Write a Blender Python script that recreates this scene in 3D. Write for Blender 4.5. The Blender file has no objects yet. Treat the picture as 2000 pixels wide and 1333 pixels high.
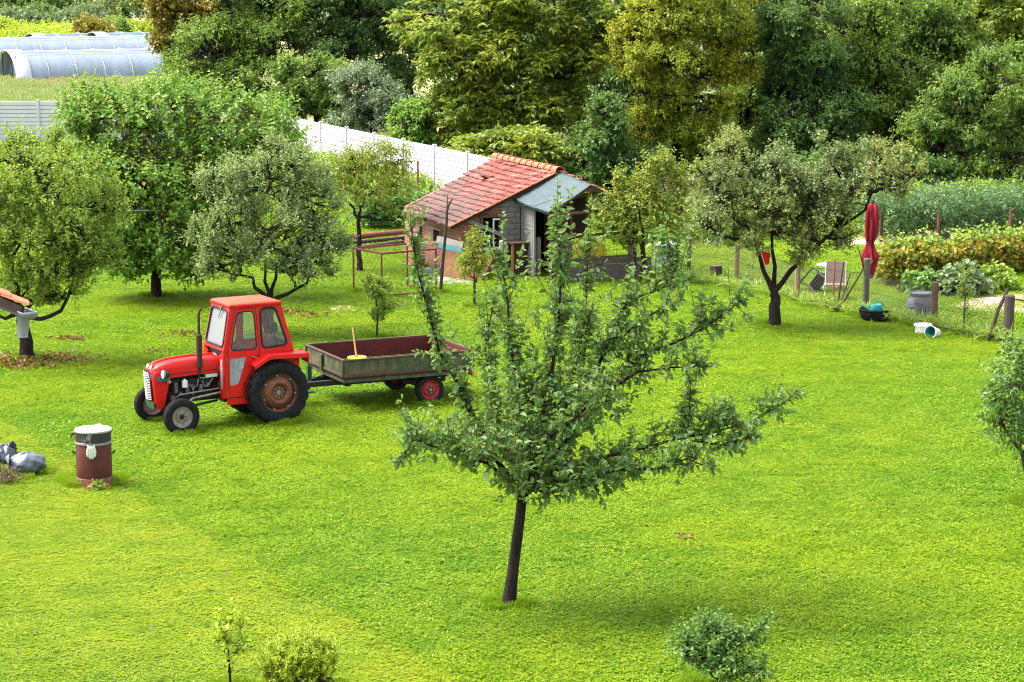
import bpy, bmesh, math, random
import numpy as np
from mathutils import Vector, Matrix, Euler
from mathutils.geometry import tessellate_polygon

# ------------------------------------------------------------------ camera, world, sun, exposure
SC = bpy.context.scene
COL = SC.collection
F_PX = 4600.0; CXP, CYP = 1000.0, 666.5; CAM_H = 9.2
PITCH = math.atan((CYP + 100.0) / F_PX)
cd = bpy.data.cameras.new("camera"); cam = bpy.data.objects.new("camera", cd); COL.objects.link(cam)
cam.location = (0, 0, CAM_H); cam.rotation_euler = (math.pi/2 - PITCH, 0, 0)
cd.sensor_width = 36.0; cd.lens = F_PX / 2000.0 * 36.0; cd.clip_start = 0.5; cd.clip_end = 3000.0
SC.camera = cam

SUN_AZ = math.radians(-76.0)      # from +Y towards +X; negative = from the left of the picture
SUN_EL = math.radians(58.0)
w = bpy.data.worlds.new("World"); SC.world = w; w.use_nodes = True
nt = w.node_tree; bg = nt.nodes["Background"]
sky = nt.nodes.new("ShaderNodeTexSky"); sky.sky_type = 'NISHITA'; sky.sun_disc = False
sky.sun_elevation = SUN_EL; sky.sun_rotation = SUN_AZ; sky.dust_density = 3.0; sky.air_density = 1.0; sky.ozone_density = 0.6
hs = nt.nodes.new("ShaderNodeHueSaturation"); hs.inputs["Saturation"].default_value = 0.45      # thin white cloud takes most of the blue out
nt.links.new(sky.outputs[0], hs.inputs["Color"]); nt.links.new(hs.outputs[0], bg.inputs[0]); bg.inputs[1].default_value = 0.15
sl = bpy.data.lights.new("sun", 'SUN'); sl.energy = 2.2; sl.angle = math.radians(36.0); sl.color = (1.0, 0.95, 0.86)
so = bpy.data.objects.new("sun", sl); COL.objects.link(so)
sd = Vector((math.sin(SUN_AZ)*math.cos(SUN_EL), math.cos(SUN_AZ)*math.cos(SUN_EL), math.sin(SUN_EL)))
so.rotation_euler = sd.to_track_quat('Z', 'Y').to_euler(); so.location = sd * 60
SC.view_settings.view_transform = 'Standard'; SC.view_settings.look = 'None'
SC.view_settings.gamma = 1.0; SC.view_settings.use_curve_mapping = False
SC.view_settings.exposure = 2.1
SC.cycles.use_denoising = True; SC.cycles.denoiser = 'OPENIMAGEDENOISE'; SC.cycles.denoising_input_passes = 'RGB_ALBEDO_NORMAL'; SC.cycles.denoising_prefilter = 'ACCURATE'
SC.cycles.filter_width = 1.15
SC.cycles.max_bounces = 7; SC.cycles.diffuse_bounces = 4; SC.cycles.glossy_bounces = 2; SC.cycles.transmission_bounces = 4
SC.cycles.transparent_max_bounces = 8; SC.cycles.caustics_reflective = False; SC.cycles.caustics_refractive = False

# ------------------------------------------------------------------ photo pixel -> world
_sp, _cp = math.sin(PITCH), math.cos(PITCH)
def ray(px, py):
    u = (px - CXP) / F_PX; v = (CYP - py) / F_PX
    return np.array([u, _cp + v*_sp, v*_cp - _sp])
def g(px, py, z=0.0):
    d = ray(px, py); t = (z - CAM_H) / d[2]
    return np.array([0, 0, CAM_H]) + t * d
def at(px, py, Y):
    d = ray(px, py)
    return np.array([0, 0, CAM_H]) + d * (Y / d[1])
def px2m(px, Y): return px * Y / F_PX * 1.01

# ------------------------------------------------------------------ objects
def thing(name, label, cat, loc=(0, 0, 0), rz=0.0, group=None):
    o = bpy.data.objects.new(name, None); COL.objects.link(o)
    o.empty_display_size = 0.2; o.location = loc; o.rotation_euler = (0, 0, rz)
    o["label"] = label; o["category"] = cat
    if group: o["group"] = group
    return o
def tag(o, label=None, cat=None, group=None, kind=None):
    if label: o["label"] = label
    if cat: o["category"] = cat
    if group: o["group"] = group
    if kind: o["kind"] = kind
    return o
def copy_tree(o, parent=None):
    c = o.copy(); COL.objects.link(c)
    if parent: c.parent = parent; c.matrix_parent_inverse = o.matrix_parent_inverse
    for ch in list(o.children): copy_tree(ch, c)
    return c

class MB:
    """collects shapes into one mesh"""
    def __init__(s): s.v = []; s.f = []
    def add(s, vs, fs, M=None):
        b = len(s.v)
        for p in vs:
            p = Vector(p)
            s.v.append(tuple(M @ p) if M is not None else tuple(p))
        s.f += [tuple(b + i for i in q) for q in fs]
    def box(s, c, d, rot=(0, 0, 0), M=None):
        x, y, z = d[0]/2, d[1]/2, d[2]/2
        T = Matrix.Translation(Vector(c)) @ Euler(rot).to_matrix().to_4x4()
        if M is not None: T = M @ T
        s.add([(-x,-y,-z),(x,-y,-z),(x,y,-z),(-x,y,-z),(-x,-y,z),(x,-y,z),(x,y,z),(-x,y,z)],
              [(0,3,2,1),(4,5,6,7),(0,1,5,4),(1,2,6,5),(2,3,7,6),(3,0,4,7)], T)
    def beam(s, a, b, wd, ht, up=(0, 0, 1)):
        a, b = Vector(a), Vector(b); d = (b-a); L = d.length; d.normalize()
        u = Vector(up)
        if abs(u.dot(d)) > .98: u = Vector((1, 0, 0))
        sx = d.cross(u).normalized(); u = sx.cross(d)
        M = Matrix((d, sx, u)).transposed().to_4x4(); M.translation = (a+b)/2
        s.box((0, 0, 0), (L, wd, ht), M=M)
    def tube(s, pts, r, n=8, closed=False, caps=True):
        P = [Vector(p) for p in pts]; m = len(P)
        R = list(r) if hasattr(r, '__len__') else [r]*m
        prev = None; rings = []
        for i in range(m):
            if closed: t = P[(i+1) % m] - P[i-1]
            else: t = P[min(i+1, m-1)] - P[max(i-1, 0)]
            if t.length < 1e-9: t = Vector((0, 0, 1))
            t.normalize()
            if prev is None:
                u = Vector((0, 0, 1)) if abs(t.z) < .9 else Vector((1, 0, 0))
                a = t.cross(u).normalized()
            else:
                a = prev - t*prev.dot(t)
                if a.length < 1e-6: a = t.orthogonal()
                a.normalize()
            prev = a; b = t.cross(a)
            rings.append([P[i] + (a*math.cos(2*math.pi*k/n) + b*math.sin(2*math.pi*k/n))*R[i] for k in range(n)])
        vs = [p for q in rings for p in q]; fs = []
        for i in range(m if closed else m-1):
            j = (i+1) % m
            for k in range(n):
                k2 = (k+1) % n
                fs.append((i*n+k, i*n+k2, j*n+k2, j*n+k))
        if not closed and caps:
            fs.append(tuple(range(n-1, -1, -1))); fs.append(tuple((m-1)*n+k for k in range(n)))
        s.add(vs, fs)
    def lathe(s, prof, n=24, M=None, a0=0.0, a1=2*math.pi):
        """profile of (r,z) turned about z"""
        full = abs(a1-a0-2*math.pi) < 1e-6; m = len(prof); cnt = n if full else n+1
        vs = []
        for k in range(cnt):
            a = a0 + (a1-a0)*k/n
            vs += [(r*math.cos(a), r*math.sin(a), z) for r, z in prof]
        fs = []
        for k in range(n):
            k2 = (k+1) % cnt
            for i in range(m-1):
                fs.append((k*m+i, k2*m+i, k2*m+i+1, k*m+i+1))
        s.add(vs, fs, M)
    def panel(s, outer, holes, fmap, t):
        """flat sheet with holes; fmap(u,v,w)->point, thickness t along w"""
        loops = [outer] + list(holes)
        pts = [p for L in loops for p in L]; N = len(pts)
        tris = tessellate_polygon([[Vector((p[0], p[1], 0)) for p in L] for L in loops])
        vs = [fmap(p[0], p[1], 0) for p in pts] + [fmap(p[0], p[1], t) for p in pts]
        fs = []
        for q in tris:
            a, b, c = [Vector(pts[i]) for i in q]
            ar = (b.x-a.x)*(c.y-a.y)-(b.y-a.y)*(c.x-a.x)
            q = tuple(q) if ar > 0 else tuple(reversed(q))
            fs.append(tuple(reversed(q))); fs.append(tuple(i+N for i in q))
        b = 0
        for L in loops:
            m = len(L)
            for i in range(m):
                j = (i+1) % m
                fs.append((b+i, b+j, N+b+j, N+b+i))
            b += m
        s.add(vs, fs)
    def loft(s, secs, cap=True):
        n = len(secs[0]); vs = [p for q in secs for p in q]; fs = []
        for i in range(len(secs)-1):
            for k in range(n):
                k2 = (k+1) % n
                fs.append((i*n+k, i*n+k2, (i+1)*n+k2, (i+1)*n+k))
        if cap:
            fs.append(tuple(range(n-1, -1, -1))); fs.append(tuple((len(secs)-1)*n+k for k in range(n)))
        s.add(vs, fs)
    def build(s, name, mat, parent=None, bevel=0.0, smooth=35, label=None, fixn=True):
        me = bpy.data.meshes.new(name); me.from_pydata(s.v, [], s.f); me.update()
        if fixn:
            bm = bmesh.new(); bm.from_mesh(me); bmesh.ops.recalc_face_normals(bm, faces=bm.faces); bm.to_mesh(me); bm.free()
        o = bpy.data.objects.new(name, me); COL.objects.link(o)
        for m in (mat if isinstance(mat, (list, tuple)) else [mat]): me.materials.append(m)
        if smooth:
            me.polygons.foreach_set("use_smooth", [True]*len(me.polygons)); me.set_sharp_from_angle(angle=math.radians(smooth))
        if bevel:
            b = o.modifiers.new("bevel", 'BEVEL'); b.width = bevel; b.segments = 2; b.limit_method = 'ANGLE'; b.angle_limit = math.radians(40)
            if smooth: me.polygons.foreach_set("use_smooth", [True]*len(me.polygons))
        if parent: o.parent = parent
        if label: o["label"] = label
        return o
def rpoly(pts, r, n=4):
    """rounds the corners of a 2D polygon"""
    out = []; m = len(pts)
    for i in range(m):
        p = Vector(pts[i]); a = Vector(pts[i-1]); b = Vector(pts[(i+1) % m])
        da = (a-p); db = (b-p); rr = min(r, da.length*.45, db.length*.45)
        A = p + da.normalized()*rr; B = p + db.normalized()*rr
        for k in range(n+1):
            t = k/n; q = A*(1-t)**2 + p*2*t*(1-t) + B*t*t
            out.append((q.x, q.y))
    return out
def raw_mesh(name, V, Fq, mat, parent=None, smooth=False):
    """fast mesh from numpy arrays: V (n,3), Fq (m,k)"""
    me = bpy.data.meshes.new(name); V = np.asarray(V, np.float32); Fq = np.asarray(Fq, np.int32); k = Fq.shape[1]
    me.vertices.add(len(V)); me.vertices.foreach_set("co", V.ravel())
    me.loops.add(Fq.size); me.loops.foreach_set("vertex_index", Fq.ravel())
    me.polygons.add(len(Fq)); me.polygons.foreach_set("loop_start", np.arange(0, Fq.size, k, dtype=np.int32))
    me.polygons.foreach_set("loop_total", np.full(len(Fq), k, np.int32))
    if smooth: me.polygons.foreach_set("use_smooth", np.ones(len(Fq), bool))
    me.update(calc_edges=True)
    o = bpy.data.objects.new(name, me); COL.objects.link(o)
    for m in (mat if isinstance(mat, (list, tuple)) else [mat]): me.materials.append(m)
    if parent: o.parent = parent
    return o

# ------------------------------------------------------------------ materials
def _mat(name):
    m = bpy.data.materials.new(name); m.use_nodes = True; nt = m.node_tree
    return m, nt, nt.nodes["Principled BSDF"]
def _noise(nt, scale, detail=4, rough=.6, coord='Object', vec=None, stretch=None):
    n = nt.nodes.new("ShaderNodeTexNoise"); n.inputs["Scale"].default_value = scale
    n.inputs["Detail"].default_value = detail; n.inputs["Roughness"].default_value = rough
    if vec is None:
        tc = nt.nodes.new("ShaderNodeTexCoord"); vec = tc.outputs[coord]
    if stretch:
        mp = nt.nodes.new("ShaderNodeMapping"); mp.inputs["Scale"].default_value = stretch
        nt.links.new(vec, mp.inputs[0]); vec = mp.outputs[0]
    nt.links.new(vec, n.inputs["Vector"])
    return n.outputs["Fac"]
def _ramp(nt, fac, stops, interp='LINEAR'):
    r = nt.nodes.new("ShaderNodeValToRGB"); r.color_ramp.interpolation = interp
    el = r.color_ramp.elements
    while len(el) > 1: el.remove(el[-1])
    el[0].position = stops[0][0]; el[0].color = (*stops[0][1], 1)
    for p, c in stops[1:]:
        e = el.new(p); e.color = (*c, 1)
    nt.links.new(fac, r.inputs[0]); return r.outputs[0]
def _mix(nt, fac, a, b, mode='MIX'):
    m = nt.nodes.new("ShaderNodeMix"); m.data_type = 'RGBA'; m.blend_type = mode
    for sock, val in ((m.inputs[0], fac), (m.inputs[6], a), (m.inputs[7], b)):
        if isinstance(val, (int, float)): sock.default_value = val
        elif isinstance(val, tuple): sock.default_value = (*val, 1)
        else: nt.links.new(val, sock)
    return m.outputs[2]
def _math(nt, op, a, b=None, clamp=False):
    m = nt.nodes.new("ShaderNodeMath"); m.operation = op; m.use_clamp = clamp
    for i, v in enumerate((a, b)):
        if v is None: continue
        if isinstance(v, (int, float)): m.inputs[i].default_value = v
        else: nt.links.new(v, m.inputs[i])
    return m.outputs[0]
def _bump(nt, bs, h, strength, dist=.02):
    b = nt.nodes.new("ShaderNodeBump"); b.inputs["Strength"].default_value = strength; b.inputs["Distance"].default_value = dist
    nt.links.new(h, b.inputs["Height"]); nt.links.new(b.outputs[0], bs.inputs["Normal"])
def surf(name, c1, c2=None, rough=.6, scale=6, metal=0.0, spots=None, spot_scale=9, spot_lo=.58, spot_hi=.7, bump=0.0, bscale=None, coat=0.0, stretch=None, spec=.28):
    """two-tone noise surface with optional irregular stains (rust, moss, wear)"""
    m, nt, bs = _mat(name); c2 = c2 or tuple(x*.8 for x in c1)
    col = _ramp(nt, _noise(nt, scale, 5, .65, stretch=stretch), [(.3, c1), (.7, c2)])
    if spots:
        f = _ramp(nt, _noise(nt, spot_scale, 6, .7, stretch=stretch), [(spot_lo, (0, 0, 0)), (spot_hi, (1, 1, 1))])
        col = _mix(nt, f, col, spots)
        rr = _mix(nt, f, (rough,)*3, (.85,)*3); nt.links.new(rr, bs.inputs["Roughness"])
    else: bs.inputs["Roughness"].default_value = rough
    nt.links.new(col, bs.inputs["Base Color"]); bs.inputs["Metallic"].default_value = metal
    bs.inputs["Coat Weight"].default_value = coat; bs.inputs["Specular IOR Level"].default_value = spec
    if bump: _bump(nt, bs, _noise(nt, bscale or scale*6, 4, .6), bump, .01)
    return m
def leaf_mat(name, stops, clump=None, clump_scale=.6, trans=.35, rough=.45, spec=.35):
    """per-leaf colour variation, a slower drift of colour over the crown, light passing through"""
    m, nt, bs = _mat(name)
    geo = nt.nodes.new("ShaderNodeNewGeometry")
    col = _ramp(nt, geo.outputs["Random Per Island"], stops)
    if clump:
        f = _ramp(nt, _noise(nt, clump_scale, 3, .6, vec=geo.outputs["Position"]), [(.46, (0, 0, 0)), (.66, (1, 1, 1))])
        f2 = _math(nt, 'MULTIPLY', f, .8)
        col = _mix(nt, f2, col, clump)
    nt.links.new(col, bs.inputs["Base Color"]); bs.inputs["Roughness"].default_value = rough
    bs.inputs["Specular IOR Level"].default_value = spec
    tr = nt.nodes.new("ShaderNodeBsdfTranslucent")
    tc = _mix(nt, .5, col, (.30, .42, .04), 'MIX'); nt.links.new(tc, tr.inputs[0])
    mx = nt.nodes.new("ShaderNodeMixShader"); mx.inputs[0].default_value = trans
    nt.links.new(bs.outputs[0], mx.inputs[1]); nt.links.new(tr.outputs[0], mx.inputs[2])
    out = [n for n in nt.nodes if n.type == 'OUTPUT_MATERIAL'][0]; nt.links.new(mx.outputs[0], out.inputs[0])
    return m
def glass(name, tint=(.9, .95, .95), alpha=.35, rough=.08):
    """thin window pane: part clear, part glossy"""
    m, nt, bs = _mat(name)
    bs.inputs["Base Color"].default_value = (*tint, 1); bs.inputs["Roughness"].default_value = rough
    bs.inputs["Alpha"].default_value = alpha; bs.inputs["Specular IOR Level"].default_value = .8
    return m
# ------------------------------------------------------------------ plants: shared machinery
def _unit(a): return a / np.maximum(np.linalg.norm(a, axis=1, keepdims=True), 1e-9)
def leaf_geo(rng, pos, ax, L, W, up=0.8, fold=.25, curl=.25, simple=False):
    """a folded leaf blade per row; normals lean upward"""
    n = len(pos); ax = _unit(ax)
    nr = rng.normal(size=(n, 3)) * .45 + np.array([0, 0, up]); nr = nr - ax * np.sum(nr*ax, 1, keepdims=True); nr = _unit(nr)
    sd = np.cross(ax, nr); L = L[:, None]; W = W[:, None]
    if simple:
        V = np.stack([pos, pos + ax*L*.45 + sd*W*.5 + nr*W*fold, pos + ax*L - nr*L*curl, pos + ax*L*.45 - sd*W*.5 + nr*W*fold], 1)
        Fq = np.arange(n)[:, None]*4 + np.array([0, 1, 2, 3])
        return V.reshape(-1, 3), Fq
    a1 = pos + ax*L*.33; a2 = pos + ax*L*.72 - nr*L*curl*.35; tip = pos + ax*L - nr*L*curl
    V = np.stack([pos, a1 + sd*W*.5 + nr*W*fold, a2 + sd*W*.36 + nr*W*fold*.7, tip, a2 - sd*W*.36 + nr*W*fold*.7, a1 - sd*W*.5 + nr*W*fold], 1)
    b = np.arange(n)[:, None]*6
    Fq = np.concatenate([b + np.array([0, 1, 2, 3]), b + np.array([0, 3, 4, 5])], 0)
    return V.reshape(-1, 3), Fq
def twig_geo(A, B, ra, rb):
    """thin three-sided twigs from A to B"""
    n = len(A); d = _unit(B-A); r = np.where(np.abs(d[:, 2:3]) < .9, np.array([[0, 0, 1.]]), np.array([[1., 0, 0]]))
    u = _unit(np.cross(d, r)); v = np.cross(d, u); ra = np.broadcast_to(np.asarray(ra, float), (n,))[:, None]; rb = np.broadcast_to(np.asarray(rb, float), (n,))[:, None]
    vs = []
    for P, R in ((A, ra), (B, rb)):
        for k in range(3):
            c, s = math.cos(k*2.094), math.sin(k*2.094); vs.append(P + (u*c + v*s)*R)
    V = np.stack(vs, 1).reshape(-1, 3); b = np.arange(n)[:, None]*6
    Fq = np.concatenate([b + np.array([k, (k+1) % 3, 3+(k+1) % 3, 3+k]) for k in range(3)], 0)
    return V, Fq
def cat_geo(parts):
    V = []; Fq = []; o = 0
    for v, f in parts:
        V.append(v); Fq.append(f + o); o += len(v)
    return np.concatenate(V), np.concatenate(Fq)
def bez(a, b, bend, n=7):
    a = np.array(a, float); b = np.array(b, float); m = (a+b)/2 + np.array(bend)
    t = np.linspace(0, 1, n)[:, None]
    return a*(1-t)**2 + 2*m*t*(1-t) + b*t*t
def shoots_geo(rng, base, dirs, length, nleaf, leafL, leafW, droop=.25, spread=.95, curve_up=.25, twr=.004, lvar=.3, leafup=.8, simple=False, fold=.25, curl=.25, t0=.12, drop=0.0):
    """leafy shoots: curved twig + alternate leaves. returns (twigs, leaves)"""
    n = len(base); dirs = _unit(dirs); length = length[:, None]
    d2 = _unit(dirs + np.array([0, 0, curve_up]))
    mid = base + dirs*length*.5; end = mid + d2*length*.5
    tw = cat_geo([twig_geo(base, mid, twr, twr*.75), twig_geo(mid, end, twr*.75, twr*.3)])
    T = np.tile(np.linspace(t0, 1, nleaf), (n, 1)) + rng.uniform(-.04, .04, (n, nleaf))
    T = np.clip(T, 0, 1)[..., None]
    P = np.where(T < .5, base[:, None] + (mid-base)[:, None]*T*2, mid[:, None] + (end-mid)[:, None]*(T-.5)*2)
    D = np.where(T < .5, dirs[:, None], d2[:, None])
    P = P.reshape(-1, 3); D = D.reshape(-1, 3); N = len(P)
    ph = (np.arange(nleaf)*2.4)[None] + rng.uniform(0, 6.28, (n, 1)); ph = ph.reshape(-1, 1) + rng.normal(0, .3, (N, 1))
    r = np.where(np.abs(D[:, 2:3]) < .9, np.array([[0, 0, 1.]]), np.array([[1., 0, 0]]))
    u = _unit(np.cross(D, r)); v = np.cross(D, u); rad = u*np.cos(ph) + v*np.sin(ph)
    tt = T.reshape(-1, 1); ax = rad*spread + D*(.35 + .55*tt) + np.array([0, 0, -droop])
    if drop:
        k = rng.random(N) > drop*(.6 + .8*(np.sin(T.reshape(-1)*9 + np.repeat(rng.uniform(0, 6.28, n), nleaf)) > .2)); P = P[k]; ax = ax[k]; T = T.reshape(-1, 1)[k]; tt = tt[k]; N = len(P)
    sz = rng.uniform(1-lvar, 1+lvar, N) * (1.05 - .45*tt[:, 0])
    return tw, leaf_geo(rng, P, ax, leafL*sz, leafW*sz, up=leafup, simple=simple, fold=fold, curl=curl)
def limb_tube(mb, pts, r0, r1, n=7):
    m = len(pts); mb.tube([tuple(p) for p in pts], [r0 + (r1-r0)*(i/(m-1))**.8 for i in range(m)], n)
def wobble(rng, pts, amt):
    pts = np.array(pts, float); m = len(pts)
    off = rng.normal(size=(m, 3))*amt; off[0] = 0; off[-1] *= .3
    return pts + off

def crown_tree(name, label, cat, Y, trunk, tr, lobes, bark, leaf, seed, shoots=500, slen=(.2, .45), nleaf=9, leafL=.08, leafW=.045,
               out=.7, upw=.6, rnd=.5, shell=.55, droop=.25, curve_up=.25, group=None, style='shoot', limbs=3, simple=False, twigcol=None, leafup=.8, spread=.95, fork=None,
               limb_r=.05, fold=.25, curl=.25, twr=.004, extra=None, drop=.12, clumps=0, clump_r=.3, mains=3, limbpts=None):
    """trunk: list of photo points (px,py,dY); lobes: (px,py,rx,ry,dY,depth radius m, weight); sizes become metres at distance Y"""
    rng = np.random.default_rng(seed)
    root_p = g(trunk[0][0], trunk[0][1]) if Y is None else at(trunk[0][0], trunk[0][1], Y); Y = root_p[1]; root_p[2] = 0
    root = thing(name, label, cat, tuple(root_p), 0, group)
    T = [at(a, b, Y+c) - root_p for a, b, c in trunk]; T[0][2] = -.08
    mb = MB(); m = len(T)
    # smooth the trunk line
    tp = [T[0]]
    for i in range(m-1):
        tp += [T[i]*(1-t) + T[i+1]*t for t in (.34, .67, 1.0)]
    tp = wobble(rng, tp, tr*.12); k = len(tp)
    mb.tube([tuple(p) for p in tp], [tr*(1.35 if i == 0 else 1.0)*(1-.35*i/(k-1)) for i in range(k)], 10)
    top = tp[-1]; have = [top]; order = sorted(range(len(lobes)), key=lambda i: np.linalg.norm(at(lobes[i][0], lobes[i][1], Y+lobes[i][4]) - root_p - top))
    B = []; D = []; tw_a = []; tw_b = []
    tot = sum(l[6] for l in lobes)
    if limbpts:
        for LP in limbpts:
            q = np.array([at(a_, b_, Y+c_) - root_p for a_, b_, c_ in LP]); q[0] = top; f = [q[0]]
            for i in range(len(q)-1): f += [q[i]*.5 + q[i+1]*.5, q[i+1]]
            f = wobble(rng, f, .02); limb_tube(mb, f, min(tr*.6, limb_r), limb_r*.4); have += list(f[2:])
    for oi, li in enumerate(order):
        px, py, rx, ry, dy, rz, wgt = lobes[li]
        c = at(px, py, Y+dy) - root_p; R = np.array([px2m(rx, Y), rz, px2m(ry, Y)])
        low = c - np.array([0, 0, R[2]*.35])
        if (oi < mains and not limbpts) or len(have) < 4: st = tp[-1 - (rng.integers(0, 2) if fork is None else 0)]; r0 = min(tr*.62, limb_r*1.25)
        else:
            H_ = np.array(have[1:]); st = H_[np.argmin(np.linalg.norm(H_ - low, axis=1) + .35*np.abs(H_[:, 2]-low[2]) + .3*np.linalg.norm(H_-top, axis=1))]; r0 = limb_r*.6
        ln = np.linalg.norm(low-st)
        pts = wobble(rng, bez(st, low, np.array([rng.normal(0, .10)*ln, rng.normal(0, .10)*ln, -.08*ln]), 8), ln*.03)
        limb_tube(mb, pts, r0, r0*.4); have += list(pts[2:])
        sub = [pts]
        for q in range(limbs):
            v = rng.normal(size=3); v /= np.linalg.norm(v); v[2] = abs(v[2])*.9
            e = c + v*R*rng.uniform(.6, .85); s0 = pts[rng.integers(4, 8)]
            sp = wobble(rng, bez(s0, e, (0, 0, -.08*np.linalg.norm(e-s0)), 6), .03)
            limb_tube(mb, sp, limb_r*.4, limb_r*.1, 5); sub.append(sp)
        S = np.concatenate(sub)
        n = max(4, int(shoots*wgt/tot)); v = _unit(rng.normal(size=(n, 3))); rad = shell + (1-shell)*rng.random(n)**.7
        rough = 1 + .16*np.sin(v[:, 0]*7+seed) * np.cos(v[:, 2]*6+v[:, 1]*5)
        if clumps:
            nc_ = max(5, int(clumps*wgt)); cv = _unit(rng.normal(size=(nc_, 3))); cc = cv*(rng.uniform(.55, .98, nc_))[:, None]
            pick = rng.integers(0, nc_, n); loc = _unit(rng.normal(size=(n, 3)))*(rng.random(n)**.5)[:, None]
            q = cc[pick] + loc*clump_r; p = c + q*R; v = _unit(loc*.9 + cv[pick]*.5)
        else:
            p = c + v*R*(rad*rough)[:, None]*.93
        B.append(p); D.append(v*out + np.array([0, 0, upw]) + rng.normal(size=(n, 3))*rnd)
        j = np.argmin(((p[:, None]-S[None])**2).sum(2), 1); tw_a.append(S[j]); tw_b.append(p)
    B = np.concatenate(B); D = np.concatenate(D); tw_a = np.concatenate(tw_a); tw_b = np.concatenate(tw_b)
    if extra is not None:
        eb, ed = extra(root_p, Y, rng); B = np.concatenate([B, eb]); D = np.concatenate([D, ed])
    keep = (B + root_p)[:, 2] > .25; B = B[keep]; D = D[keep]
    if B.size == 0: raise RuntimeError(name)
    mb.build('trunk', bark, root)
    if style == 'walnut':
        leaves = []; tws = []
        n = len(B); nc = nleaf
        for k in range(nc):
            az = rng.uniform(0, 6.28, n); d = _unit(_unit(D)*.6 + np.stack([np.cos(az), np.sin(az), rng.uniform(-.5, .7, n)], 1))
            ln = rng.uniform(*slen, n)[:, None]; e = B + d*ln + np.array([0, 0, -.12])*ln
            tws.append(twig_geo(B, e, twr, twr*.4)); on_ = rng.random(n) > .22
            sd = _unit(np.cross(d, np.array([[0, 0, 1.]])) + 1e-6)
            for t, s in ((.45, 1), (.45, -1), (.72, 1), (.72, -1), (.95, 1), (.95, -1), (1, 0)):
                P = B + (e-B)*t; ax = d*(.6 if s else 1) + sd*s*.9 + np.array([0, 0, -.15-droop]) + rng.normal(size=(n, 3))*.28
                sc = rng.uniform(.75, 1.2, n)*(.75 + .3*t)
                q_ = on_ & (rng.random(n) > .12); leaves.append(leaf_geo(rng, P[q_], ax[q_], (leafL*sc)[q_], (leafW*sc)[q_], up=leafup, simple=True, fold=.15, curl=.15))
        tw = cat_geo(tws); lv = cat_geo(leaves)
    else:
        tw, lv = shoots_geo(rng, B, D, rng.uniform(slen[0], slen[1], len(B)), nleaf, leafL, leafW, droop=droop, curve_up=curve_up, simple=simple, leafup=leafup, spread=spread, fold=fold, curl=curl, twr=twr, drop=drop)
    raw_mesh('twig', *cat_geo([twig_geo(tw_a, tw_b, twr*1.7, twr), tw]), twigcol or bark, root)
    raw_mesh('crown', *lv, leaf, root)
    return root

def bush_geo(rng, c, R, n, slen, nleaf, L, W, out=.8, upw=.6, **k):
    v = _unit(rng.normal(size=(n, 3))); v[:, 2] = np.abs(v[:, 2]); rad = .35 + .65*rng.random(n)**.6
    p = np.array(c) + v*np.array(R)*rad[:, None]
    return shoots_geo(rng, p, v*out + np.array([0, 0, upw]) + rng.normal(size=(n, 3))*.4, rng.uniform(*slen, n), nleaf, L, W, **k)

# ------------------------------------------------------------------ leaf and bark materials
BARK = surf('bark_dark', (.034, .026, .022), (.010, .008, .007), .9, 9, bump=1.0, bscale=22, spec=.05, stretch=(1, 1, .3), spots=(.075, .075, .055), spot_scale=12, spot_lo=.60, spot_hi=.75)
BARK2 = surf('bark_grey', (.075, .055, .042), (.030, .022, .018), .85, 12, bump=.6, bscale=40, spec=.08)
TWIG_RED = surf('twig_reddish', (.085, .032, .022), (.04, .018, .014), .7, 8)
LF_PLUM = leaf_mat('leaf_plum', [(0, (.036, .10, .022)), (.5, (.082, .175, .042)), (.85, (.15, .25, .075)), (1, (.24, .32, .12))], trans=.34, rough=.45, spec=.22)
LF_APPLE = leaf_mat('leaf_apple', [(0, (.08, .155, .018)), (.45, (.20, .30, .03)), (.85, (.38, .48, .075)), (1, (.52, .58, .18))], trans=.42)
LF_SILVER = leaf_mat('leaf_silver', [(0, (.075, .13, .035)), (.45, (.19, .265, .085)), (.85, (.38, .45, .20)), (1, (.58, .62, .36))], trans=.36)
LF_APRICOT = leaf_mat('leaf_apricot', [(0, (0.061, 0.164, 0.021)), (.5, (0.129, 0.284, 0.031)), (.86, (0.241, 0.397, 0.048)), (.97, (0.345, 0.431, 0.086)), (1, (0.517, 0.224, 0.086))], trans=.35)
LF_PEACH = leaf_mat('leaf_peach', [(0, (0.108, 0.176, 0.020)), (.5, (0.230, 0.284, 0.027)), (.9, (0.365, 0.378, 0.041)), (1, (0.405, 0.270, 0.041))], trans=.4)
LF_PEAR = leaf_mat('leaf_pear', [(0, (0.090, 0.149, 0.018)), (.45, (0.179, 0.254, 0.030)), (.8, (0.359, 0.359, 0.030)), (1, (0.493, 0.329, 0.045))], trans=.35)
LF_PLUM2 = leaf_mat('leaf_old_plum', [(0, (.065, .115, .04)), (.45, (.15, .205, .07)), (.82, (.27, .32, .13)), (.96, (.38, .38, .18)), (1, (.50, .22, .07))], clump=(.30, .30, .05), clump_scale=.5, trans=.3)
LF_WALNUT = leaf_mat('leaf_walnut', [(0, (.045, .10, .012)), (.45, (.13, .21, .020)), (.85, (.27, .33, .032)), (1, (.46, .34, .05))], clump=(.33, .34, .03), clump_scale=.45, trans=.42)
LF_ROBINIA = leaf_mat('leaf_robinia', [(0, (.10, .17, .014)), (.5, (.23, .31, .018)), (.85, (.40, .42, .024)), (1, (.54, .44, .03))], clump=(.42, .38, .018), clump_scale=.22, trans=.45)
LF_DARK = leaf_mat('leaf_dark', [(0, (0.029, 0.081, 0.021)), (.5, (0.057, 0.144, 0.030)), (.85, (0.103, 0.201, 0.039)), (1, (0.184, 0.276, 0.052))], clump=(0.040, 0.103, 0.025), clump_scale=.5, trans=.32)
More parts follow.
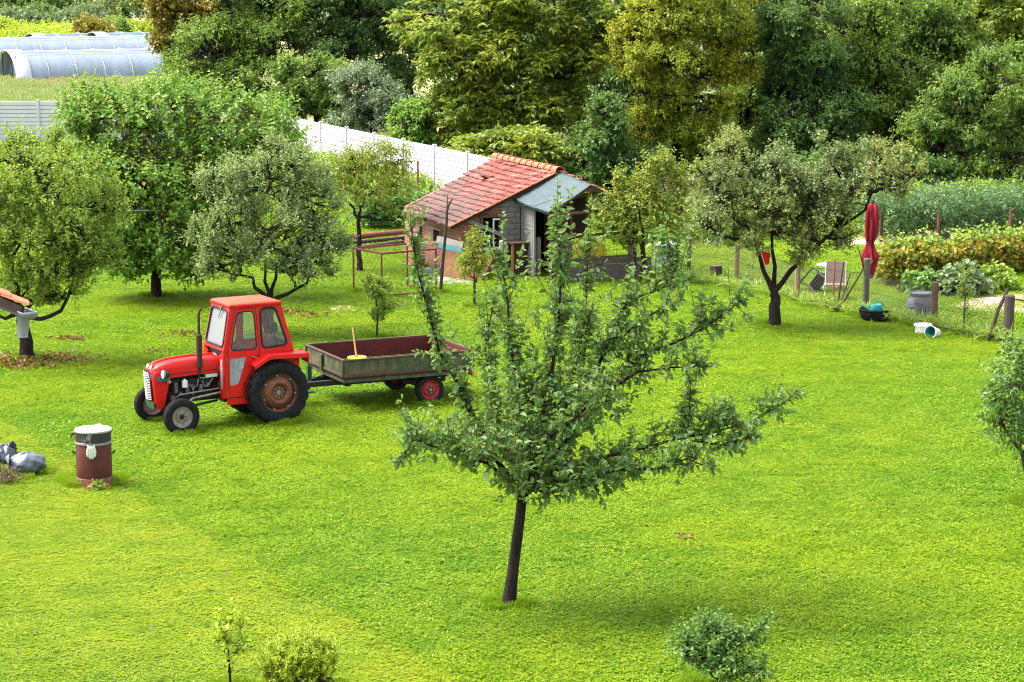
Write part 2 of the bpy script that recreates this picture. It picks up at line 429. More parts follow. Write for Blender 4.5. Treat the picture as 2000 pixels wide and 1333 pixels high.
LF_HAZEL = leaf_mat('leaf_hazel', [(0, (0.046, 0.115, 0.023)), (.5, (0.098, 0.201, 0.034)), (.85, (0.172, 0.276, 0.041)), (1, (0.276, 0.345, 0.057))], clump=(0.196, 0.287, 0.025), clump_scale=.4, trans=.38)
LF_GOLD = leaf_mat('leaf_gold', [(0, (0.126, 0.119, 0.017)), (.5, (0.238, 0.182, 0.020)), (.85, (0.350, 0.238, 0.028)), (1, (0.392, 0.140, 0.028))], trans=.3)
LF_LIME = leaf_mat('leaf_lime', [(0, (.20, .32, .012)), (.5, (.34, .46, .015)), (.9, (.50, .56, .03)), (1, (.58, .56, .08))], trans=.45)
LF_SHRUB = leaf_mat('leaf_shrub', [(0, (.04, .11, .02)), (.5, (.085, .20, .035)), (.85, (.16, .30, .07)), (1, (.25, .36, .10))], trans=.38)
LF_BEAN = leaf_mat('leaf_bean', [(0, (.10, .17, .015)), (.35, (.20, .24, .02)), (.7, (.36, .27, .03)), (.9, (.42, .24, .04)), (1, (.26, .12, .03))], trans=.35)
LF_TOMATO = leaf_mat('leaf_tomato', [(0, (0.033, 0.088, 0.033)), (.5, (0.077, 0.154, 0.055)), (.9, (0.143, 0.242, 0.099)), (1, (0.220, 0.308, 0.132))], trans=.25)
LF_GREY = leaf_mat('leaf_greygreen', [(0, (0.078, 0.130, 0.065)), (.5, (0.143, 0.208, 0.104)), (1, (0.260, 0.312, 0.156))], trans=.25)
# ------------------------------------------------------------------ ground
def sheet(name, pts, z, mat, sub=0):
    mb = MB(); mb.v = [(p[0], p[1], z) for p in pts]; mb.f = [tuple(range(len(pts)))]
    o = mb.build(name, mat, smooth=0); o["kind"] = "structure"; return o
def ground_mat():
    m, nt, bs = _mat('earth_and_weeds'); geo = nt.nodes.new("ShaderNodeNewGeometry")
    a = _ramp(nt, _noise(nt, .35, 6, .7, vec=geo.outputs["Position"]), [(.3, (.05, .085, .02)), (.55, (.10, .12, .03)), (.75, (.16, .14, .06))])
    nt.links.new(a, bs.inputs["Base Color"]); bs.inputs["Roughness"].default_value = .95; return m
E1 = np.array(g(250, 960)); E2 = np.array(g(850, 1300)); _d = (E2-E1)[:2]; _d /= np.linalg.norm(_d)
EDGE_N = np.array([_d[1], -_d[0]])      # points to the mown, yellower side
if EDGE_N @ (np.array(g(100, 1200))[:2]-E1[:2]) < 0: EDGE_N = -EDGE_N
EDGE_C = float(EDGE_N @ E1[:2])
def grass_mat(name, blades):
    m, nt, bs = _mat(name); geo = nt.nodes.new("ShaderNodeNewGeometry"); P = geo.outputs["Position"]
    if blades:
        base = _ramp(nt, geo.outputs["Random Per Island"], [(0, (.050, .125, .006)), (.35, (.105, .225, .008)), (.7, (.19, .325, .014)), (.93, (.33, .44, .045)), (1, (.50, .54, .16))])
    else:
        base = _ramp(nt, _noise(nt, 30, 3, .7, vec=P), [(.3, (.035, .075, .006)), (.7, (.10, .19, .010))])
    big = _ramp(nt, _noise(nt, .16, 4, .6, vec=P), [(.36, (0, 0, 0)), (.66, (1, 1, 1))])
    mid = _ramp(nt, _noise(nt, .9, 5, .7, vec=P), [(.45, (0, 0, 0)), (.62, (1, 1, 1))])
    f = _math(nt, 'MULTIPLY', big, .55); c = _mix(nt, f, base, (.30, .36, .009))
    f = _math(nt, 'MULTIPLY', mid, .5); c = _mix(nt, f, c, (.055, .165, .004))
    # dry yellow thatch where the near strip was mown short, with its crooked edge
    dt = nt.nodes.new("ShaderNodeVectorMath"); dt.operation = 'DOT_PRODUCT'; nt.links.new(P, dt.inputs[0]); dt.inputs[1].default_value = (EDGE_N[0], EDGE_N[1], 0)
    q = _math(nt, 'ADD', _math(nt, 'SUBTRACT', dt.outputs["Value"], EDGE_C), _math(nt, 'MULTIPLY', _math(nt, 'SUBTRACT', _noise(nt, 1.8, 5, .75, vec=P), .5), .8))
    e = _ramp(nt, q, [(0, (0, 0, 0)), (.10, (1, 1, 1))])
    near = _ramp(nt, _math(nt, 'MULTIPLY', q, .4), [(0, (.85, .85, .85)), (1, (.45, .45, .45))])
    dry = _ramp(nt, _noise(nt, 1.1, 5, .7, vec=P), [(.44, (0, 0, 0)), (.62, (1, 1, 1))])
    fe = _math(nt, 'MULTIPLY', _math(nt, 'MULTIPLY', e, near), _math(nt, 'ADD', _math(nt, 'MULTIPLY', dry, .50), .22))
    c = _mix(nt, fe, c, (.37, .385, .02))
    fine = _ramp(nt, _noise(nt, 4.5, 4, .75, vec=P), [(.50, (0, 0, 0)), (.66, (1, 1, 1))]); c = _mix(nt, _math(nt, 'MULTIPLY', fine, .38), c, (.30, .36, .03))     # paler worn spots
    if not blades: c = _mix(nt, .62, c, (.02, .035, .006))     # soil and thatch, darkened to stand for shade between the blades
    nt.links.new(c, bs.inputs["Base Color"]); bs.inputs["Roughness"].default_value = .55; bs.inputs["Specular IOR Level"].default_value = .06
    if blades:
        tr = nt.nodes.new("ShaderNodeBsdfTranslucent"); nt.links.new(_mix(nt, .4, c, (.26, .50, .003)), tr.inputs[0])
        mx = nt.nodes.new("ShaderNodeMixShader"); mx.inputs[0].default_value = .4
        nt.links.new(bs.outputs[0], mx.inputs[1]); nt.links.new(tr.outputs[0], mx.inputs[2])
        out = [n for n in nt.nodes if n.type == 'OUTPUT_MATERIAL'][0]; nt.links.new(mx.outputs[0], out.inputs[0])
    return m
FC = np.array([-14.4, 113.4]); FE = np.array([-.3, 81.3])      # corner and near end of the white fence
sheet('ground', [(-900, -60), (900, -60), (900, 1400), (-900, 1400)], -.012, ground_mat())
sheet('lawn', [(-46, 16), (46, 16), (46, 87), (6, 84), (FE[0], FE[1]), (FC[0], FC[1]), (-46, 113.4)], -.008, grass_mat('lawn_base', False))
sheet('meadow', [(-400, 113.6), (FC[0]+.2, 113.6), (-4, 135), (10, 320), (-400, 320)], -.008,
      surf('meadow_ground', (.17, .19, .05), (.26, .24, .09), .95, .5))

def grass_patch(seed, n, rad, h, wd, clover=0):
    rng = np.random.default_rng(seed)
    r = rad*np.sqrt(rng.random(n)); a = rng.uniform(0, 6.28, n); P = np.stack([r*np.cos(a), r*np.sin(a), np.full(n, -.01)], 1)
    az = rng.uniform(0, 6.28, n); ln = rng.uniform(.35, 1.3, n)
    d = np.stack([np.cos(az)*ln, np.sin(az)*ln, np.ones(n)], 1); d = _unit(d); H = rng.uniform(h[0], h[1], n)
    s = np.stack([-np.sin(az), np.cos(az), np.zeros(n)], 1)*wd*rng.uniform(.6, 1.3, n)[:, None]
    mid = P + d*(H*.55)[:, None]; tip = P + d*H[:, None] + np.stack([np.cos(az), np.sin(az), -np.ones(n)*.6], 1)*(H*.3)[:, None]
    V = np.stack([P-s*.5, mid-s*.6, tip, mid+s*.6], 1).reshape(-1, 3); Fq = np.arange(n)[:, None]*4 + np.array([0, 3, 2, 1])
    geo = [(V, Fq)]
    if clover:
        r = rad*np.sqrt(rng.random(clover)); a = rng.uniform(0, 6.28, clover)
        C = np.stack([r*np.cos(a), r*np.sin(a), rng.uniform(.02, h[1]*.7, clover)], 1)
        for k in range(3):
            an = rng.uniform(0, 6.28, clover); ax = np.stack([np.cos(an), np.sin(an), rng.uniform(-.2, .35, clover)], 1)
            L = rng.uniform(.016, .034, clover); geo.append(leaf_geo(rng, C, ax, L, L*.95, up=1.6, simple=True, fold=.1, curl=.1))
    return cat_geo(geo)
def scatter(name, pts, rot, scl, src_list, label, mat, cat):
    """points with turn and size; geometry nodes put one of the patches on each (nobody could count the blades)"""
    me = bpy.data.meshes.new(name); me.vertices.add(len(pts)); me.vertices.foreach_set("co", np.asarray(pts, np.float32).ravel())
    ra = me.attributes.new("turn", 'FLOAT_VECTOR', 'POINT'); R = np.zeros((len(pts), 3), np.float32); R[:, 2] = rot; ra.data.foreach_set("vector", R.ravel())
    sa = me.attributes.new("size", 'FLOAT_VECTOR', 'POINT'); sa.data.foreach_set("vector", np.asarray(scl, np.float32).ravel())
    ia = me.attributes.new("pick", 'INT', 'POINT'); ia.data.foreach_set("value", np.random.default_rng(3).integers(0, len(src_list), len(pts)).astype(np.int32))
    o = bpy.data.objects.new(name, me); COL.objects.link(o); me.materials.append(mat)
    ng = bpy.data.node_groups.new(name, 'GeometryNodeTree')
    ng.interface.new_socket("Geometry", in_out='INPUT', socket_type='NodeSocketGeometry'); ng.interface.new_socket("Geometry", in_out='OUTPUT', socket_type='NodeSocketGeometry')
    gi = ng.nodes.new("NodeGroupInput"); go = ng.nodes.new("NodeGroupOutput")
    def attr(nm, ty):
        a = ng.nodes.new("GeometryNodeInputNamedAttribute"); a.data_type = ty; a.inputs[0].default_value = nm
        return [s for s in a.outputs if s.enabled][0]
    ip = ng.nodes.new("GeometryNodeInstanceOnPoints"); jo = ng.nodes.new("GeometryNodeJoinGeometry")
    ng.links.new(gi.outputs[0], ip.inputs["Points"])
    for so in src_list:
        oi = ng.nodes.new("GeometryNodeObjectInfo"); oi.inputs["Object"].default_value = so; oi.inputs["As Instance"].default_value = False
        gg = ng.nodes.new("GeometryNodeGeometryToInstance"); ng.links.new(oi.outputs["Geometry"], gg.inputs[0]); ng.links.new(gg.outputs[0], jo.inputs[0])
    ng.links.new(jo.outputs[0], ip.inputs["Instance"]); ip.inputs["Pick Instance"].default_value = True
    ng.links.new(attr("pick", 'INT'), ip.inputs["Instance Index"])
    ng.links.new(attr("turn", 'FLOAT_VECTOR'), ip.inputs["Rotation"]); ng.links.new(attr("size", 'FLOAT_VECTOR'), ip.inputs["Scale"])
    ng.links.new(ip.outputs[0], go.inputs[0])
    md = o.modifiers.new("scatter", 'NODES'); md.node_group = ng
    tag(o, label, cat, kind='stuff'); return o
def patch_source(name, geo, mat):
    o = raw_mesh(name, *geo, mat); COL.objects.unlink(o); return o
GRASS = grass_mat('lawn_blades', True)
SRC = [patch_source('grass_patch', grass_patch(10+k, 620, .5, (.022, .058), .0095, 210), GRASS) for k in range(4)]
TUFTS = []      # longer grass the mower leaves around trunks, posts and wheels
for _px, _py, _r, _n in ((993, 1180, .22, 16), (55, 700, .3, 18), (306, 578, .3, 16), (926, 599, .12, 8), (1257, 550, .2, 10), (1511, 638, .35, 22), (735, 660, .15, 8), (181, 940, .42, 22), (549, 826, .28, 12), (356, 848, .2, 10), (290, 820, .2, 8), (841, 788, .22, 10), (1804, 655, .3, 10), (1712, 622, .5, 20), (46, 925, .4, 14), (452, 1345, .2, 10), (582, 1350, .4, 14), (1405, 1350, .4, 14), (862, 574, .12, 6), (691, 571, .1, 5), (746, 583, .1, 5), (852, 573, .1, 5), (2010, 985, .2, 8)):
    _q = g(_px, _py); TUFTS.append((_q[0], _q[1], _r, _n))
def inside(X, Y, poly):
    c = np.zeros(len(X), bool); n = len(poly)
    for i in range(n):
        (x1, y1), (x2, y2) = poly[i][:2], poly[(i+1) % n][:2]
        c ^= ((y1 > Y) != (y2 > Y)) & (X < (x2-x1)*(Y-y1)/(y2-y1+1e-12) + x1)
    return c
BED = [(1862, 598), (1900, 582), (1960, 574), (2060, 570), (2060, 612), (1960, 612), (1900, 608)]
PATHB = [(1600, 470), (1760, 452), (2060, 440), (2060, 470), (1800, 478), (1640, 482)]
BARE = [(640, 602), (660, 597), (690, 598), (702, 604), (690, 612), (655, 613)]
GRAVEL = [(838, 540), (860, 530), (910, 545), (935, 556), (900, 560), (860, 556)]
def build_lawn():
    rng = np.random.default_rng(5); pts = []; sc = []
    for y0, y1, dens, s in ((27, 42, 6.5, 1.0), (42, 56, 5.0, 1.1), (56, 72, 3.6, 1.35), (72, 113, 1.5, 2.1)):
        st = dens**-.5; hw = y1*.235+1; gx, gy = np.meshgrid(np.arange(-hw, hw, st), np.arange(y0, y1, st)); X = gx.ravel() + rng.uniform(-.5, .5, gx.size)*st; Y = gy.ravel() + rng.uniform(-.5, .5, gx.size)*st
        k = np.abs(X) < Y*.235+1; X = X[k]; Y = Y[k]
        # keep to this side of the white fence and the forest
        side = (FE[0]-FC[0])*(Y-FC[1]) - (FE[1]-FC[1])*(X-FC[0])
        k = ~((side > -3) & (X > FC[0])) | (Y < 81); k &= (Y < 113) & ~((X > -1) & (Y > 84)); X = X[k]; Y = Y[k]
        k = np.ones(len(X), bool)
        for po in (BED, PATHB, BARE, GRAVEL): k &= ~inside(X, Y, [tuple(g(*q)) for q in po]) | (rng.random(len(X)) < .12)
        X = X[k]; Y = Y[k]; n = len(X); z = rng.uniform(.85, 1.15, n)
        q = EDGE_N[0]*X + EDGE_N[1]*Y - EDGE_C; z = np.where(q > 0, z*.55, z*1.05)
        tuft = rng.random(n) < .03; z = np.where(tuft, z*1.7, z)
        pts.append(np.stack([X, Y, np.full(n, -.006)], 1)); sc.append(np.stack([np.full(n, s), np.full(n, s), z*s**.3], 1))
    for cx, cy, rr, nn in TUFTS:
        a = rng.uniform(0, 6.28, nn); r = rr*rng.uniform(.85, 1.35, nn); pts.append(np.stack([cx + r*np.cos(a), cy + r*np.sin(a), np.full(nn, -.006)], 1)); k = rng.uniform(.25, .4, nn); sc.append(np.stack([k, k, rng.uniform(1.6, 3.0, nn)], 1))
    pts = np.concatenate(pts); sc = np.concatenate(sc)
    scatter('lawn_grass', pts, rng.uniform(0, 6.28, len(pts)), sc, SRC, 'short bright green grass and clover of the orchard lawn', GRASS, 'grass')
build_lawn()
# ------------------------------------------------------------------ the plum in the middle of the lawn, limb by limb
def plum():
    rng = np.random.default_rng(21)
    Z = lambda X, Yp: (700 + X/1.6256, 400 + Yp/1.6256)
    base = g(993, 1183); Y = base[1]; base[2] = 0
    root = thing('plum_tree', 'open branched dark green plum tree alone on the lawn in front of the trailer', 'tree', tuple(base))
    mb = MB()
    def P(X, Yp, dy): return at(*Z(X, Yp), Y + dy) - base
    tr = [P(475, 1278, 0), P(477, 1268, 0), P(479, 1252, 0), P(484, 1215, 0), P(492, 1150, .02), P(504, 1060, .03), P(512, 1000, .0), P(518, 945, 0)]; tr[0][2] = -.06
    mb.tube([tuple(p) for p in tr], [.19, .135, .105, .09, .08, .076, .072, .07], 12)
    L = [ # limb points (zoomed photo px), depth offset at the tip, start/end radius, shoots, shoot length
        ([(518, 945), (470, 860), (430, 790), (385, 715), (350, 640), (300, 560), (262, 470), (225, 350), (190, 220), (165, 70)], -.5, .05, .008, 30, (.25, .55)),
        ([(430, 800), (330, 772), (245, 748), (165, 765), (135, 800)], -.9, .035, .007, 16, (.2, .5)),
        ([(470, 870), (410, 820), (300, 790), (200, 760), (165, 735)], -1.4, .03, .006, 14, (.2, .55)),
        ([(518, 945), (535, 820), (520, 690), (500, 560), (480, 430), (470, 300), (455, 190)], .4, .05, .008, 30, (.35, .9)),
        ([(520, 930), (565, 800), (590, 660), (620, 500), (640, 350), (640, 210), (632, 60)], -.3, .052, .007, 34, (.35, .9)),
        ([(525, 925), (600, 830), (690, 705), (790, 590), (900, 480), (1000, 450), (1110, 385), (1210, 310)], .6, .055, .007, 40, (.3, .7)),
        ([(690, 705), (740, 580), (790, 430), (860, 300), (960, 262), (1035, 240)], 1.0, .038, .007, 26, (.3, .8)),
        ([(790, 590), (890, 545), (1000, 520), (1085, 515)], -.2, .03, .006, 16, (.2, .45)),
        ([(530, 915), (640, 870), (740, 858), (840, 842), (950, 832), (1050, 812), (1095, 830)], -1.2, .038, .007, 30, (.2, .5)),
        ([(600, 850), (740, 805), (880, 775), (1000, 738), (1130, 715), (1250, 692), (1365, 618)], -.6, .036, .005, 30, (.2, .5)),
        ([(1000, 738), (1100, 760), (1180, 765), (1235, 745)], -.9, .02, .005, 12, (.15, .35)),
        ([(520, 930), (560, 850), (610, 760), (650, 640), (690, 520), (720, 380), (735, 250), (728, 130)], 1.3, .045, .007, 34, (.35, .9)),
        ([(515, 940), (500, 840), (455, 720), (420, 600), (410, 470), (425, 330)], 1.2, .04, .007, 26, (.35, .8)),
        ([(518, 930), (545, 840), (600, 740), (660, 690), (740, 640), (800, 620)], -1.5, .04, .008, 26, (.3, .7)),
        ([(790, 430), (850, 400), (900, 380), (985, 330), (1000, 210), (985, 130)], .5, .02, .005, 20, (.25, .6)),
        ([(640, 870), (700, 890), (800, 870), (860, 860)], .6, .025, .006, 16, (.15, .35)),
        ([(470, 870), (500, 900), (600, 910), (700, 890)], -.5, .02, .006, 14, (.15, .3)),
        ([(1000, 738), (1030, 700), (1050, 640), (1055, 575)], -.5, .012, .003, 8, (.15, .3)),
        ([(1130, 715), (1150, 680), (1175, 650)], -.6, .012, .003, 6, (.12, .25)),
    ]
    B = []; D = []; LEN = []
    for pts, dy, r0, r1, ns, sl_ in L:
        m = len(pts); Q = np.array([P(a, b, dy*(i/(m-1))) for i, (a, b) in enumerate(pts)])
        Q = wobble(rng, Q, .025); fine = []
        for i in range(m-1):
            for t in (0, .5): fine.append(Q[i]*(1-t) + Q[i+1]*t)
        fine.append(Q[-1]); fine = np.array(fine); limb_tube(mb, fine, r0, r1, 7)
        seg = np.diff(fine, axis=0); cl = np.concatenate([[0], np.cumsum(np.linalg.norm(seg, axis=1))]); tot = cl[-1]
        def on(t):
            s_ = t*tot; i = np.clip(np.searchsorted(cl, s_)-1, 0, len(seg)-1); f = (s_-cl[i])/np.maximum(cl[i+1]-cl[i], 1e-6)
            return fine[i] + seg[i]*f[:, None], _unit(seg[i])
        # long upright water shoots
        t = rng.uniform(.18, 1, ns); p, d = on(t); B.append(p); D.append(d*.45 + np.array([0, 0, .9]) + rng.normal(size=(ns, 3))*.42); LEN.append(rng.uniform(sl_[0], sl_[1], ns)*1.25)
        # short spurs all round, the lowest hanging
        n2 = int(tot*17); t = rng.uniform(.2 if r0 > .03 else .03, 1, n2); p, d = on(t)
        B.append(p); D.append(rng.normal(size=(n2, 3)) + d*.4 + np.array([0, 0, .1])); LEN.append(rng.uniform(.08, .38, n2))
        p, d = on(np.array([.97, .99, 1.])); B.append(p); D.append(d + rng.normal(size=(3, 3))*.15); LEN.append(np.array([.3, .25, .2]))
    # thick filling in the heart of the crown
    for cx, cy, rx, rz, dy, n in [(a_, b_, c_, d_, e_, int(f_*.55)) for a_, b_, c_, d_, e_, f_ in ((560, 800, .75, .5, -.3, 210), (430, 780, .6, .35, -.4, 120), (640, 640, .8, .7, 0, 170), (690, 840, .8, .28, -.4, 130), (760, 590, .5, .5, .1, 100), (350, 740, .5, .25, -.8, 70), (520, 620, .6, .8, .2, 120), (640, 420, .6, .6, .3, 80), (860, 420, .5, .45, .6, 70), (540, 880, .5, .22, -.2, 90))]:
        c = P(cx, cy, dy); v = rng.normal(size=(n, 3)); v = _unit(v)*rng.random((n, 1))**.5; B.append(c + v*np.array([rx, .9, rz])); D.append(rng.normal(size=(n, 3))*.8 + np.array([0, 0, .45])); LEN.append(rng.uniform(.12, .32, n))
    mb.build('trunk', BARK, root)
    B = np.concatenate(B); D = np.concatenate(D); LEN = np.concatenate(LEN)
    geos = []; tws = []
    for lo, hi, nl in ((0, .16, 6), (.16, .32, 9), (.32, .6, 15), (.6, 9, 23)):
        k = (LEN >= lo) & (LEN < hi)
        if not k.any(): continue
        tw, lv = shoots_geo(rng, B[k], D[k], LEN[k], nl, .112, .066, droop=.22, curve_up=.3, twr=.0065, lvar=.5, spread=.9, drop=.36)
        geos.append(lv); tws.append(tw)
    raw_mesh('twig', *cat_geo(tws), TWIG_RED, root)
    raw_mesh('crown', *cat_geo(geos), LF_PLUM, root)
plum()

# ------------------------------------------------------------------ other orchard trees
crown_tree('apple_tree', 'bushy apple tree at the left edge beside the grey gutter, dead leaves round its trunk', 'tree', None,
    [(55, 702, 0), (48, 650, 0), (42, 612, 0)], .17,
    [(40, 400, 70, 75, 0, 1.1, 1), (120, 370, 85, 80, -.3, 1.0, 1.2), (165, 440, 75, 75, -.3, .9, 1), (60, 500, 90, 60, -.6, 1.0, 1.1), (140, 520, 70, 55, -.4, .8, .8),
     (-25, 450, 80, 110, 0, 1.1, 1), (60, 320, 55, 55, .2, .7, .6), (205, 385, 38, 48, 0, .5, .4), (15, 300, 35, 40, .2, .5, .35), (30, 570, 60, 35, -.3, .7, .5), (110, 300, 30, 35, 0, .5, .3), (120, 570, 55, 28, -.3, .6, .4), (190, 500, 50, 45, -.2, .7, .6)],
    BARK, LF_APPLE, 31, clumps=16, clump_r=.33, shoots=2100, slen=(.2, .55), nleaf=12, leafL=.115, leafW=.05, out=.55, upw=.8, rnd=.4, shell=.5, droop=-.05, curve_up=.4, limb_r=.065,
    limbpts=[[(42, 612, 0), (80, 625, -.1), (118, 608, -.1), (142, 565, -.1), (152, 500, 0)], [(42, 612, 0), (70, 585, 0), (95, 540, 0)], [(42, 612, 0), (30, 560, 0), (25, 500, 0)], [(42, 612, 0), (10, 622, -.1), (-30, 600, 0)]])
def red_tips(root_p, Y, rng):
    b = []; d = []
    for px, py in [(192, 135), (262, 150), (285, 140), (335, 160), (400, 165), (505, 165), (540, 190), (155, 180), (215, 165), (450, 175), (365, 150), (235, 160)]:
        b.append(at(px, py+40, Y+rng.uniform(-.6, .6)) - root_p); d.append([rng.normal(0, .1), 0, 1])
    return np.array(b), np.array(d)
crown_tree('apricot_tree', 'large round apricot tree with reddish shoot tips in front of the white fence', 'tree', None,
    [(306, 580, 0), (304, 540, 0), (312, 480, 0)], .155,
    [(215, 255, 85, 75, 0, 1.5, 1), (330, 225, 105, 60, .4, 1.6, 1.1), (440, 255, 100, 65, .3, 1.5, 1.1), (525, 265, 62, 55, .2, 1.1, .6), (300, 330, 115, 80, -.6, 1.6, 1.2), (235, 400, 85, 80, -.5, 1.4, 1),
     (330, 440, 90, 75, -.6, 1.5, 1), (410, 350, 95, 80, -.2, 1.5, 1.1), (175, 220, 42, 52, .2, .9, .4), (280, 485, 70, 45, -.2, 1.2, .6), (385, 495, 60, 35, .1, 1.1, .5), (500, 320, 70, 55, .2, 1.1, .6), (245, 500, 62, 42, -.4, 1.2, .7), (365, 510, 75, 36, -.3, 1.3, .7), (200, 330, 60, 55, .1, 1.1, .6)],
    BARK, LF_APRICOT, 33, clumps=24, clump_r=.36, drop=.05, shoots=3900, slen=(.3, .7), nleaf=10, leafL=.125, leafW=.105, out=.6, upw=.75, rnd=.4, shell=.6, droop=.35, curve_up=.4, twigcol=TWIG_RED, limb_r=.07, extra=red_tips)
crown_tree('apple_tree', 'silvery green apple tree on several low limbs right behind the tractor cab', 'tree', 56.3,
    [(527, 652, 0), (525, 605, 0), (528, 588, 0)], .15,
    [(450, 425, 65, 65, 0, 1.0, 1), (520, 355, 80, 62, .3, 1.1, 1.1), (605, 400, 72, 75, .2, 1.0, 1.1), (560, 465, 90, 55, -.4, 1.1, 1.1), (475, 490, 65, 45, -.3, .9, .7), (640, 465, 42, 55, 0, .8, .6),
     (405, 470, 40, 45, 0, .6, .45), (440, 520, 45, 30, -.2, .7, .5), (560, 525, 60, 25, -.4, .8, .4), (525, 310, 45, 32, .2, .6, .4), (430, 355, 35, 36, .1, .6, .35), (615, 525, 45, 28, -.3, .6, .3), (580, 330, 42, 40, .1, .6, .4)],
    BARK, LF_SILVER, 35, clumps=16, clump_r=.33, shoots=2300, slen=(.18, .45), nleaf=11, leafL=.10, leafW=.042, out=.6, upw=.75, rnd=.4, shell=.5, droop=-.1, curve_up=.35, limb_r=.06, fork=1,
    limbpts=[[(528, 588, 0), (500, 565, -.1), (492, 545, -.1), (466, 538, -.2)], [(528, 588, 0), (520, 550, 0), (518, 515, 0)], [(528, 588, 0), (538, 545, .2), (545, 500, .2)], [(528, 588, 0), (560, 575, -.1), (600, 552, -.1), (606, 520, 0)]])
crown_tree('peach_tree', 'thin peach tree with drooping yellow green leaves between the white fence and the shed roof', 'tree', None,
    [(703, 530, 0), (701, 470, 0), (700, 425, 0)], .085,
    [(690, 325, 52, 38, 0, .8, 1), (742, 305, 48, 34, .2, .7, .9), (782, 310, 22, 30, .2, .4, .3), (715, 365, 50, 26, -.2, .7, .8), (650, 345, 30, 38, 0, .5, .5), (775, 355, 34, 22, .1, .5, .4), (790, 420, 30, 16, 0, .4, .15)],
    BARK, LF_PEACH, 37, shoots=480, slen=(.2, .5), nleaf=9, leafL=.15, leafW=.042, out=.8, upw=.2, rnd=.5, shell=.35, droop=.75, curve_up=.1, limb_r=.04)
crown_tree('peach_sapling', 'young peach sapling with a bare stem and yellow green tuft before the leaning board', 'tree', None,
    [(926, 600, 0), (927, 570, 0), (927, 545, 0)], .045,
    [(925, 512, 25, 28, 0, .35, 1), (928, 470, 14, 22, 0, .22, .45), (908, 520, 16, 18, -.1, .2, .35), (943, 505, 14, 22, .1, .2, .35)],
    BARK2, LF_PEACH, 38, shoots=115, slen=(.14, .34), nleaf=9, leafL=.16, leafW=.042, out=.7, upw=.4, shell=.2, droop=.6, limb_r=.02)
crown_tree('pear_tree', 'yellowing pear tree with upright tips to the right of the shed awning', 'tree', None,
    [(1257, 552, 0), (1256, 500, 0), (1255, 455, 0)], .09,
    [(1205, 435, 42, 36, 0, .7, .8), (1267, 355, 22, 52, .1, .5, .7), (1297, 325, 20, 32, .1, .4, .45), (1248, 400, 55, 42, 0, .8, 1), (1312, 420, 40, 50, .1, .7, .9), (1209, 355, 9, 28, 0, .2, .25), (1180, 400, 26, 24, 0, .4, .3), (1330, 360, 30, 40, .2, .5, .5), (1230, 470, 30, 20, 0, .4, .3)],
    BARK, LF_PEAR, 39, shoots=760, slen=(.14, .45), nleaf=8, leafL=.12, leafW=.068, out=.6, upw=.7, shell=.3, droop=.45, limb_r=.035)
crown_tree('plum_tree', 'wide old plum tree on a low dark fork, in front of the red parasol', 'tree', None,
    [(1511, 640, 0), (1514, 600, 0), (1511, 572, 0)], .17,
    [(1420, 400, 70, 52, 0, 1.2, 1), (1480, 340, 72, 62, .3, 1.3, 1.1), (1425, 298, 40, 38, .2, .7, .5), (1400, 350, 48, 48, .1, .9, .7), (1560, 400, 85, 62, -.3, 1.4, 1.2), (1640, 335, 62, 50, .3, 1.1, .9),
     (1700, 358, 85, 44, .1, 1.3, 1.1), (1740, 312, 52, 38, .3, .9, .6), (1625, 428, 48, 38, -.2, 1.1, .8), (1590, 465, 55, 32, -.3, 1.0, .6), (1765, 355, 38, 30, .2, .7, .4), (1385, 432, 34, 30, 0, .6, .35), (1618, 282, 18, 28, .2, .4, .2), (1645, 462, 30, 22, 0, .6, .25), (1498, 410, 62, 45, 0, 1.2, 1), (1550, 350, 50, 45, .3, 1.1, .8), (1600, 375, 45, 45, .2, 1.1, .7), (1530, 450, 45, 28, -.2, .9, .5), (1420, 455, 55, 28, -.2, .9, .5), (1575, 490, 45, 25, -.3, .8, .4), (1470, 470, 35, 22, -.3, .7, .3)],
    BARK, LF_PLUM2, 41, shoots=3300, slen=(.14, .42), nleaf=9, leafL=.088, leafW=.056, out=.6, upw=.6, rnd=.5, shell=.45, droop=.15, limb_r=.075, fork=1, clumps=14, clump_r=.33,
    limbpts=[[(1511, 572, 0), (1492, 530, -.1), (1478, 480, -.2), (1462, 445, -.2)], [(1511, 572, 0), (1512, 520, .1), (1508, 455, .2)], [(1511, 572, 0), (1545, 530, -.2), (1590, 485, -.2), (1640, 445, -.1), (1690, 410, 0)]])
crown_tree('cherry_tree', 'young cherry tree with glossy leaves cut off by the right edge of the picture', 'tree', None,
    [(2012, 985, 0), (2006, 930, 0), (1996, 885, 0)], .05,
    [(1972, 760, 38, 48, -.2, .55, 1), (2010, 715, 50, 52, .1, .6, 1), (1962, 820, 34, 40, -.1, .5, .8), (2015, 850, 50, 45, .1, .6, .9), (2070, 780, 55, 75, .2, .7, 1), (1992, 688, 24, 22, 0, .35, .4), (1935, 770, 18, 25, 0, .25, .25)],
    BARK2, LF_SHRUB, 43, shoots=420, slen=(.15, .4), nleaf=9, leafL=.11, leafW=.055, out=.7, upw=.5, shell=.3, droop=.5, limb_r=.03, twigcol=TWIG_RED)
crown_tree('apple_sapling', 'slim leafy apple sapling growing directly behind the trailer', 'tree', None,
    [(735, 662, 0), (737, 625, 0), (735, 590, 0)], .026,
    [(735, 575, 20, 26, 0, .25, 1), (738, 618, 16, 16, 0, .2, .5), (722, 560, 9, 18, 0, .12, .35), (752, 562, 9, 20, 0, .12, .35), (757, 600, 12, 12, 0, .15, .3)],
    BARK, LF_APPLE, 45, shoots=190, slen=(.12, .28), nleaf=10, leafL=.09, leafW=.042, out=.4, upw=.9, shell=.2, droop=0, limb_r=.014)
